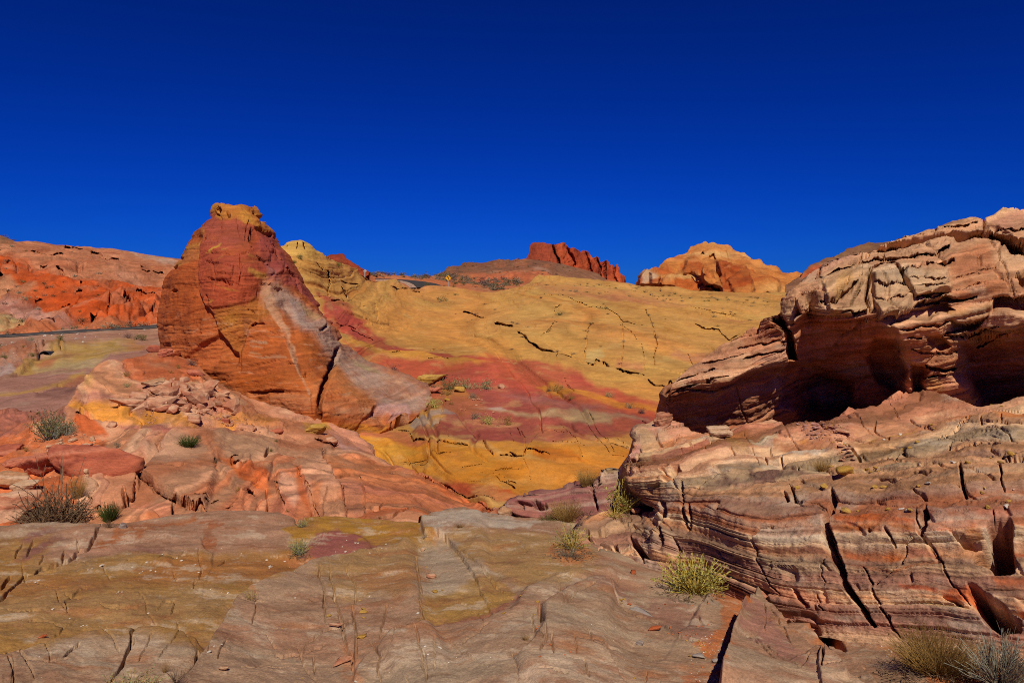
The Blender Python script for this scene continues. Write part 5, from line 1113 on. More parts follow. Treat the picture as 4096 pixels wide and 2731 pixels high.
rb_ctrl = [(2335, 2160, 7.5), (2350, 2230, 7.15), (2400, 2070, 7.9), (2620, 2285, 6.6), (2870, 2340, 6.1), (3100, 2440, 5.45), (3400, 2515, 4.95), (3600, 2560, 4.72), (4096, 2640, 4.18), (4700, 2715, 3.75),
           (2620, 2110, 7.1), (2600, 1900, 7.8), (2560, 1760, 8.6), (2640, 1690, 9.2), (3000, 2120, 6.1), (3000, 1900, 6.9), (3000, 1760, 7.7), (3000, 1690, 8.7), (3400, 2130, 5.5), (3400, 1950, 6.0), (3400, 1800, 6.7), (3400, 1700, 7.6),
           (4096, 2140, 4.75), (4096, 1950, 5.1), (4096, 1750, 5.75), (4096, 1600, 7.4), (4700, 2150, 4.25), (4700, 1950, 4.6), (4700, 1500, 7.4), (3700, 1800, 6.2), (3700, 1650, 8.0), (3400, 1600, 9.4), (3700, 1580, 9.1), (2900, 1650, 9.6), (3600, 1500, 10.6), (4096, 1490, 9.6), (2560, 2060, 7.8), (5600, 2150, 3.7), (5600, 1900, 4.0), (5600, 1450, 6.0), (5600, 2820, 3.2)]
def rb_ray(U, V, P):
    g = 0 * U
    # dark cleft between the tongue and the main bank, where the shrubs stand
    g = g + 0.45 * ss(-8, 30, poly_sd(U, V, [(2400, 2050), (2440, 1900), (2500, 1860), (2522, 1890), (2545, 1960), (2600, 2000), (2640, 2050), (2560, 2070), (2470, 2058)]))
    # upper benches step back
    for pts, h in ((K6(0, 1010, 420, 1000, 720, 1050, 1000, 1000, 1400, 990, 1800, 1000, 2300, 960), 0.35), (K6(0, 1170, 700, 1170, 1400, 1160, 1800, 1100, 2300, 1060), 0.22), (K6(0, 1340, 600, 1330, 800, 1380, 1400, 1340, 2300, 1320), 0.18)):
        xs = np.array([p[0] for p in pts]); ys = np.array([p[1] for p in pts])
        line = np.interp(U, xs, ys) + 8 * fbm(U * 0.01, V * 0.01, U * 0, 3)
        g = g + h * (ss(14, -14, V - line) - 0.5) * ss(2700, 3000, U)
    return g
sheet('layered_bank', [(2322, 2200), (2345, 2235), (2480, 2285), (2620, 2320), (2870, 2375), (3100, 2480), (3400, 2555), (3600, 2600), (4096, 2685), (4750, 2760), (5600, 2860)],
      [(2322, 2135), (2330, 2122), (2345, 2094), (2400, 2062), (2470, 2045), (2500, 1960), (2524, 1830), (2526, 1787), (2550, 1763), (2564, 1734), (2598, 1722), (2640, 1712), (2694, 1714), (2800, 1724), (2926, 1742), (3053, 1715), (3092, 1700), (3139, 1714), (3300, 1704), (3400, 1664), (3512, 1648), (3600, 1582), (3740, 1580), (3905, 1612), (4096, 1574), (4750, 1540), (5600, 1500)],
      rb_ctrl, rock_mat('layered_bank_stone', 0.45, 0.6, 9.0, (0, 0.05, 0), 0.22), rb_shape, rb_color, px=3.6, ray=rb_ray, back=[(0.1, 0.02), (0.3, 0.1), (0.6, 0.4), (0.7, 2)], sides=0.8)
tag(bpy.data.objects['layered_bank'], 'low bank of thin grey and mauve rock layers filling the right foreground', 'rock bank')

# ------------------------------------------------------------------ overhanging rock above it
def cap_s(P):
    x, y, z = P[..., 0], P[..., 1], P[..., 2]
    return z - 0.26 * x + 0.10 * fbm(x * 0.4, y * 0.4, z * 0.5, 3, seed=101) + 0.02 * fbm(x * 2, y * 2, z * 2, 2, seed=102)
def cap_ray(U, V, P):
    Uw = U + 9 * fbm(U * 0.012, V * 0.012, U * 0 + 2, 3); Vw = V + 9 * fbm(U * 0.012, V * 0.012, U * 0 + 7, 3)
    g = 0 * U
    def pit(pts, dep, e):
        return dep * ss(-e * 0.35, e, poly_sd(Uw, Vw, pts))
    # big hollow under the brow, left of the pillar
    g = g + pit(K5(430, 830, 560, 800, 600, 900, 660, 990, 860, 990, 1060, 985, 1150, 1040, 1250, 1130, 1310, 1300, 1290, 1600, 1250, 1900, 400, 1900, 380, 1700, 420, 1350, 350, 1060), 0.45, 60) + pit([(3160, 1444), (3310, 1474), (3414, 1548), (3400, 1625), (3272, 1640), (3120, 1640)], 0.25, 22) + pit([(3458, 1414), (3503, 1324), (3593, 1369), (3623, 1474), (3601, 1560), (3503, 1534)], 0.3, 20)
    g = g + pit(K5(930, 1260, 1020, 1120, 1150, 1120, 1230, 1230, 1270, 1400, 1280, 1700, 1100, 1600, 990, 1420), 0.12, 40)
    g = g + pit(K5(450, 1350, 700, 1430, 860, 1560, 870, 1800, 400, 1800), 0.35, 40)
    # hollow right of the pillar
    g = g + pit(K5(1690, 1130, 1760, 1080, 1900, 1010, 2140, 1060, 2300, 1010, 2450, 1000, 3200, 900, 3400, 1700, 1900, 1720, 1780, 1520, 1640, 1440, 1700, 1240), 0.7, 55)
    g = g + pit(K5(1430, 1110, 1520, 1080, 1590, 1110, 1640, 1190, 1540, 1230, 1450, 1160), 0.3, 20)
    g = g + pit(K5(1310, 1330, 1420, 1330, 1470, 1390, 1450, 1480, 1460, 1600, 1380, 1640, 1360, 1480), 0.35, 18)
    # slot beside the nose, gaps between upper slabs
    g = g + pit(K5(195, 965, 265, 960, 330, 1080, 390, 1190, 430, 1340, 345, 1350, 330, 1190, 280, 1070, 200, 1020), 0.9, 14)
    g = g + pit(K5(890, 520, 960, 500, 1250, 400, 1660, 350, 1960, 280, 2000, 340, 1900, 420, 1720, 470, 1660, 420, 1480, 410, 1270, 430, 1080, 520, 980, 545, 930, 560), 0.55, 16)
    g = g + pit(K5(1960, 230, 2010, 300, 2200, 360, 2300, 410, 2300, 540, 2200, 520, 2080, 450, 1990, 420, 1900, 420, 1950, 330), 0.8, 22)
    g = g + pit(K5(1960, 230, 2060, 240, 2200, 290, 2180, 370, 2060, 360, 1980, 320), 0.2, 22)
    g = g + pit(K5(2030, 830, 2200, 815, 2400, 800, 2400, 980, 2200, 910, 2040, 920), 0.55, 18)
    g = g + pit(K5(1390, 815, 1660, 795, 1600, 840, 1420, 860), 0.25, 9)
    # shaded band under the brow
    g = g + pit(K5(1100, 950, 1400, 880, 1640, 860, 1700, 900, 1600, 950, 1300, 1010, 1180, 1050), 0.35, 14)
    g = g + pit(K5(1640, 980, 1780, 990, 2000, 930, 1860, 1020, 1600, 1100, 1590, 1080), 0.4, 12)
    # the nose: underside slopes in
    g = g + pit([(2665, 1590), (2760, 1560), (2900, 1530), (3100, 1455), (3180, 1470), (3260, 1560), (3300, 1800), (2665, 1800)], 0.30, 60)
    # open bedding planes that part the brow into layers
    slots = [(K5(1130, 585, 1330, 558, 1560, 522, 1670, 462), 6, 0.35), (K5(850, 645, 900, 628, 1060, 602, 1230, 582, 1330, 562), 5, 0.28), (K5(560, 725, 640, 702, 830, 672, 900, 640), 5, 0.28), (K5(1230, 642, 1290, 672, 1450, 622, 1700, 600), 5, 0.22), (K5(1010, 692, 1100, 642, 1230, 622), 4, 0.2), (K5(600, 862, 700, 852, 850, 792, 890, 762), 5, 0.2), (K5(720, 942, 860, 912, 890, 940, 1030, 902), 5, 0.2),
             (K5(1400, 832, 1500, 852, 1670, 792), 5, 0.25), (K5(1120, 952, 1250, 932, 1400, 882, 1640, 850, 1900, 830), 6, 0.3), (K5(1030, 770, 1180, 740, 1330, 735), 3, 0.12), (K5(1050, 830, 1200, 800, 1380, 800), 3, 0.12), (K5(1330, 700, 1480, 690, 1650, 690), 3, 0.1), (K5(1350, 740, 1500, 735, 1660, 735), 3, 0.1), (K5(460, 690, 560, 650, 700, 600, 900, 560), 4, 0.2), (K5(1200, 385, 1400, 345, 1560, 300), 4, 0.2), (K5(1560, 250, 1700, 255, 1900, 230), 4, 0.2), (K5(2000, 300, 2120, 270, 2300, 260), 4, 0.2),
             (K5(1660, 700, 1850, 660, 2060, 600), 3, 0.06), (K5(1720, 780, 1900, 750, 2150, 700), 3, 0.06), (K5(1250, 1070, 1400, 1050, 1640, 990), 4, 0.15), (K5(1300, 1130, 1420, 1120), 4, 0.12), (K5(1590, 1130, 1800, 1080, 2100, 1000), 4, 0.2), (K5(1900, 1160, 2000, 1120, 2200, 1060), 5, 0.2), (K5(1330, 1220, 1500, 1260, 1690, 1240), 4, 0.15), (K5(1440, 1350, 1560, 1400, 1680, 1370), 6, 0.3), (K5(1460, 1440, 1600, 1430), 4, 0.15),
             (K5(-200, 1130, 0, 1090, 200, 1060), 4, 0.15), (K5(-100, 1200, 100, 1180, 320, 1180), 4, 0.15), (K5(-50, 1290, 120, 1290, 330, 1270), 4, 0.15), (K7(1440, 160, 1560, 100, 1700, 60, 1900, 0), 4, 0.15), (K7(1480, 60, 1620, 0, 1800, -60), 4, 0.15), (K7(1700, -100, 1900, -170, 2050, -220), 4, 0.15)]
    g = g - crackset(U, V, P, slots, jit=6, fr=0.03)
    # blocks of the pale brow stand out
    g = g - pit(K5(1010, 690, 1230, 650, 1340, 760, 1410, 890, 1100, 960, 1030, 830), 0.2, 22) - pit(K5(1290, 660, 1640, 640, 1660, 780, 1400, 830), 0.16, 18)
    g = g - pit(K5(590, 720, 820, 700, 990, 640, 1000, 800, 1030, 900, 900, 940, 700, 960), 0.16, 18)
    g = g - pit(K5(390, 870, 480, 850, 505, 900, 460, 980, 360, 1050, 350, 1020, 430, 950), 0.25, 10)
    return g
def cap_shape(P, U, V):
    x, y, z = P[..., 0], P[..., 1], P[..., 2]
    s = cap_s(P)
    low = ss(1290, 1420, V)
    A = 1 - 0.6 * low
    d = A * (-0.16 * layers(s, 0.30, P, 51, 0.78, 0.5) - 0.075 * layers(s, 0.085, P, 52, 0.7, 1.0) - 0.022 * layers(s, 0.028, P, 53, 0.6, 2.0))
    d = d - A * (0.12 * notch(s, 0.30, P, 51, 0.05, 0.6) + 0.07 * notch(s, 0.085, P, 52, 0.12, 0.9) + 0.03 * notch(s, 0.028, P, 53, 0.15, 1.4))
    q = s / 0.30 + 1.2 * n3(s / 0.30 * 0.37, s * 0 + 51 * 3.3, s * 0)
    i = np.floor(q)
    xx = x * 0.75 + h1(i, 60) * 17 + 0.12 * fbm(x * 2, y * 2, z * 2, 2, seed=103)
    e = np.abs(xx - np.round(xx)) / 0.75
    d = d - A * 0.06 * (1 - ss(0.006, 0.04, e)) * (h1(np.round(xx) + i * 7, 61) > 0.4)
    d = d + 0.13 * fbm(x * 0.7, y * 0.6, z * 0.8, 3, seed=104) + 0.035 * fbm(x * 2.6, y * 2.4, z * 3, 4, 0.55, seed=105) + 0.010 * fbm(x * 10, y * 10, z * 12, 3, 0.6, seed=106)
    cr = [(K5(990, 690, 990, 790, 1020, 880, 1050, 940), 7, 0.25), (K5(1225, 640, 1280, 680, 1340, 750, 1390, 820), 5, 0.15), (K5(830, 650, 860, 620, 1000, 560), 7, 0.2), (K5(720, 860, 740, 800, 820, 740), 7, 0.2), (K5(860, 860, 890, 800, 980, 720), 6, 0.15),
          (K5(590, 650, 560, 720), 5, 0.12), (K5(1130, 580, 1130, 540), 5, 0.1), (K5(1320, 590, 1330, 560), 5, 0.1), (K5(1440, 600, 1480, 570), 5, 0.1), (K5(2000, 430, 2090, 500, 2140, 620, 2240, 780), 4, 0.05), (K5(1690, 720, 1850, 690, 2050, 640), 3, 0.05), (K5(1700, 640, 1950, 590), 3, 0.04), (K5(1960, 200, 1990, 260, 2000, 320), 6, 0.2), (K5(1550, 290, 1560, 250), 4, 0.1),
          (K5(630, 840, 700, 850, 730, 840), 6, 0.12), (K5(740, 890, 860, 860), 5, 0.1), (K5(1100, 930, 1200, 880, 1400, 880), 6, 0.12), (K5(1400, 770, 1550, 770, 1660, 780), 4, 0.06), (K5(30, 1020, 90, 980), 6, 0.12), (K5(1000, 460, 1250, 390), 4, 0.1), (K5(2240, 640, 2290, 720), 10, 0.3), (K7(2000, 110, 2020, 300, 2060, 380), 3, 0.04),
          (K5(0, 1000, 60, 1030, 20, 1090), 9, 0.2), (K7(1530, 80, 1650, 70, 1800, 50), 5, 0.1), (K7(1480, 130, 1800, 120, 2100, 80), 5, 0.1)]
    return d + crackset(U, V, P, cr, jit=6, fr=0.02)
def cap_color(P, U, V):
    x, y, z = P[..., 0], P[..., 1], P[..., 2]
    s = cap_s(P)
    pal = [sr(c) for c in ('#b38f70', '#a67c5e', '#bb9e80', '#ac8264', '#9e7858', '#b89876')]
    C = bands(s, 0.22, pal, 54, 0.4) * 0.6 + bands(s, 0.06, pal, 55, 0.4) * 0.4
    zones = [
        (K5(1000, 690, 1300, 640, 1650, 640, 1690, 790, 1400, 900, 1100, 960), '#aa9678', 14, 0.7), (K5(580, 700, 1000, 640, 1030, 900, 700, 960), '#ab9674', 12, 0.6), (K5(720, 720, 860, 700, 860, 780, 720, 830), '#a8844a', 10, 0.5),
        (K5(1640, 560, 1940, 430, 2080, 520, 2200, 790, 1900, 840, 1690, 790), '#a06a48', 18, 0.75), (K5(1700, 620, 2000, 500, 2060, 640, 1800, 720), '#96644a', 16, 0.5),
        (K5(-100, 1000, 200, 960, 330, 1150, 345, 1350, 60, 1370, -100, 1100), '#ab7456', 10, 0.8), (K5(140, 1030, 240, 1010, 290, 1090, 150, 1080), '#aa6a3c', 7, 0.7),
        (K5(940, 470, 1550, 260, 1950, 160, 1960, 270, 1500, 360, 1000, 520), '#a5795a', 10, 0.6), (K5(2000, 220, 2300, 100, 2300, 260, 2060, 300), '#9c7060', 10, 0.6), (K5(460, 620, 900, 520, 920, 570, 560, 720, 440, 700), '#a88272', 10, 0.6),
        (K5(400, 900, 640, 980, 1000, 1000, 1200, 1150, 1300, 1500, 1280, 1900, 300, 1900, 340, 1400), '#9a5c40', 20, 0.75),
        (K5(1300, 1050, 1600, 1000, 1700, 1250, 1600, 1560, 1280, 1600), '#ad7650', 14, 0.7), (K5(1460, 1440, 1600, 1440, 1570, 1620, 1450, 1600), '#a57a4a', 10, 0.7), (K5(1580, 1430, 1780, 1540, 1900, 1660, 1560, 1660), '#ad7a5e', 12, 0.8),
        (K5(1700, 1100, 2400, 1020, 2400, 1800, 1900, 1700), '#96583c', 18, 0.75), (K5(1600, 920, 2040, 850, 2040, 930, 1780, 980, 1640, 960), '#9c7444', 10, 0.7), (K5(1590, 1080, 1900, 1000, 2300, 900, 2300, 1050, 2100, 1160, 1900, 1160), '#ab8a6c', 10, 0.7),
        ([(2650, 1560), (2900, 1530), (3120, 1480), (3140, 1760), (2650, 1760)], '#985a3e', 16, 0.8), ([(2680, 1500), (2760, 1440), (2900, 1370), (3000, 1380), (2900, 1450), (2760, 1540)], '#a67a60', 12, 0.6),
        (K7(1430, 220, 1540, 220, 1520, 300, 1440, 290), '#ab7a66', 6, 0.7), (K5(2240, 630, 2300, 600, 2400, 800, 2280, 720), '#6c4a24', 8, 0.8),
    ]
    C = paint(C, U, V, zones, warp=14, fr=0.01, seed=12)
    th = bands(s, 0.03, [[0.74], [1.0], [1.12], [0.88], [1.2], [1.02]], 56, 0.4) * bands(s, 0.11, [[0.8], [1.06], [1.14], [0.95], [0.76], [1.1]], 57, 0.5)
    C = C * th * np.array([1.0, 0.86, 0.76])
    k = fbm(x * 1.3, y * 1.3, z * 5, 5, 0.62, seed=107)
    C = tint(C, ss(0.25, 0.8, k) * 0.35, '#b8a288'); return tint(C, ss(0.25, 0.8, -k) * 0.4, '#7a4a34')
cap_top = [(2674, 1590), (2678, 1572), (2686, 1548), (2696, 1532), (2730, 1490), (2769, 1454), (2800, 1428), (2830, 1398), (2856, 1384), (2900, 1350), (2960, 1323), (2990, 1296), (3012, 1285), (3060, 1268), (3108, 1258), (3120, 1235), (3126, 1215), (3139, 1196), (3163, 1174), (3211, 1144), (3230, 1126), (3283, 1102), (3359, 1078), (3422, 1068), (3438, 1062), (3443, 1042), (3474, 1030), (3512, 1022), (3560, 992), (3603, 968), (3666, 939), (3737, 924), (3785, 903), (3843, 886), (3871, 879), (3900, 877), (3914, 891), (3926, 898), (3981, 881), (4010, 865), (4048, 860), (4096, 853), (4300, 830), (4750, 800), (5600, 790)]
cap_ctrl = [(5600, 800, 9.6), (5600, 1200, 7.4), (5600, 1600, 7.8), (2676, 1590, 9.55), (2690, 1680, 9.89), (2800, 1440, 9.72), (3000, 1300, 9.80), (3000, 1480, 9.21), (2850, 1550, 9.29), (3060, 1720, 10.06), (3135, 1200, 9.46), (3300, 1090, 9.97), (3300, 1230, 8.96), (3500, 1010, 10.65), (3500, 1160, 9.29), (3500, 1250, 8.87),
            (3300, 1450, 9.63), (3300, 1690, 10.14), (3560, 1650, 10.06), (3700, 930, 10.82), (3900, 880, 10.98), (4096, 855, 11.15), (3900, 1150, 9.13), (3700, 1250, 8.87), (3650, 1450, 9.29), (3680, 1560, 9.55), (4096, 1200, 8.79), (4096, 1000, 9.80), (4096, 1600, 9.63), (3900, 1600, 9.80), (3850, 1400, 9.46), (4750, 800, 10.65), (4750, 1200, 8.28), (4750, 1600, 8.62), (3900, 1020, 9.80), (3700, 1060, 9.72)]
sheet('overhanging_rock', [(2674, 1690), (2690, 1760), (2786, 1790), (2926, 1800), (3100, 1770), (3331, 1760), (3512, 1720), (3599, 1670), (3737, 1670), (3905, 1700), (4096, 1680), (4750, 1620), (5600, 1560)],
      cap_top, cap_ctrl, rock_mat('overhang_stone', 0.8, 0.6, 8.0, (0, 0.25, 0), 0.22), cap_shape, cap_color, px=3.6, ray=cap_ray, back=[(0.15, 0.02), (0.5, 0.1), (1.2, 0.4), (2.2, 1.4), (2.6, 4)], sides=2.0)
tag(bpy.data.objects['overhanging_rock'], 'big tan sandstone outcrop with an overhanging brow and shaded hollows beneath, upper right', 'rock outcrop')

# ------------------------------------------------------------------ low layered ledge in front of the wash
def ledge_shape(P, U, V):
    x, y, z = P[..., 0], P[..., 1], P[..., 2]
    s = z - 0.16 * x + 0.04 * fbm(x, y, z, 3, seed=111)
    d = -0.16 * layers(s, 0.16, P, 62, 0.75, 0.8) - 0.08 * layers(s, 0.05, P, 63, 0.7, 1) - 0.08 * notch(s, 0.16, P, 62, 0.07, 0.8) - 0.05 * notch(s, 0.05, P, 63, 0.14, 1) + 0.09 * fbm(x * 1.4, y * 1.2, z * 1.4, 4, 0.5, seed=112)
    return d + crackset(U, V, P, [(K7(765, 910, 775, 980, 800, 1080, 835, 1150), 7, 0.3), (K7(290, 1030, 310, 1080, 370, 1110), 16, 0.2), (K7(380, 1060, 380, 1110), 8, 0.15), (K7(140, 1060, 200, 1075, 280, 1080), 6, 0.15), (K7(80, 1150, 150, 1190, 330, 1215), 7, 0.15), (K7(866, 800, 1000, 805, 1060, 800), 4, 0.1), (K7(830, 890, 960, 885), 4, 0.1), (K7(180, 1080, 210, 1130), 5, 0.1)], jit=5)
def ledge_color(P, U, V):
    s = P[..., 2] - 0.16 * P[..., 0] + 0.04 * fbm(P[..., 0], P[..., 1], P[..., 2], 3, seed=111)
    pal = [sr(c) for c in ('#a58872', '#8a5a50', '#b89e86', '#9c7462', '#c0aa92', '#84504a')]
    C = bands(s, 0.12, pal, 64, 0.4) * 0.6 + bands(s, 0.035, pal, 65, 0.4) * 0.4
    return paint(C, U, V, [(K7(870, 760, 1060, 745, 1100, 800, 880, 800), '#9a7a44', 5, 0.6), (K7(140, 1080, 300, 1080, 340, 1220, 80, 1180), '#9c6450', 6, 0.6), (K7(590, 880, 640, 850, 700, 900, 620, 910), '#80403a', 5, 0.7)], warp=6, fr=0.02)
sheet('low_ledge', [(2038, 2080), (2080, 2092), (2160, 2104), (2260, 2120), (2420, 2125), (2540, 2110)],
      [(2038, 2040), (2045, 2015), (2072, 2002), (2070, 1990), (2085, 1984), (2130, 1966), (2160, 1955), (2190, 1950), (2240, 1945), (2280, 1925), (2300, 1918), (2330, 1930), (2370, 1935), (2388, 1922), (2397, 1895), (2400, 1876), (2416, 1861), (2500, 1860), (2540, 1880)],
      [(2038, 2060, 9.3), (2160, 2085, 9.0), (2400, 2110, 8.7), (2540, 2100, 8.5), (2100, 1985, 9.35), (2300, 1940, 9.3), (2500, 1862, 9.2), (2420, 1990, 8.95), (2250, 2030, 9.1), (2540, 1950, 8.9)],
      rock_mat('low_ledge_stone', 0.5, 0.6, 9.0, (0, 0.15, 0), 0.22), ledge_shape, ledge_color, px=3.4, back=[(0.1, 0.02), (0.4, 0.08), (0.8, 0.3), (1.0, 1.5)], sides=0.6)
tag(bpy.data.objects['low_ledge'], 'low mauve layered rock ledge behind the straw-coloured grass clumps, edging the wash', 'rock ledge')
# ------------------------------------------------------------------ road
def ribbon(name, near, far, mat, parent=None, thick=0.25):
    bm = bmesh.new()
    n = len(near)
    a = [bm.verts.new(p) for p in near]; b = [bm.verts.new(p) for p in far]
    c = [bm.verts.new(p - np.array([0, 0, thick])) for p in near]; d = [bm.verts.new(p - np.array([0, 0, thick])) for p in far]
    for i in range(n - 1):
        bm.faces.new((a[i], a[i + 1], b[i + 1], b[i])); bm.faces.new((c[i], c[i + 1], a[i + 1], a[i]))
        bm.faces.new((b[i], b[i + 1], d[i + 1], d[i]))
    me = bpy.data.meshes.new(name); bm.to_mesh(me); bm.free(); me.materials.append(mat)
    o = link(bpy.data.objects.new(name, me)); o.parent = parent
    return o

def dense(pts, k=12):
    p = np.array(pts, float); t = np.linspace(0, len(p) - 1, (len(p) - 1) * k + 1)
    return np.stack([np.interp(t, np.arange(len(p)), p[:, j]) for j in range(p.shape[1])], 1)

asphalt = plain_mat('asphalt', '#3c3836', 0.85, 0.2, 6.0)
line_paint = plain_mat('worn_edge_line', '#82786c', 0.8, 0.2, 3.0)
road = bpy.data.objects.new('road', None); link(road); road['kind'] = 'structure'
nearL = dense([(-500, 1384), (-200, 1363), (0, 1347.5), (298, 1328.5), (601, 1310), (720, 1302)]); farL = dense([(-500, 1374), (-200, 1353), (0, 1338.5), (298, 1320), (607, 1300), (720, 1293)])
fy = tps(slope_ctrl)
def road_pts(p, yf, k):
    return at(p[:, 0], p[:, 1], yf(p[:, 0], p[:, 1]) * k)
n1 = road_pts(nearL, fy, 0.985); f1 = road_pts(farL, fy, 0.985)
ribbon('carriageway', n1, f1, asphalt, road)
up4 = np.array([0, 0, 0.004])
ribbon('edge_line', n1 + (f1 - n1) * 0.04 + up4, n1 + (f1 - n1) * 0.14 + up4, line_paint, road, 0.002)
gy = tps(plain_ctrl)
nearR = dense([(1500, 1117), (1553, 1117.5), (1605, 1122), (1635, 1129), (1655, 1138), (1668, 1150)]); farR = dense([(1500, 1114), (1553, 1115), (1630, 1119), (1696, 1126), (1740, 1133), (1780, 1146)])
n2 = road_pts(nearR, lambda u, v: 118 + 0 * u, 1); f2 = road_pts(farR, lambda u, v: 127 + 0 * u, 1)
ribbon('carriageway', n2, f2, asphalt, road)
ribbon('shoulder', n2 + (n2 - f2) * 0.22, n2 - (f2 - n2) * 0.01, plain_mat('gravel_shoulder', '#a08470', 0.9, 0.3, 4.0), road)

# ------------------------------------------------------------------ road signs and culvert
def solid(name, outline, depth, mat, parent, y=0.0, smooth=False):
    """flat plate: outline (x, z) points given a thickness along y"""
    bm = bmesh.new()
    f = [bm.verts.new((x, y, z)) for x, z in outline]; b = [bm.verts.new((x, y + depth, z)) for x, z in outline]
    bm.faces.new(f); bm.faces.new(b[::-1])
    for i in range(len(f)):
        bm.faces.new((f[i], b[i], b[(i + 1) % len(f)], f[(i + 1) % len(f)]))
    bmesh.ops.recalc_face_normals(bm, faces=bm.faces)
    me = bpy.data.meshes.new(name); bm.to_mesh(me); bm.free(); me.materials.append(mat)
    o = link(bpy.data.objects.new(name, me)); o.parent = parent
    return o
def diamond(r, c=0.08):
    pts = []
    for k in range(4):
        a = math.pi / 2 * k + math.pi / 2
        for s in (-1, 0, 1):
            b = a + s * c
            pts.append((r * (1 - (0.06 if s else 0.03)) * math.cos(b), r * (1 - (0.06 if s else 0.03)) * math.sin(b)))
    return pts
def thick_line(pts, w):
    p = np.array(pts, float); t = np.gradient(p, axis=0); t /= np.linalg.norm(t, axis=1, keepdims=True)
    nrm = np.stack([-t[:, 1], t[:, 0]], 1)
    return [tuple(q) for q in p + nrm * w] + [tuple(q) for q in (p - nrm * w)[::-1]]
steel = plain_mat('galvanised_steel', '#8f8f8c', 0.5, 0.1, 5.0)
def sign(name, u, v, Y, r, post, label, yellow):
    c = at(u, v, Y); root = bpy.data.objects.new(name, None); link(root)
    root.location = c - np.array([0, 0, post]); tag(root, label, 'road sign')
    z0 = post
    solid('post', [(-0.05, -0.6), (0.05, -0.6), (0.05, z0 + r * 0.5), (-0.05, z0 + r * 0.5)], 0.08, steel, root, 0.03 if yellow else -0.12)
    pm = plain_mat('yellow_sign_face', '#d99a10', 0.5, 0.06, 3.0) if yellow else plain_mat('bare_sign_back', '#b4b8bc', 0.45, 0.06, 3.0)
    pan = solid('panel', [(x, z + z0) for x, z in diamond(r)], 0.03, pm, root)
    if yellow:
        bl = plain_mat('black_sign_print', '#0c0b0a', 0.6, 0.05)
        q = [(0.10, -0.48), (0.10, -0.2), (0.10, 0.0), (0.07, 0.16), (-0.02, 0.27), (-0.12, 0.32), (-0.18, 0.33)]
        solid('arrow', [(x * r * 1.15, z * r * 1.15 + z0) for x, z in thick_line(q, 0.085)], 0.004, bl, pan, -0.006)
        solid('arrow_head', [(x * r * 1.15, z * r * 1.15 + z0) for x, z in ((-0.17, 0.53), (-0.44, 0.33), (-0.17, 0.13))], 0.004, bl, pan, -0.006)
    return root
sign('warning_sign', 1793, 1112, 118, 0.46, 1.4, 'yellow diamond warning sign with a black curved arrow among the grey scrub', True)
sign('road_sign', 1460, 1084, 78, 0.17, 0.6, 'grey back of a diamond road sign on a thin post at the yellow crest', False)

def culvert():
    c = at(178, 1426, 44.0)
    bm = bmesh.new(); n = 28; R, r, L = 0.34, 0.30, 3.0
    rings = [[bm.verts.new((rad * math.cos(2 * math.pi * k / n), y, rad * math.sin(2 * math.pi * k / n))) for k in range(n)] for rad, y in ((R, L), (R, 0), (r, 0), (r, L))]
    for a, b in zip(rings[:-1], rings[1:]):
        for k in range(n):
            bm.faces.new((a[k], a[(k + 1) % n], b[(k + 1) % n], b[k]))
    bm.faces.new(rings[3])
    bmesh.ops.recalc_face_normals(bm, faces=bm.faces)
    me = bpy.data.meshes.new('culvert_pipe'); bm.to_mesh(me); bm.free(); me.materials.append(plain_mat('old_culvert_steel', '#2a2c34', 0.6, 0.3, 4.0))
    o = link(bpy.data.objects.new('culvert_pipe', me)); o.location = c; o.rotation_euler = (math.radians(-4), 0, math.radians(12))
    tag(o, 'dark round mouth of a drain pipe below the road embankment', 'culvert')
culvert()

# ------------------------------------------------------------------ boulders and stones
def ico(sub):
    bm = bmesh.new(); bmesh.ops.create_icosphere(bm, subdivisions=sub, radius=1)
    v = np.array([x.co[:] for x in bm.verts]); f = [[y.index for y in x.verts] for x in bm.faces]; bm.free()
    return v, f
ICO = {s: ico(s) for s in (2, 3, 5)}
def boulder_mesh(name, seed, dims, sub, mat, pal, rough=0.05, bed=0.16, planes=11, k=17.0, cols=None):
    """angular block: a rounded many-sided solid with bedding ledges and pitting"""
    rg = np.random.RandomState(seed)
    D, f = ICO[sub]
    nrm = rg.normal(size=(planes, 3)); nrm[:, 2] *= 0.8
    nrm = np.concatenate([nrm, [[0, 0, 1.0], [0.1, 0.1, -1]]]); nrm /= np.linalg.norm(nrm, axis=1, keepdims=True)
    dist = np.concatenate([rg.uniform(0.68, 1.0, planes), [0.75, 0.7]])
    q = np.maximum(D @ nrm.T, 0.02) / dist
    r = (q ** k).sum(1) ** (-1.0 / k)
    P = D * r[:, None]
    s = P[:, 2] + 0.25 * P[:, 0] * rg.uniform(-1, 1) + 0.08 * fbm(P[:, 0] * 1.5 + seed, P[:, 1] * 1.5, P[:, 2] * 1.5, 2)
    d = -0.16 * bed / 0.16 * layers(s, bed * 1.3, P, seed % 50, 0.75, 1.0) * 0.6 + rough * fbm(P[:, 0] * 2 + seed, P[:, 1] * 2, P[:, 2] * 2, 4, 0.6) * 1.5
    P = P + D * d[:, None]
    C = bands(s, bed, [sr(c) for c in pal], seed % 40, 0.4) if cols is None else cols(P)
    C = C * (1 + 0.15 * fbm(P[:, 0] * 3 + seed, P[:, 1] * 3, P[:, 2] * 3, 3))[:, None]
    P = P * np.array(dims)[None]
    me = bpy.data.meshes.new(name); me.from_pydata(P.tolist(), [], f)
    a = me.color_attributes.new('Col', 'FLOAT_COLOR', 'POINT')
    rgba = np.ones((len(P), 4), np.float32); rgba[:, :3] = np.clip(C, 0.003, 0.95)
    a.data.foreach_set('color', rgba.reshape(-1))
    me.polygons.foreach_set('use_smooth', np.full(len(f), sub > 2))
    me.materials.append(mat)
    return me
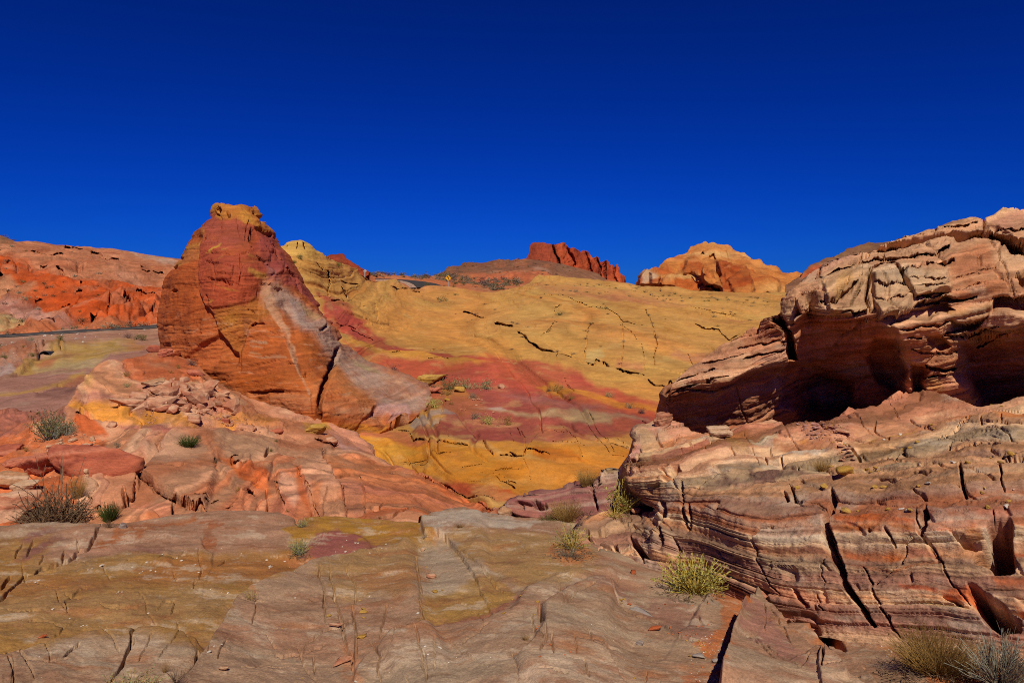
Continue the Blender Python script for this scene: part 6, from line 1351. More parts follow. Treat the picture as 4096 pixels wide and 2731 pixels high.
stone_mat = rock_mat('loose_stone', 0.35, 0.5, 3.0, (0, 0, 0), 0.2)
RED = ('#a65c42', '#96503c', '#ae6a50'); PINK = ('#b07c5e', '#bd9274', '#a0644a'); TAN = ('#b08c6c', '#a57a58', '#bb9a7c'); YEL = ('#a88038', '#9c7230', '#b08a48'); GREY = ('#8f8078', '#7a6860', '#9a8e84'); WHITE = ('#c4b8a8', '#b8a898', '#cfc4b4'); ORG = ('#b0603a', '#a4522e', '#b86c48')

def put(me, name, sh, u, v, w_px, label, cat, group=None, sink=0.25, rz=None, tilt=0.15, rg=random.Random(3), asp=None):
    """a stone whose width is w_px picture pixels, bedded into the surface where it lies"""
    p, n = on(sh, u, v)
    w = w_px / F * p[1]
    o = link(bpy.data.objects.new(name, me))
    s = w / 2.0
    o.scale = (s, s, s) if asp is None else (s, s * asp[0], s * asp[1])
    hz = 0.6 * s * (asp[1] if asp else 1)
    o.location = Vector(p) + Vector((0, 0, hz * (1 - 2 * sink) * 0.9))
    o.rotation_euler = (rg.uniform(-tilt, tilt), rg.uniform(-tilt, tilt), rg.uniform(0, 6.28) if rz is None else rz)
    return tag(o, label, cat, group)

big = [  # u, v(base middle), width px, dims, palette, label, rotation
    ('rock_bank', 300, 1885, 165, (1, 0.75, 0.95), RED, 'large red slab boulder with a pale streak behind the dead bush', 0.2, 31),
    ('rock_bank', 165, 1885, 120, (1, 0.8, 0.9), RED, 'dark red split boulder just left of the large red slab', -0.5, 32),
    ('rock_bank', 55, 1870, 80, (1, 0.8, 0.45), RED, 'low red boulder near the left edge above the cream block', 0.3, 33),
    ('rock_bank', 30, 1945, 110, (1, 0.8, 0.7), TAN, 'cream flat-topped block at the left edge of the sandy hollow', 0.1, 34),
    ('rock_bank', 12, 2070, 140, (1, 0.8, 1.1), PINK, 'big pale pink block cut by the left edge beside the dead bush', 0.4, 35),
    ('rock_bank', 92, 1962, 70, (1, 0.8, 0.6), TAN, 'small pale block between the cream block and the dead bush', 0.8, 36),
    ('rock_bank', 42, 1815, 90, (1, 0.6, 0.45), RED, 'reddish flat slab in the sandy gully above the red boulders', 0.2, 37),
    ('rock_bank', 385, 1885, 60, (1, 0.7, 0.7), PINK, 'pink upright block on the right end of the large red slab', 0.5, 38),
    ('rock_bank', 452, 1705, 34, (1, 0.9, 0.9), PINK, 'small rounded block perched on a spur below the yellow nose', 0.1, 39),
    ('rock_bank', 545, 1630, 78, (1, 0.5, 0.55), PINK, 'tilted grey-pink slab leaning at the left end of the rubble', 0.7, 40),
    ('rock_bank', 612, 1548, 76, (1, 0.5, 0.35), TAN, 'long pale slab lying along the top of the rubble', 0.35, 41),
    ('rock_bank', 694, 1532, 30, (0.6, 0.5, 1.1), PINK, 'narrow upright stone standing at the rubble top', 0.4, 42),
    ('rock_bank', 735, 1530, 34, (0.8, 0.5, 1.0), PINK, 'leaning pale stone right of the narrow upright one', 0.9, 43),
    ('rock_bank', 760, 1562, 70, (1, 0.7, 0.5), TAN, 'stack of thin pale slabs in the rubble heart', 0.1, 44),
    ('rock_bank', 775, 1690, 52, (1, 0.9, 0.75), PINK, 'rounded grey-pink stone on the yellow patch below the rubble', 0.2, 45),
    ('rock_bank', 906, 1690, 30, (1, 0.7, 0.9), RED, 'dull red stone near the right end of the yellow patch', 0.4, 46),
    ('rock_bank', 770, 1500, 44, (1, 0.8, 0.7), RED, 'red block close under the fin on the rubble slope', 0.5, 47),
    ('rock_bank', 615, 1382, 44, (1, 0.8, 0.8), RED, 'red block leaning on the left foot of the fin', 0.3, 48),
    ('rock_bank', 660, 1425, 66, (1, 0.6, 0.5), RED, 'flat red slab at the foot of the fin', 0.1, 49),
    ('rock_bank', 700, 1418, 46, (1, 0.8, 0.6), ORG, 'orange block touching the fin above the flat red slab', 0.8, 50),
    ('rock_bank', 1265, 1735, 74, (1, 0.7, 0.6), YEL, 'yellow stone wedged at the lowest corner of the fin', 0.2, 51),
    ('rock_bank', 1320, 1772, 56, (1, 0.7, 0.5), PINK, 'pink layered block below the yellow stone at the fin corner', 0.3, 52),
    ('rock_bank', 1115, 1735, 44, (1, 0.7, 0.7), RED, 'dark red stone lying on the pale bank below the fin', 0.6, 53),
    ('hillside', 1700, 1545, 80, (1, 0.7, 0.75), YEL, 'yellow boulder at the end of the grey flank beside dark brush', 0.2, 54),
    ('hillside', 1660, 1538, 34, (1, 0.8, 0.7), YEL, 'smaller yellow stone left of the yellow boulder', 0.4, 55),
    ('hillside', 1840, 1565, 38, (1, 0.7, 0.6), YEL, 'yellow stone below the two green shrubs on the purple flat', 0.1, 56),
    ('hillside', 1782, 1604, 19, (1, 0.9, 0.8), YEL, 'single pale yellow cobble on the purple flat', 0.1, 57),
    ('hillside', 1735, 1570, 52, (1, 0.5, 0.4), RED, 'tilted pink slab right of the dark brush on the flat', -0.5, 58),
    ('low_ledge', 2020, 2062, 60, (1, 0.8, 0.6), TAN, 'cream and yellow banded boulder at the left tip of the mauve ledge', 0.2, 59),
    ('slickrock', 492, 2112, 34, (1, 0.9, 0.8), GREY, 'grey rounded stone on the slab edge right of the green tuft', 0.2, 60),
    ('layered_bank', 2655, 1698, 78, (1, 0.8, 0.85), PINK, 'dark rounded boulder tucked under the tip of the overhanging rock', 0.2, 61),
    ('layered_bank', 2880, 1745, 86, (1, 0.8, 0.55), TAN, 'yellowish rounded hump on the bank below the overhang', 0.2, 62),
    ('layered_bank', 3375, 1895, 58, (1, 0.9, 0.65), YEL, 'largest mustard-yellow stone on the right ledge, by the grass tuft', 0.2, 63),
    ('layered_bank', 2500, 2045, 56, (1, 0.7, 0.6), RED, 'red broken block in the cleft under the tall pale shrub', 0.4, 64),
    ('layered_bank', 2545, 2052, 44, (1, 0.8, 0.6), PINK, 'pink broken block right of the red one in the cleft', 0.1, 65),
    ('slickrock', 2620, 2520, 46, (1, 0.5, 0.35), ORG, 'orange brick-shaped stone on the foreground slab', 0.15, 66),
    ('slickrock', 2557, 2578, 26, (1, 0.9, 0.8), GREY, 'dark grey stone on the slab below the orange brick-shaped one', 0.3, 67),
    ('slickrock', 2540, 2438, 28, (1, 0.8, 0.6), GREY, 'dull brown stone in the rubble strip crossing the slab', 0.2, 68),
    ('slickrock', 1690, 2203, 24, (1, 0.8, 0.6), TAN, 'tan stone on the pale patch below the notched block', 0.2, 69),
    ('slickrock', 1722, 2312, 28, (1, 0.8, 0.7), PINK, 'reddish-grey stone on the pale patch beside a long joint', 0.5, 70),
    ('slickrock', 1443, 2552, 28, (1, 0.6, 0.5), YEL, 'long yellow stone between the slab joints', 0.05, 71),
    ('slickrock', 1452, 2446, 22, (1, 0.7, 0.5), YEL, 'yellow stone at the head of the joint', 0.3, 72),
    ('slickrock', 1316, 2465, 18, (1, 0.8, 0.6), YEL, 'small yellow stone left of the longer joint', 0.6, 73),
    ('slickrock', 172, 2548, 26, (1, 0.6, 0.5), ORG, 'lone orange stone on the olive slab at lower left', 0.1, 74),
    ('slickrock', 895, 2680, 44, (1, 0.5, 0.35), TAN, 'tan flake lying in the sandy patch at the bottom left', -0.1, 75),
    ('slickrock', 1385, 2645, 60, (1, 0.4, 0.3), PINK, 'broken pink flake raised beside the joint at the bottom', 0.1, 76),
    ('slickrock', 1340, 2505, 44, (1, 0.4, 0.3), PINK, 'thin stacked flakes at the joint crossing', 0.1, 77),
    ('slickrock', 2795, 2628, 40, (1, 0.6, 0.4), GREY, 'mauve flat stone in the sand left of the dark gap', 0.1, 78),
    ('slickrock', 2865, 2650, 34, (1, 0.6, 0.6), GREY, 'grey stone at the lip of the dark gap', 0.4, 79),
    ('slickrock', 3076, 2476, 34, (1, 0.5, 0.3), YEL, 'yellow flake on the mauve slab right of the dark gap', 0.1, 80),
    ('slickrock', 2532, 2296, 20, (1, 0.8, 0.6), ORG, 'small orange stone on the slab left of the big green shrub', 0.1, 81),
]
for sh, u, v, w, dims, pal, lab, rz, seed in big:
    me = boulder_mesh('boulder', seed, dims, 5 if w > 60 else 3, stone_mat, pal, 0.06, 0.2)
    put(me, 'boulder' if w > 45 else 'stone', sh, u, v, w * 1.12, lab, 'boulder' if w > 45 else 'stone', None, 0.1, rz, 0.12)

def scatter(polyg, n, seed, rng_w, mind=0.0):
    rg = random.Random(seed); a = np.array(polyg); out = []
    while len(out) < n:
        u, v = rg.uniform(a[:, 0].min(), a[:, 0].max()), rg.uniform(a[:, 1].min(), a[:, 1].max())
        if poly_sd(np.array([u]), np.array([v]), polyg)[0] > 0:
            out.append((u, v, rg.uniform(0, 1) ** 2.2 * (rng_w[1] - rng_w[0]) + rng_w[0]))
    return out
QUEUE = []
def stones(sh, pts, pal, dims, label, group, seed, cat='stone', nvar=6):
    rg = random.Random(seed)
    var = [boulder_mesh('stone', seed * 10 + k, (dims[0], dims[1] * rg.uniform(0.8, 1.2), dims[2] * rg.uniform(0.7, 1.3)), 2, stone_mat, pal, 0.1, 0.3) for k in range(nvar)]
    for u, v, w in pts:
        QUEUE.append((w, rg.choice(var), sh, u, v, label, cat, group, rg.random()))
def merged(name, objs, mats, label):
    """many tiny things nobody could count, as one mesh"""
    V, Fc, Cs, mi, nv = [], [], [], [], 0
    for me, loc, rot, sc in objs:
        n = len(me.vertices); co = np.empty(n * 3, np.float32); me.vertices.foreach_get('co', co); co = co.reshape(-1, 3) * np.array(sc)
        c, s = math.cos(rot), math.sin(rot)
        co = np.stack([co[:, 0] * c - co[:, 1] * s, co[:, 0] * s + co[:, 1] * c, co[:, 2]], 1) + np.array(loc)
        V.append(co); k = mats.index(me.materials[0])
        for q in me.polygons: Fc.append([nv + a for a in q.vertices]); mi.append(k)
        a = me.color_attributes.get('Col'); cc = np.ones(n * 4, np.float32)
        if a: a.data.foreach_get('color', cc)
        Cs.append(cc); nv += n
    me = bpy.data.meshes.new(name); me.from_pydata(np.concatenate(V).tolist(), [], Fc)
    for m in mats: me.materials.append(m)
    me.polygons.foreach_set('material_index', mi)
    a = me.color_attributes.new('Col', 'FLOAT_COLOR', 'POINT'); a.data.foreach_set('color', np.concatenate(Cs))
    return tag(link(bpy.data.objects.new(name, me)), label, kind='stuff')
stones('rock_bank', scatter(K2(1180, 260, 1400, 180, 1700, 190, 1850, 300, 1980, 380, 2000, 440, 1900, 460, 1600, 430, 1300, 420, 1150, 330), 125, 5, (9, 96)), PINK, (1, 0.7, 0.6), 'angular pink block in the rubble heap at the foot of the fin', 'blocks fallen from the fin', 101)
stones('rock_bank', scatter(K2(1180, 420, 1290, 360, 1320, 480, 1250, 540, 1180, 500), 40, 6, (5, 12)), PINK, (1, 0.8, 0.7), 'tiny pink stone in the gravel streak across the yellow patch', 'gravel streak on the yellow patch', 102)
stones('rock_bank', scatter(K2(340, 720, 620, 600, 860, 620, 880, 760, 840, 900, 680, 960, 700, 780, 420, 780), 60, 7, (8, 40)), TAN, (1, 0.7, 0.6), 'loose pale stone strewn down the sandy gully on the left', 'stones in the sandy gully', 103)
stones('rock_bank', scatter(K2(1800, 440, 2300, 560, 2320, 600, 1980, 560, 1780, 500), 34, 8, (6, 26)), PINK, (1, 0.7, 0.6), 'small pink stone along the foot of the yellow ledge under the fin', 'stones under the fin', 104)
stones('layered_bank', scatter(K6(380, 620, 560, 590, 740, 640, 800, 720, 690, 760, 520, 740), 45, 9, (7, 32)), ('#a87a6c', '#b08a7c', '#a06a5c'), (1, 0.8, 0.4), 'pinkish flake in the patch of chips below the overhang', 'rock chips below the overhang', 105)
stones('layered_bank', [(2996 + a * .4783, 1400 + b * .4783, c) for a, b, c in ((750, 725, 34), (760, 760, 32), (770, 810, 32), (825, 830, 26), (835, 855, 24), (830, 890, 22), (860, 885, 20), (795, 905, 20), (770, 925, 24), (870, 920, 18), (690, 650, 30), (780, 690, 44))], PINK, (1, 0.8, 0.4), 'flat pale stone in the line of slabs down the gully on the right bank', 'slabs lining the gully', 106)
stones('layered_bank', [(2996 + a * .4783, 1400 + b * .4783, c) for a, b, c in ((1000, 1000, 20), (970, 1010, 14), (1060, 990, 22), (900, 1010, 16), (1020, 1020, 14), (1160, 995, 16), (1080, 1015, 12), (940, 990, 14), (870, 1030, 14), (690, 985, 26), (400, 1155, 26), (630, 1160, 40), (1050, 1155, 28), (1120, 1150, 24), (1420, 1140, 20), (1900, 910, 26), (1830, 945, 22), (2020, 905, 12), (2090, 940, 20), (2190, 885, 36), (1340, 825, 22), (1410, 775, 22), (1280, 835, 16), (1520, 630, 20), (1545, 660, 12), (2050, 485, 30), (2110, 470, 14), (1950, 1195, 18), (1970, 1150, 12), (2000, 1320, 26), (2170, 1270, 24), (270, 925, 14), (610, 825, 10), (780, 855, 9), (820, 1360, 40), (910, 1350, 14), (1160, 1335, 22), (1350, 1340, 24))], YEL, (1, 0.8, 0.6), 'small mustard-yellow stone lying on a ledge of the right bank', 'yellow stones on the ledges', 107)
stones('layered_bank', [(2996 + a * .4783, 1400 + b * .4783, c) for a, b, c in ((1440, 985, 26), (1700, 945, 24), (1280, 1335, 22), (1320, 1340, 18), (1500, 1110, 22), (1270, 710, 16), (1130, 750, 14), (2215, 1170, 10), (2160, 1310, 40))], WHITE, (1, 0.7, 0.5), 'whitish stone lying on a ledge of the right bank', 'pale stones on the ledges', 108)
wp = [(1000 + a * .4783, 1980 + b * .4783, c) for a, b, c in ((800, 470, 13), (770, 430, 6), (810, 380, 6), (880, 400, 8), (905, 400, 10), (925, 460, 9), (950, 455, 9), (880, 470, 7), (715, 475, 7), (795, 522, 12), (830, 520, 6), (1140, 410, 9), (1000, 485, 9), (1100, 450, 6), (1230, 412, 6), (965, 450, 7), (690, 500, 5), (650, 515, 6), (140, 540, 12), (230, 530, 9), (290, 555, 9), (170, 600, 16), (160, 610, 9), (375, 860, 11), (1000, 850, 12), (1400, 992, 16), (1465, 1265, 12), (1590, 1275, 16), (1460, 1330, 14), (1490, 1330, 10), (1655, 1395, 8), (880, 1560, 14))]
wp += [(a * .4783, 1980 + b * .4783, c) for a, b, c in ((1525, 550, 12), (1480, 520, 10), (1105, 600, 9), (1190, 640, 7), (1260, 635, 9), (1300, 640, 8), (1170, 652, 7), (880, 660, 10), (735, 628, 7), (845, 592, 18), (1225, 560, 14), (1020, 810, 9), (990, 808, 8), (1240, 985, 11), (580, 1035, 9), (440, 958, 15), (300, 728, 14), (320, 715, 10), (1635, 580, 9), (1660, 640, 9), (2015, 490, 8), (2255, 605, 9), (2275, 597, 8), (2230, 540, 9), (1355, 495, 7), (1560, 475, 5), (1640, 450, 6), (1850, 440, 5), (1905, 815, 11), (1765, 790, 10), (1750, 1310, 20), (1790, 1265, 9), (1855, 1250, 9), (700, 1090, 8), (730, 1085, 8), (680, 1093, 6), (330, 1350, 6))]
stones('slickrock', wp, WHITE, (1, 0.7, 0.5), 'small whitish pebble on the foreground slickrock', 'white pebbles on the slickrock', 109)
stones('slickrock', [(2000 + a * .4783, 1980 + b * .4783, c) for a, b, c in ((1160, 1245, 4), (1425, 1105, 14), (1410, 1155, 9), (1450, 1155, 9), (1505, 1162, 13), (1560, 1170, 10), (1600, 1180, 9), (1650, 1100, 15), (1690, 1097, 9), (1740, 1085, 9), (1770, 1080, 7), (1640, 1160, 11), (1610, 1135, 6), (1335, 945, 13), (1380, 915, 14), (420, 1255, 15), (585, 1310, 11), (545, 1335, 9), (330, 1350, 16), (1090, 915, 22), (980, 918, 8), (1605, 920, 8), (1740, 905, 9), (310, 1120, 14), (320, 1090, 9), (1610, 1410, 9), (1700, 1440, 12), (1650, 1560, 14))], ORG, (1, 0.7, 0.5), 'small orange chip on the foreground slab', 'orange chips on the slab', 110)
stones('slickrock', [(2000 + a * .4783, 1980 + b * .4783, c) for a, b, c in ((1010, 885, 24), (1045, 880, 14), (1020, 900, 12), (170, 843, 16), (105, 870, 14), (10, 875, 12), (305, 895, 16), (290, 1000, 8), (30, 990, 18), (510, 1462, 6), (1120, 1530, 16), (1655, 1225, 14), (1720, 1310, 14), (1590, 1345, 18), (1680, 1255, 12), (1560, 1220, 10), (1700, 1240, 14), (1625, 1265, 9))] + [(1000 + a * .4783, 1980 + b * .4783, c) for a, b, c in ((1550, 810, 24), (1610, 790, 10), (1480, 600, 8), (950, 1025, 14), (950, 950, 20), (920, 880, 9), (230, 1110, 9), (265, 1110, 9), (1300, 1130, 26), (1480, 1095, 18), (1860, 990, 9), (440, 1530, 8))], YEL, (1, 0.7, 0.5), 'small yellow stone on the foreground slab', 'yellow stones on the slab', 111)
stones('slope', [(180, 1343, 13), (207, 1341, 9), (247, 1340, 12), (313, 1337, 10), (577, 1319, 9), (50, 1368, 11), (340, 1350, 9), (385, 1347, 7), (305, 1356, 10), (330, 1371, 10)], WHITE, (1, 0.8, 0.7), 'pale stone set along the near edge of the road', 'stones along the road', 112)
stones('hillside', [(2000 + a * .4783, 1500 + b * .4783, c) for a, b, c in ((-180, 205, 14), (-150, 230, 9), (-290, 290, 10))] + [(1000 + a * .4783, 1500 + b * .4783, c) for a, b, c in ((1630, 210, 9), (1870, 205, 14), (1770, 290, 9), (1890, 255, 12), (1940, 210, 11), (2035, 315, 14), (1590, 200, 7), (1700, 150, 7), (2100, 105, 34), (1830, 195, 11))], PINK, (1, 0.8, 0.6), 'small stone on the purple flat among the shrubs', 'stones on the purple flat', 113)

QUEUE.sort(key=lambda q: -q[0])
qr = random.Random(12)
for w, me, sh, u, v, label, cat, group, r in QUEUE[:255]:
    put(me, 'stone', sh, u, v, w, label, cat, group, 0.2, None, 0.35, qr)
rest = []
for w, me, sh, u, v, label, cat, group, r in QUEUE[255:]:
    p, n = on(sh, u, v); s = w / F * p[1] / 2
    rest.append((me, p + np.array([0, 0, 0.3 * s]), r * 6.28, (s, s, s)))
# finer grit that collects in hollows
for sh, pg, n, wr in (('rock_bank', K2(1180, 260, 1700, 190, 2080, 420, 2250, 520, 1900, 530, 1600, 450, 1300, 420), 160, (4, 9)), ('rock_bank', K2(0, 600, 620, 600, 860, 620, 880, 760, 700, 960, 560, 1300, 200, 1380, 300, 1000, 0, 900), 220, (3, 10)),
                      ('slickrock', [(2780, 2560), (2880, 2520), (2900, 2600), (2880, 2720), (2740, 2731)], 90, (3, 8)), ('slickrock', [(3300, 2450), (3600, 2590), (3900, 2690), (3600, 2650), (3400, 2560)], 110, (3, 8)), ('slickrock', [(0, 2250), (900, 2200), (1500, 2300), (2300, 2350), (2700, 2500), (2700, 2731), (0, 2731)], 260, (2, 5)),
                      ('layered_bank', K6(380, 600, 560, 580, 760, 620, 860, 700, 800, 960, 690, 780, 500, 720), 160, (3, 9)), ('slope', K1(0, 1290, 600, 1190, 1250, 1210, 1000, 1260, 560, 1300, 200, 1400, 0, 1400), 120, (2, 5))):
    for u, v, w in scatter(pg, n, 900 + n, wr):
        q = qr.choice(QUEUE)
        for _ in range(20):
            if q[2] == sh: break
            q = qr.choice(QUEUE)
        p, nn = on(sh, u, v); s = w / F * p[1] / 2
        rest.append((q[1], p + np.array([0, 0, 0.3 * s]), qr.random() * 6.28, (s, s, s)))
merged('gravel', rest, [stone_mat], 'fine gravel and chips lying in the hollows of the rock')
# ------------------------------------------------------------------ plants
class Builder:
    def __init__(s): s.v, s.f = [], []
    def tube(s, pts, r0, r1, n=3):
        base = len(s.v); m = len(pts)
        for i, p in enumerate(pts):
            p = np.array(p); d = np.array(pts[min(i + 1, m - 1)]) - np.array(pts[max(i - 1, 0)])
            d = d / (np.linalg.norm(d) + 1e-9)
            a = np.cross(d, [0.3, 0.7, 0.2]); a /= np.linalg.norm(a) + 1e-9; b = np.cross(d, a)
            r = r0 + (r1 - r0) * i / (m - 1)
            for k in range(n):
                t = 2 * math.pi * k / n
                s.v.append(tuple(p + (a * math.cos(t) + b * math.sin(t)) * r))
        for i in range(m - 1):
            for k in range(n):
                s.f.append((base + i * n + k, base + i * n + (k + 1) % n, base + (i + 1) * n + (k + 1) % n, base + (i + 1) * n + k))
    def leaf(s, p, d, L, w, rg):
        d = np.array(d) / (np.linalg.norm(d) + 1e-9)
        a = np.cross(d, [rg.uniform(-1, 1), rg.uniform(-1, 1), rg.uniform(-1, 1)]); a /= np.linalg.norm(a) + 1e-9
        b = len(s.v); p = np.array(p)
        s.v += [tuple(p), tuple(p + d * L * 0.5 + a * w), tuple(p + d * L), tuple(p + d * L * 0.5 - a * w)]
        s.f.append((b, b + 1, b + 2, b + 3))
    def mesh(s, name, mat):
        me = bpy.data.meshes.new(name); me.from_pydata(s.v, [], s.f); me.materials.append(mat); return me
def stem(rg, spread, h, bend, n=5, base=0.06, droop=0.0, wig=0.0):
    a = rg.uniform(0, 6.283); t = rg.uniform(0, 1) ** 0.6 * spread
    d = np.array([math.cos(a) * math.sin(t), math.sin(a) * math.sin(t), math.cos(t)])
    p = np.array([math.cos(a) * base * rg.random(), math.sin(a) * base * rg.random(), 0.0]); out = [tuple(p)]
    L = h * rg.uniform(0.6, 1.0)
    side = np.array([rg.uniform(-1, 1), rg.uniform(-1, 1), rg.uniform(-0.3, 0.6)])
    for i in range(1, n):
        d = d + side * bend / n + np.array([0, 0, -droop / n]) + np.array([rg.gauss(0, wig), rg.gauss(0, wig), rg.gauss(0, wig)])
        d /= np.linalg.norm(d); p = p + d * L / (n - 1)
        if p[2] < 0.01: p[2] = 0.01
        out.append(tuple(p))
    return out
M = {k: plain_mat(k, c, 0.85, 0.35, 12.0) for k, c in dict(pale_green_leaf='#9a944e', sage_leaf='#86845a', olive_leaf='#5c5a26', dark_green_stem='#3e4a1c', yellow_stem='#a08838', straw='#8a6a38', brown_straw='#6e4c26', grey_twig='#7c7c6c', dead_twig='#69543f', dark_twig='#3c2c26', grey_scrub='#776c58', green_scrub='#5e5a36', brown_scrub='#5e4630', purple_scrub='#5a4440', wood='#6c5238', bright_green='#5a6a28', ash_green='#7c8068').items()}

def k_brittle(seed, leafy=1.0, n=70, leaf='pale_green_leaf', wood='yellow_stem', spread=1.25):
    rg = random.Random(seed); S, L = Builder(), Builder()
    for i in range(n):
        p = stem(rg, spread, 1.0, 0.9, 6, 0.12, 0.1)
        S.tube(p, 0.012, 0.006)
        for j in range(int(9 * leafy)):
            t = rg.uniform(0.35, 1.0) * (len(p) - 1); a = int(min(t, len(p) - 2)); q = np.array(p[a]) * (1 - (t - a)) + np.array(p[a + 1]) * (t - a)
            d = np.array(p[a + 1]) - np.array(p[a]) + np.array([rg.gauss(0, .12), rg.gauss(0, .12), rg.gauss(0.03, .12)])
            L.leaf(q, d, rg.uniform(0.05, 0.09), 0.016, rg)
    return [('stems', S.mesh('stems', M[wood])), ('leaves', L.mesh('leaves', M[leaf]))]
def k_grass(seed, n=420, col='straw', spread=0.75, r=0.006):
    rg = random.Random(seed); S = Builder()
    for i in range(n):
        S.tube(stem(rg, spread, 1.0, 0.5, 4, 0.28, 0.15), r, r * 0.3)
    T = Builder()
    for i in range(60):
        p = stem(rg, spread * 1.1, 1.05, 0.5, 4, 0.25, 0.1); T.tube(p, r * 0.8, r * 0.3); T.leaf(p[-1], (0, 0, 1), 0.06, 0.012, rg)
    return [('blades', S.mesh('blades', M[col])), ('seed_stalks', T.mesh('seed_stalks', M['brown_straw' if col == 'straw' else 'straw']))]
def k_twig(seed, col='grey_twig', n=70, spread=1.1, side=3, r=0.009, wig=0.08):
    rg = random.Random(seed); S, T = Builder(), Builder()
    for i in range(n):
        p = stem(rg, spread, 1.0, 0.6, 6, 0.15, 0.0, wig); S.tube(p, r, r * 0.5)
        for j in range(side if i < 400 else 0):
            a = rg.randrange(1, 5); q = np.array(p[a]); d = np.array(p[a + 1]) - q; d = d / np.linalg.norm(d) + np.array([rg.gauss(0, .5), rg.gauss(0, .5), rg.gauss(0.1, .5)])
            d /= np.linalg.norm(d); l = rg.uniform(0.12, 0.3)
            T.tube([tuple(q), tuple(q + d * l * 0.5), tuple(q + d * l + np.array([0, 0, 0.03]))], r * 0.6, r * 0.35)
    return [('branches', S.mesh('branches', M[col])), ('twigs', T.mesh('twigs', M['dead_twig' if col != 'dead_twig' else 'grey_twig']))]
def k_dead(seed):
    rg = random.Random(seed); S, T = Builder(), Builder()
    for i in range(330):
        p = stem(rg, 1.45, 1.0, 1.6, 9, 0.4, 0.75, 0.17); S.tube(p, 0.015, 0.006, 4)
        for j in range(3):
            a = rg.randrange(3, 8); q = np.array(p[a]); d = np.array([rg.gauss(0, 1), rg.gauss(0, 1), rg.gauss(0, .7)]); d /= np.linalg.norm(d); l = rg.uniform(0.1, 0.25)
            T.tube([tuple(q), tuple(q + d * l * .5 + np.array([0, 0, .03])), tuple(q + d * l)], 0.006, 0.003)
    for i in range(10):
        p = stem(rg, 0.35, 1.65, 0.5, 7, 0.1, 0.0, 0.16); S.tube(p, 0.015, 0.006)
    return [('branches', S.mesh('branches', M['dead_twig'])), ('twigs', T.mesh('twigs', M['wood']))]
def k_ephedra(seed, col='dark_green_stem', n=330, spread=0.95):
    rg = random.Random(seed); S, W = Builder(), Builder()
    for i in range(n):
        S.tube(stem(rg, spread, 1.0, 0.5, 4, 0.3, 0.0), 0.011, 0.006)
    for i in range(24):
        W.tube(stem(rg, 1.3, 0.4, 0.4, 4, 0.1, 0.2, 0.1), 0.02, 0.01)
    return [('stems', S.mesh('stems', M[col])), ('base_wood', W.mesh('base_wood', M['wood']))]
def k_creosote(seed, leaf='olive_leaf', wood='grey_twig', n=46, leaves=26):
    rg = random.Random(seed); S, L = Builder(), Builder()
    for i in range(n):
        p = stem(rg, 1.15, 1.0, 0.7, 6, 0.15, 0.0, 0.09); S.tube(p, 0.013, 0.005)
        for j in range(leaves):
            t = rg.uniform(0.45, 1.0) * (len(p) - 1); a = int(min(t, len(p) - 2)); q = np.array(p[a]) * (1 - (t - a)) + np.array(p[a + 1]) * (t - a)
            q = q + np.array([rg.gauss(0, .045), rg.gauss(0, .045), rg.gauss(0, .045)])
            L.leaf(q, (rg.gauss(0, 1), rg.gauss(0, 1), rg.gauss(.4, 1)), rg.uniform(0.035, 0.06), 0.014, rg)
    return [('branches', S.mesh('branches', M[wood])), ('leaves', L.mesh('leaves', M[leaf]))]
def k_far(seed, col, n=150, flat_=0.7, ls=1.0):
    """small far shrub: an uneven dome of leaf clumps with a few stems showing"""
    rg = random.Random(seed); L = Builder()
    cl = [(rg.gauss(0, .42), rg.gauss(0, .42), rg.uniform(.15, .75) * flat_, rg.uniform(.14, .3)) for _ in range(11)]
    for i in range(n):
        c = rg.choice(cl)
        p = (c[0] + rg.gauss(0, c[3]), c[1] + rg.gauss(0, c[3]), max(0.02, c[2] + rg.gauss(0, c[3] * .8)))
        L.leaf(p, (rg.gauss(0, 1), rg.gauss(0, 1), rg.gauss(.5, 1)), rg.uniform(.14, .26) * ls, .06 * ls, rg)
    for i in range(12):
        L.tube(stem(rg, 1.2, .8, .5, 3, .1), .03, .012)
    return L.mesh('desert_shrub', M[col])

prng = random.Random(77)
def plant(name, parts, sh, u, v, h_px, label, cat='shrub', wide=1.0, group=None, rz=None, lean=0.0):
    """a plant of parts rooted where its foot is seen; h_px is its height in picture pixels"""
    p, n = on(sh, u, v)
    h = h_px / F * p[1]
    root = link(bpy.data.objects.new(name, None))
    root.location = Vector(p) - Vector((0, 0, 0.03 * h)); root.scale = (h * wide, h * wide, h)
    root.rotation_euler = (0, lean, prng.uniform(0, 6.28) if rz is None else rz)
    for pn, me in parts:
        o = link(bpy.data.objects.new(pn, me)); o.parent = root
    return tag(root, label, cat, group)

# the near plants, one by one
plant('brittlebush', k_brittle(1, 1.3, 120), 'slickrock', 2775, 2370, 185, 'big yellow-green leafy shrub sprawling against the foot of the right bank', wide=0.95)
plant('dry_shrub', k_twig(2, 'dead_twig', 60, 1.2), 'slickrock', 2672, 2268, 80, 'brown dried-out shrub behind the big yellow-green one', wide=0.9)
plant('grass_clump', k_grass(3, 900, 'straw', 1.0), 'slickrock', 3745, 2690, 200, 'large straw-brown grass clump in the lower right corner', 'grass', wide=1.15)
plant('twiggy_shrub', k_twig(4, 'grey_twig', 150, 1.15, 4, 0.010), 'slickrock', 4000, 2740, 250, 'grey-green wiry shrub cut by the lower right corner', wide=0.75)
plant('desert_shrub', k_brittle(5, 1.0, 50, 'pale_green_leaf', 'yellow_stem', 0.9), 'layered_bank', 2495, 2052, 165, 'tall pale shrub with yellow stems growing in the cleft of the right bank', wide=0.85)
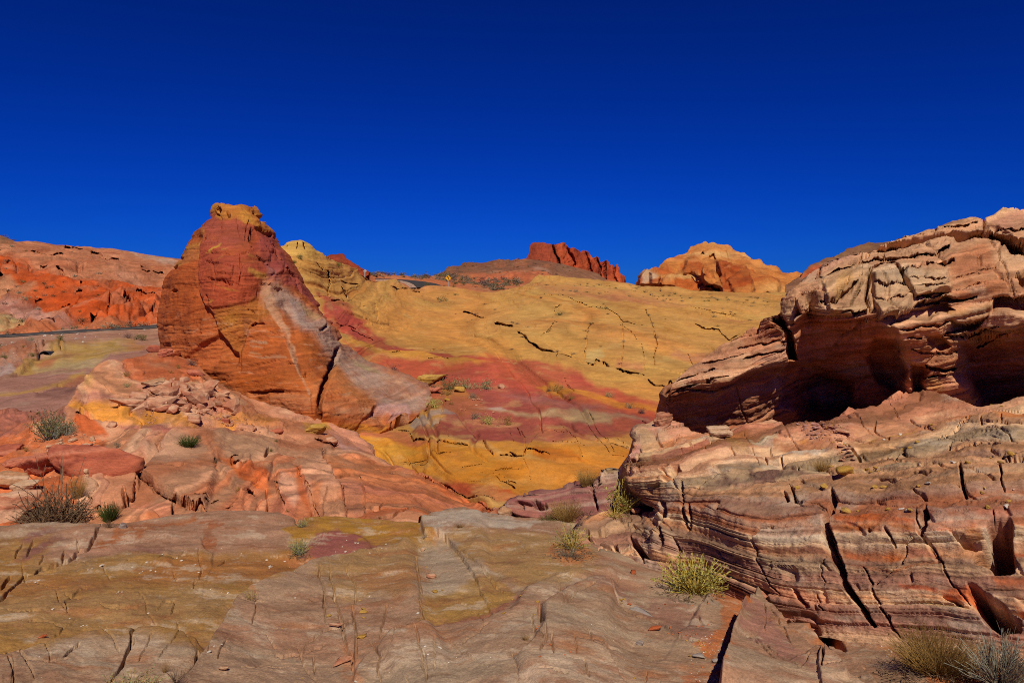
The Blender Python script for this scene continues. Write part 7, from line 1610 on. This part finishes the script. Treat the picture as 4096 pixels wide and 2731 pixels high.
plant('desert_shrub', k_brittle(25, 0.9, 30, 'pale_green_leaf', 'yellow_stem', 1.3), 'layered_bank', 2455, 2068, 75, 'low yellow-stemmed shrub at the foot of the tall pale one', wide=0.9)
plant('grass_clump', k_grass(6, 500, 'straw', 0.8), 'low_ledge', 2265, 2085, 95, 'straw-gold grass clump in front of the mauve ledge', 'grass', wide=1.1)
plant('desert_shrub', k_creosote(7, 'olive_leaf', 'wood', 50, 34), 'low_ledge', 2190, 2100, 62, 'small yellow-olive bush left of the straw-gold grass', wide=0.95)
plant('brittlebush', k_brittle(8, 1.0, 70, 'sage_leaf', 'yellow_stem', 1.3), 'slickrock', 2285, 2195, 130, 'sage-green shrub with bare stems below the straw-gold grass', wide=0.75)
plant('dry_shrub', k_twig(9, 'dead_twig', 60, 1.35), 'slickrock', 2275, 2225, 60, 'low brown twiggy bush spreading below the sage-green shrub', wide=1.5)
plant('dry_shrub', k_twig(19, 'dark_twig', 40, 1.2), 'low_ledge', 2345, 2075, 55, 'dark twig bush between the grass and the layered tongue', wide=1.0)
plant('grass_clump', k_grass(10, 380, 'straw', 0.75), 'low_ledge', 2345, 1938, 75, 'upright green-gold grass clump on top of the mauve ledge', 'grass', wide=0.95)
plant('desert_shrub', k_brittle(11, 1.5, 90, 'pale_green_leaf', 'grey_twig', 1.1), 'slickrock', 1195, 2218, 85, 'pale green round shrub left of the purple patch', wide=0.65)
plant('desert_shrub', k_brittle(12, 1.5, 60, 'pale_green_leaf', 'grey_twig', 1.2), 'slickrock', 1212, 2108, 45, 'small pale green shrub on the slab edge above the round one', wide=0.85)
plant('desert_shrub', k_brittle(13, 0.8, 24, 'pale_green_leaf', 'straw', 1.0), 'slickrock', 1005, 2398, 68, 'sparse yellowish shrub in the groove between the slabs', wide=0.7)
plant('brittlebush', k_brittle(14, 1.2, 90, 'sage_leaf', 'straw', 1.2), 'slickrock', 525, 2790, 140, 'sage shrub with straw tips cut by the bottom edge at left', wide=1.1)
plant('dry_shrub', k_twig(15, 'dark_twig', 36, 1.0), 'slickrock', 705, 2728, 70, 'dark bare twigs in the groove right of the sage shrub', wide=0.9)
plant('dry_flower', k_grass(16, 40, 'straw', 0.7), 'slickrock', 662, 2690, 60, 'small tuft of yellowed stalks above the dark twigs', 'grass', wide=0.6)
plant('dead_bush', k_dead(17), 'rock_bank', 228, 2108, 215, 'grey-brown tangled dead bush with bare branches on the orange sand', 'bush', wide=0.72)
plant('ephedra_shrub', k_ephedra(18), 'rock_bank', 438, 2085, 90, 'dark green bushy tuft with bare lower stems, left of the grey stone', wide=0.62)
plant('dry_shrub', k_creosote(20, 'brown_scrub', 'wood', 40, 20), 'slickrock', 440, 2112, 42, 'brown dry skirt of brush below the dark green tuft', wide=1.0)
plant('creosote_bush', k_creosote(21, 'olive_leaf', 'grey_twig', 80, 22), 'rock_bank', 205, 1762, 150, 'large open grey-green bush in front of the purple slope', wide=0.75)
plant('creosote_bush', k_creosote(22, 'green_scrub', 'grey_twig', 50, 26), 'rock_bank', 268, 1740, 70, 'darker green bush at the right side of the large grey-green one', wide=0.7)
plant('ephedra_shrub', k_ephedra(23, 'dark_green_stem', 260, 1.1), 'rock_bank', 755, 1785, 58, 'dark green shrub in the middle of the pale banded bank', wide=0.95)
plant('grass_clump', k_grass(24, 320, 'straw', 0.8), 'rock_bank', 312, 1990, 105, 'straw grass clump between the red slab and the dead bush', 'grass', wide=0.55)
plant('dry_shrub', k_grass(26, 200, 'brown_straw', 0.8), 'rock_bank', 88, 2060, 90, 'brown grass behind the big pale block at the left edge', 'grass', wide=0.5)
plant('cushion_shrub', k_creosote(27, 'ash_green', 'wood', 60, 26), 'rock_bank', 275, 1832, 24, 'ash-green cushion plant on the rim of the red slab', wide=1.5)
plant('cushion_shrub', k_creosote(28, 'bright_green', 'wood', 60, 26), 'rock_bank', 335, 1822, 30, 'brighter green cushion plant above the right half of the red slab', wide=1.1)
plant('grass_clump', k_grass(29, 260, 'straw', 0.7), 'layered_bank', 3285, 1882, 50, 'green-yellow grass tuft beside the largest mustard stone', 'grass', wide=1.3)
plant('grass_clump', k_grass(30, 120, 'brown_straw', 0.9), 'slickrock', 1840, 2108, 22, 'small brown tuft on the pale notched block', 'grass', wide=1.5)
plant('grass_clump', k_grass(31, 90, 'straw', 0.8), 'slickrock', 2102, 2560, 32, 'tiny straw tuft in the groove at the bottom middle', 'grass', wide=0.9)
plant('dry_shrub', k_twig(32, 'dead_twig', 30, 0.9), 'slickrock', 1700, 2155, 30, 'dry stalks at the shaded end of the notched pale block', wide=0.9)
plant('dry_shrub', k_twig(33, 'dark_twig', 24, 1.2), 'slickrock', 2895, 2580, 34, 'charred dark stub beside the dark gap in the slab', wide=0.5)
mid = [  # shrubs of the middle distance
    ('hillside', 1798, 1560, 56, 'green_scrub', 'dark green shrub, first of the three on the rim of the purple flat'), ('hillside', 1863, 1552, 52, 'sage_leaf', 'pale green shrub in the middle of the three on the rim'), ('hillside', 1940, 1556, 52, 'sage_leaf', 'grey-green shrub, right-hand one of the three on the rim'),
    ('hillside', 1725, 1568, 36, 'purple_scrub', 'wide dark grey brush behind the tilted pink slab'), ('hillside', 1580, 1498, 48, 'purple_scrub', 'purplish-brown shrub on the foot of the grey flank'), ('hillside', 1740, 1628, 46, 'pale_green_leaf', 'pale green shrub low on the purple flat near the grey flank'),
    ('hillside', 1955, 1697, 50, 'pale_green_leaf', 'yellow-green shrub above the dark undercut ledge'), ('hillside', 2030, 1700, 46, 'straw', 'straw-coloured tuft right of the yellow-green shrub'), ('hillside', 1902, 1673, 34, 'grey_scrub', 'grey bush left of the yellow-green shrub'),
    ('hillside', 2230, 1572, 44, 'straw', 'golden tuft on the purple slope right of centre'), ('hillside', 2284, 1596, 26, 'straw', 'small golden tuft below the larger golden one'), ('hillside', 2437, 1588, 26, 'sage_leaf', 'green tuft on the orange band near the overhanging rock'), ('hillside', 2193, 1566, 20, 'purple_scrub', 'tiny dark tuft left of the golden one'),
    ('hillside', 2520, 1632, 28, 'grey_scrub', 'grey tuft in the crack leading to the right bank'), ('hillside', 2565, 1655, 30, 'purple_scrub', 'dark brush at the lower end of that crack'), ('hillside', 1785, 1582, 34, 'straw', 'yellowish tuft below the dark green shrub'), ('hillside', 1892, 1592, 26, 'grey_scrub', 'small grey tuft right of the yellow stone'), ('hillside', 1665, 1620, 22, 'grey_scrub', 'dark tuft on the pale ledge of the grey flank'),
    ('hillside', 1803, 1618, 16, 'straw', 'tiny straw tuft beside the yellow cobble'), ('hillside', 1198, 1036, 26, 'green_scrub', 'green shrub on the yellow knob beside the fin'), ('hillside', 1180, 1052, 18, 'olive_leaf', 'smaller olive shrub below the one on the yellow knob'), ('hillside', 1352, 1062, 24, 'olive_leaf', 'olive shrub on the skyline shoulder of the yellow knob'),
    ('hillside', 1770, 1206, 26, 'green_scrub', 'long dark green shrub below the road bend'), ('hillside', 1905, 1268, 18, 'purple_scrub', 'dark shrub inside the left rock hollow on the hillside'), ('hillside', 1710, 1142, 16, 'green_scrub', 'round green shrub on the near edge of the road bend'), ('hillside', 1520, 1853, 22, 'olive_leaf', 'olive tuft on the pink contact below the orange face'), ('hillside', 1680, 1925, 18, 'straw', 'straw tuft on the contact farther down toward the wash'),
    ('rock_bank', 507, 1505, 26, 'straw', 'straw tuft at the top of the pink slope left of the rubble'), ('rock_bank', 510, 1546, 22, 'sage_leaf', 'grey-green tuft below the straw one left of the rubble'), ('rock_bank', 560, 1580, 26, 'straw', 'golden tuft above the tilted grey-pink slab'), ('rock_bank', 683, 1492, 14, 'straw', 'tiny tuft above the rubble near the fin'), ('rock_bank', 715, 1474, 18, 'straw', 'tan tuft under the fin above the rubble'), ('rock_bank', 765, 1462, 30, 'purple_scrub', 'dark grey shrub standing against the fin'),
    ('rock_bank', 470, 1790, 28, 'grey_scrub', 'grey tuft in the nook of the banded bank'), ('rock_bank', 494, 1838, 24, 'green_scrub', 'small green shrub at the crest of the banded spur'), ('rock_bank', 862, 1850, 26, 'brown_scrub', 'brown tuft in the groove of the banded bank'), ('rock_bank', 952, 1965, 22, 'straw', 'straw tuft on the lower bank right of the groove'), ('rock_bank', 1104, 1765, 12, 'olive_leaf', 'tiny olive tuft under the dark red stone'), ('rock_bank', 1084, 1805, 16, 'olive_leaf', 'olive tuft in a crack of the pale bank'), ('rock_bank', 1150, 2045, 14, 'olive_leaf', 'green tuft low on the pale ribs of the bank'), ('rock_bank', 1515, 2070, 12, 'brown_scrub', 'brown tuft at the foot of the pink bank'),
    ('rock_bank', 805, 1718, 16, 'brown_scrub', 'brown tuft at the right end of the yellow patch'), ('rock_bank', 790, 1755, 22, 'purple_scrub', 'bare grey tuft right of the dark green shrub'), ('rock_bank', 105, 1805, 22, 'straw', 'dry tuft in the upper sandy gully'), ('rock_bank', 180, 1835, 24, 'grey_scrub', 'grey tuft behind the red boulders'),
    ('slope', 548, 1362, 26, 'green_scrub', 'green shrub by the left foot of the fin'), ('slope', 570, 1360, 24, 'olive_leaf', 'olive shrub touching the green one by the fin'), ('slope', 514, 1352, 22, 'purple_scrub', 'purplish shrub left of the green one by the fin'), ('slope', 128, 1365, 22, 'ash_green', 'pale green shrub on the road shoulder, left of the pair'), ('slope', 240, 1362, 26, 'olive_leaf', 'wide olive shrub on the road shoulder above the red cut bank'), ('slope', 15, 1392, 24, 'green_scrub', 'dark green shrub at the left edge below the road'), ('slope', 134, 1420, 22, 'olive_leaf', 'olive shrub above the drain pipe'), ('slope', 15, 1430, 20, 'olive_leaf', 'yellow-green tuft at the left edge level with the drain pipe'), ('slope', 95, 1392, 12, 'olive_leaf', 'tiny tuft between the two olive shrubs by the road'),
]
for k, (sh, u, v, h, col, lab) in enumerate(mid):
    me = k_far(300 + k, col, 520, 0.8, 0.5)
    p, n = on(sh, u, v); hh = h / F * p[1] * 1.1
    o = link(bpy.data.objects.new('desert_shrub', me)); o.location = Vector(p) - Vector((0, 0, 0.04 * hh)); o.scale = (hh * prng.uniform(.6, .78),) * 2 + (hh,); o.rotation_euler = (0, 0, prng.uniform(0, 6.28))
    tag(o, lab, 'shrub')
FAR = {c: [k_far(500 + i * 7 + j, c, 110) for j in range(3)] for i, c in enumerate(('grey_scrub', 'green_scrub', 'brown_scrub', 'purple_scrub', 'ash_green'))}
LOOSE = []
def far(sh, pts, cols, label, group, loose=False):
    for u, v, w in pts:
        p, n = on(sh, u, v); s = w / F * p[1] * 0.75
        me = prng.choice(FAR[prng.choice(cols)]); loc = Vector(p) - Vector((0, 0, 0.05 * s)); rz = prng.uniform(0, 6.28); sc = (s, s, s * prng.uniform(.7, 1.0))
        if loose:
            LOOSE.append((me, np.array(loc), rz, sc)); continue
        o = link(bpy.data.objects.new('desert_shrub', me))
        o.location = loc; o.scale = sc; o.rotation_euler = (0, 0, rz)
        tag(o, label, 'shrub', group)
far('scrub_hill', scatter([(1470, 1092), (1560, 1093), (1700, 1102), (1800, 1100), (1900, 1112), (2050, 1120), (2100, 1135), (2010, 1162), (1900, 1150), (1800, 1135), (1740, 1126), (1600, 1108), (1500, 1108)], 95, 21, (22, 38)), ('grey_scrub', 'grey_scrub', 'green_scrub', 'purple_scrub'), 'grey-green scrub bush on the flat below the brown mound', 'scrub on the flat below the mound')
far('scrub_hill', scatter([(1750, 1088), (1900, 1048), (2090, 1030), (2240, 1046), (2360, 1085), (2300, 1100), (2100, 1095), (1900, 1095)], 85, 22, (5, 12)), ('brown_scrub', 'purple_scrub', 'green_scrub'), 'tiny dark bush dotting the brown mound', 'bushes on the brown mound', True)
far('hillside', scatter([(2110, 1135), (2500, 1138), (2760, 1170), (3080, 1185), (3080, 1230), (2800, 1215), (2500, 1190), (2200, 1170)], 85, 23, (6, 18)), ('grey_scrub', 'green_scrub', 'brown_scrub'), 'small scrub bush on the upper yellow slope below the dome', 'scrub on the upper yellow slope', True)
hs = [(2000 + a * .4783, 900 + b * .4783, c) for a, b, c in ((505, 755, 30), (345, 610, 16), (880, 705, 20), (835, 700, 14), (865, 660, 10), (905, 745, 14), (1275, 830, 18), (1305, 935, 14), (1240, 755, 14), (1035, 975, 16), (1030, 1025, 10), (755, 830, 14), (725, 890, 16), (715, 950, 14), (390, 895, 12), (230, 855, 12), (190, 945, 12), (225, 965, 10), (610, 1075, 18), (480, 1065, 14), (480, 1105, 10), (845, 1020, 10), (900, 1160, 12), (1000, 1165, 12), (1785, 770, 20), (1855, 735, 16), (1930, 730, 12), (1860, 700, 10), (1780, 740, 14), (1820, 850, 14), (1950, 765, 12), (2090, 800, 14), (2065, 630, 14), (2035, 655, 10), (1745, 645, 14), (1265, 590, 18), (1415, 605, 12), (1365, 630, 14), (1030, 555, 10), (1340, 555, 12), (1460, 580, 16), (1520, 635, 16), (1555, 1215, 12), (100, 815, 12), (145, 825, 14), (95, 1045, 12), (1380, 790, 8), (460, 690, 10))]
hs += [(1000 + a * .4783, 900 + b * .4783, c) for a, b, c in ((1590, 640, 14), (1720, 590, 18), (1650, 585, 10), (1965, 665, 12), (2050, 710, 12), (1720, 750, 10), (1855, 800, 14), (1820, 815, 10), (2190, 1045, 12), (2280, 945, 12), (2200, 820, 14), (2235, 825, 12), (1440, 595, 9), (950, 680, 9), (780, 665, 16), (1435, 795, 6), (2080, 1000, 6), (1250, 480, 14), (1225, 545, 10), (1700, 510, 16), (1620, 512, 10))]
far('hillside', hs, ('grey_scrub', 'brown_scrub', 'green_scrub', 'purple_scrub'), 'small dark bush rooted in a crack of the yellow hillside', 'bushes on the yellow hillside')
lh = [(a * .4783, 750 + b * .4783, c) for a, b, c in ((350, 765, 34), (630, 748, 28), (830, 720, 22), (915, 790, 24), (1105, 810, 16), (200, 795, 22), (375, 812, 20), (395, 838, 18), (530, 878, 18), (440, 912, 20), (370, 905, 18), (230, 940, 36), (45, 980, 30), (190, 1120, 34), (695, 1125, 36), (915, 960, 16), (980, 890, 16), (1020, 850, 14), (320, 1025, 20), (60, 870, 30), (165, 885, 22), (435, 828, 16), (530, 800, 10), (665, 1042, 14), (630, 880, 14), (1170, 1040, 16), (110, 965, 12), (85, 1070, 12), (1130, 1110, 14), (100, 495, 20), (215, 530, 14), (45, 620, 18), (50, 680, 16), (30, 640, 12), (170, 755, 10), (140, 830, 16), (20, 410, 18), (60, 420, 16), (110, 440, 16), (600, 540, 10), (1020, 535, 6), (820, 900, 14), (1200, 860, 12), (290, 870, 16))]
far('hill', lh, ('grey_scrub', 'green_scrub', 'brown_scrub', 'ash_green'), 'small bush on the orange hill beyond the road', 'bushes on the orange hill')
far('hill', [(a * .4783, 750 + b * .4783, c) for a, b, c in ((930, 1172, 44), (985, 1170, 30), (1075, 1158, 36), (1180, 1150, 40), (600, 1185, 32), (525, 1195, 24), (715, 1182, 22), (640, 1170, 24), (60, 1225, 24), (350, 1205, 20), (860, 1170, 20))], ('ash_green', 'ash_green', 'grey_scrub'), 'pale grey-green bush along the far edge of the road', 'bushes along the road')
far('far_hill', scatter([(3240, 1085), (3400, 1015), (3560, 978), (3440, 1040), (3280, 1090)], 26, 24, (4, 10)), ('brown_scrub', 'green_scrub'), 'tiny bush on the brown hill behind the overhanging rock', 'bushes on the far brown hill', True)
far('scrub_hill', [(1478 + 12 * k, 1092 + 0.5 * k, 20) for k in range(5)], ('grey_scrub', 'green_scrub'), 'grey scrub bush beside the grey sign on the crest', 'scrub beside the grey sign')
far('scrub_hill', scatter([(1470, 1092), (1560, 1093), (1700, 1102), (1800, 1100), (1900, 1112), (2050, 1120), (2100, 1135), (2010, 1162), (1900, 1150), (1800, 1135), (1740, 1126), (1600, 1108), (1500, 1108)], 150, 25, (9, 20)), ('grey_scrub', 'green_scrub', 'purple_scrub'), '', '', True)
merged('desert_scrub', LOOSE, [M[c] for c in FAR], 'tiny far-off scrub dotted over the upper slopes and the brown mound')

def litter(u0, v0, ru, rv, n, seed):
    rg = random.Random(seed); B = Builder()
    for i in range(n):
        a = rg.uniform(0, 6.283); r = rg.random() ** 0.6
        p, nn = on('slickrock', u0 + ru * r * math.cos(a), v0 + rv * r * math.sin(a))
        L = rg.uniform(0.03, 0.10); b = rg.uniform(0, 6.283)
        q = np.array(p) + np.array([0, 0, 0.006]); d = np.array([math.cos(b), math.sin(b), rg.uniform(0, .25)])
        B.tube([tuple(q), tuple(q + d * L * .5 + np.array([0, 0, .004])), tuple(q + d * L)], 0.0028, 0.0015)
    return tag(link(bpy.data.objects.new('plant_litter', B.mesh('plant_litter', M['dead_twig']))), 'fallen dry twigs and stem bits scattered under a shrub', kind='stuff')
litter(2770, 2375, 140, 38, 130, 1); litter(3800, 2690, 330, 60, 260, 2); litter(2270, 2225, 110, 22, 70, 3); litter(1200, 2226, 50, 12, 24, 4)
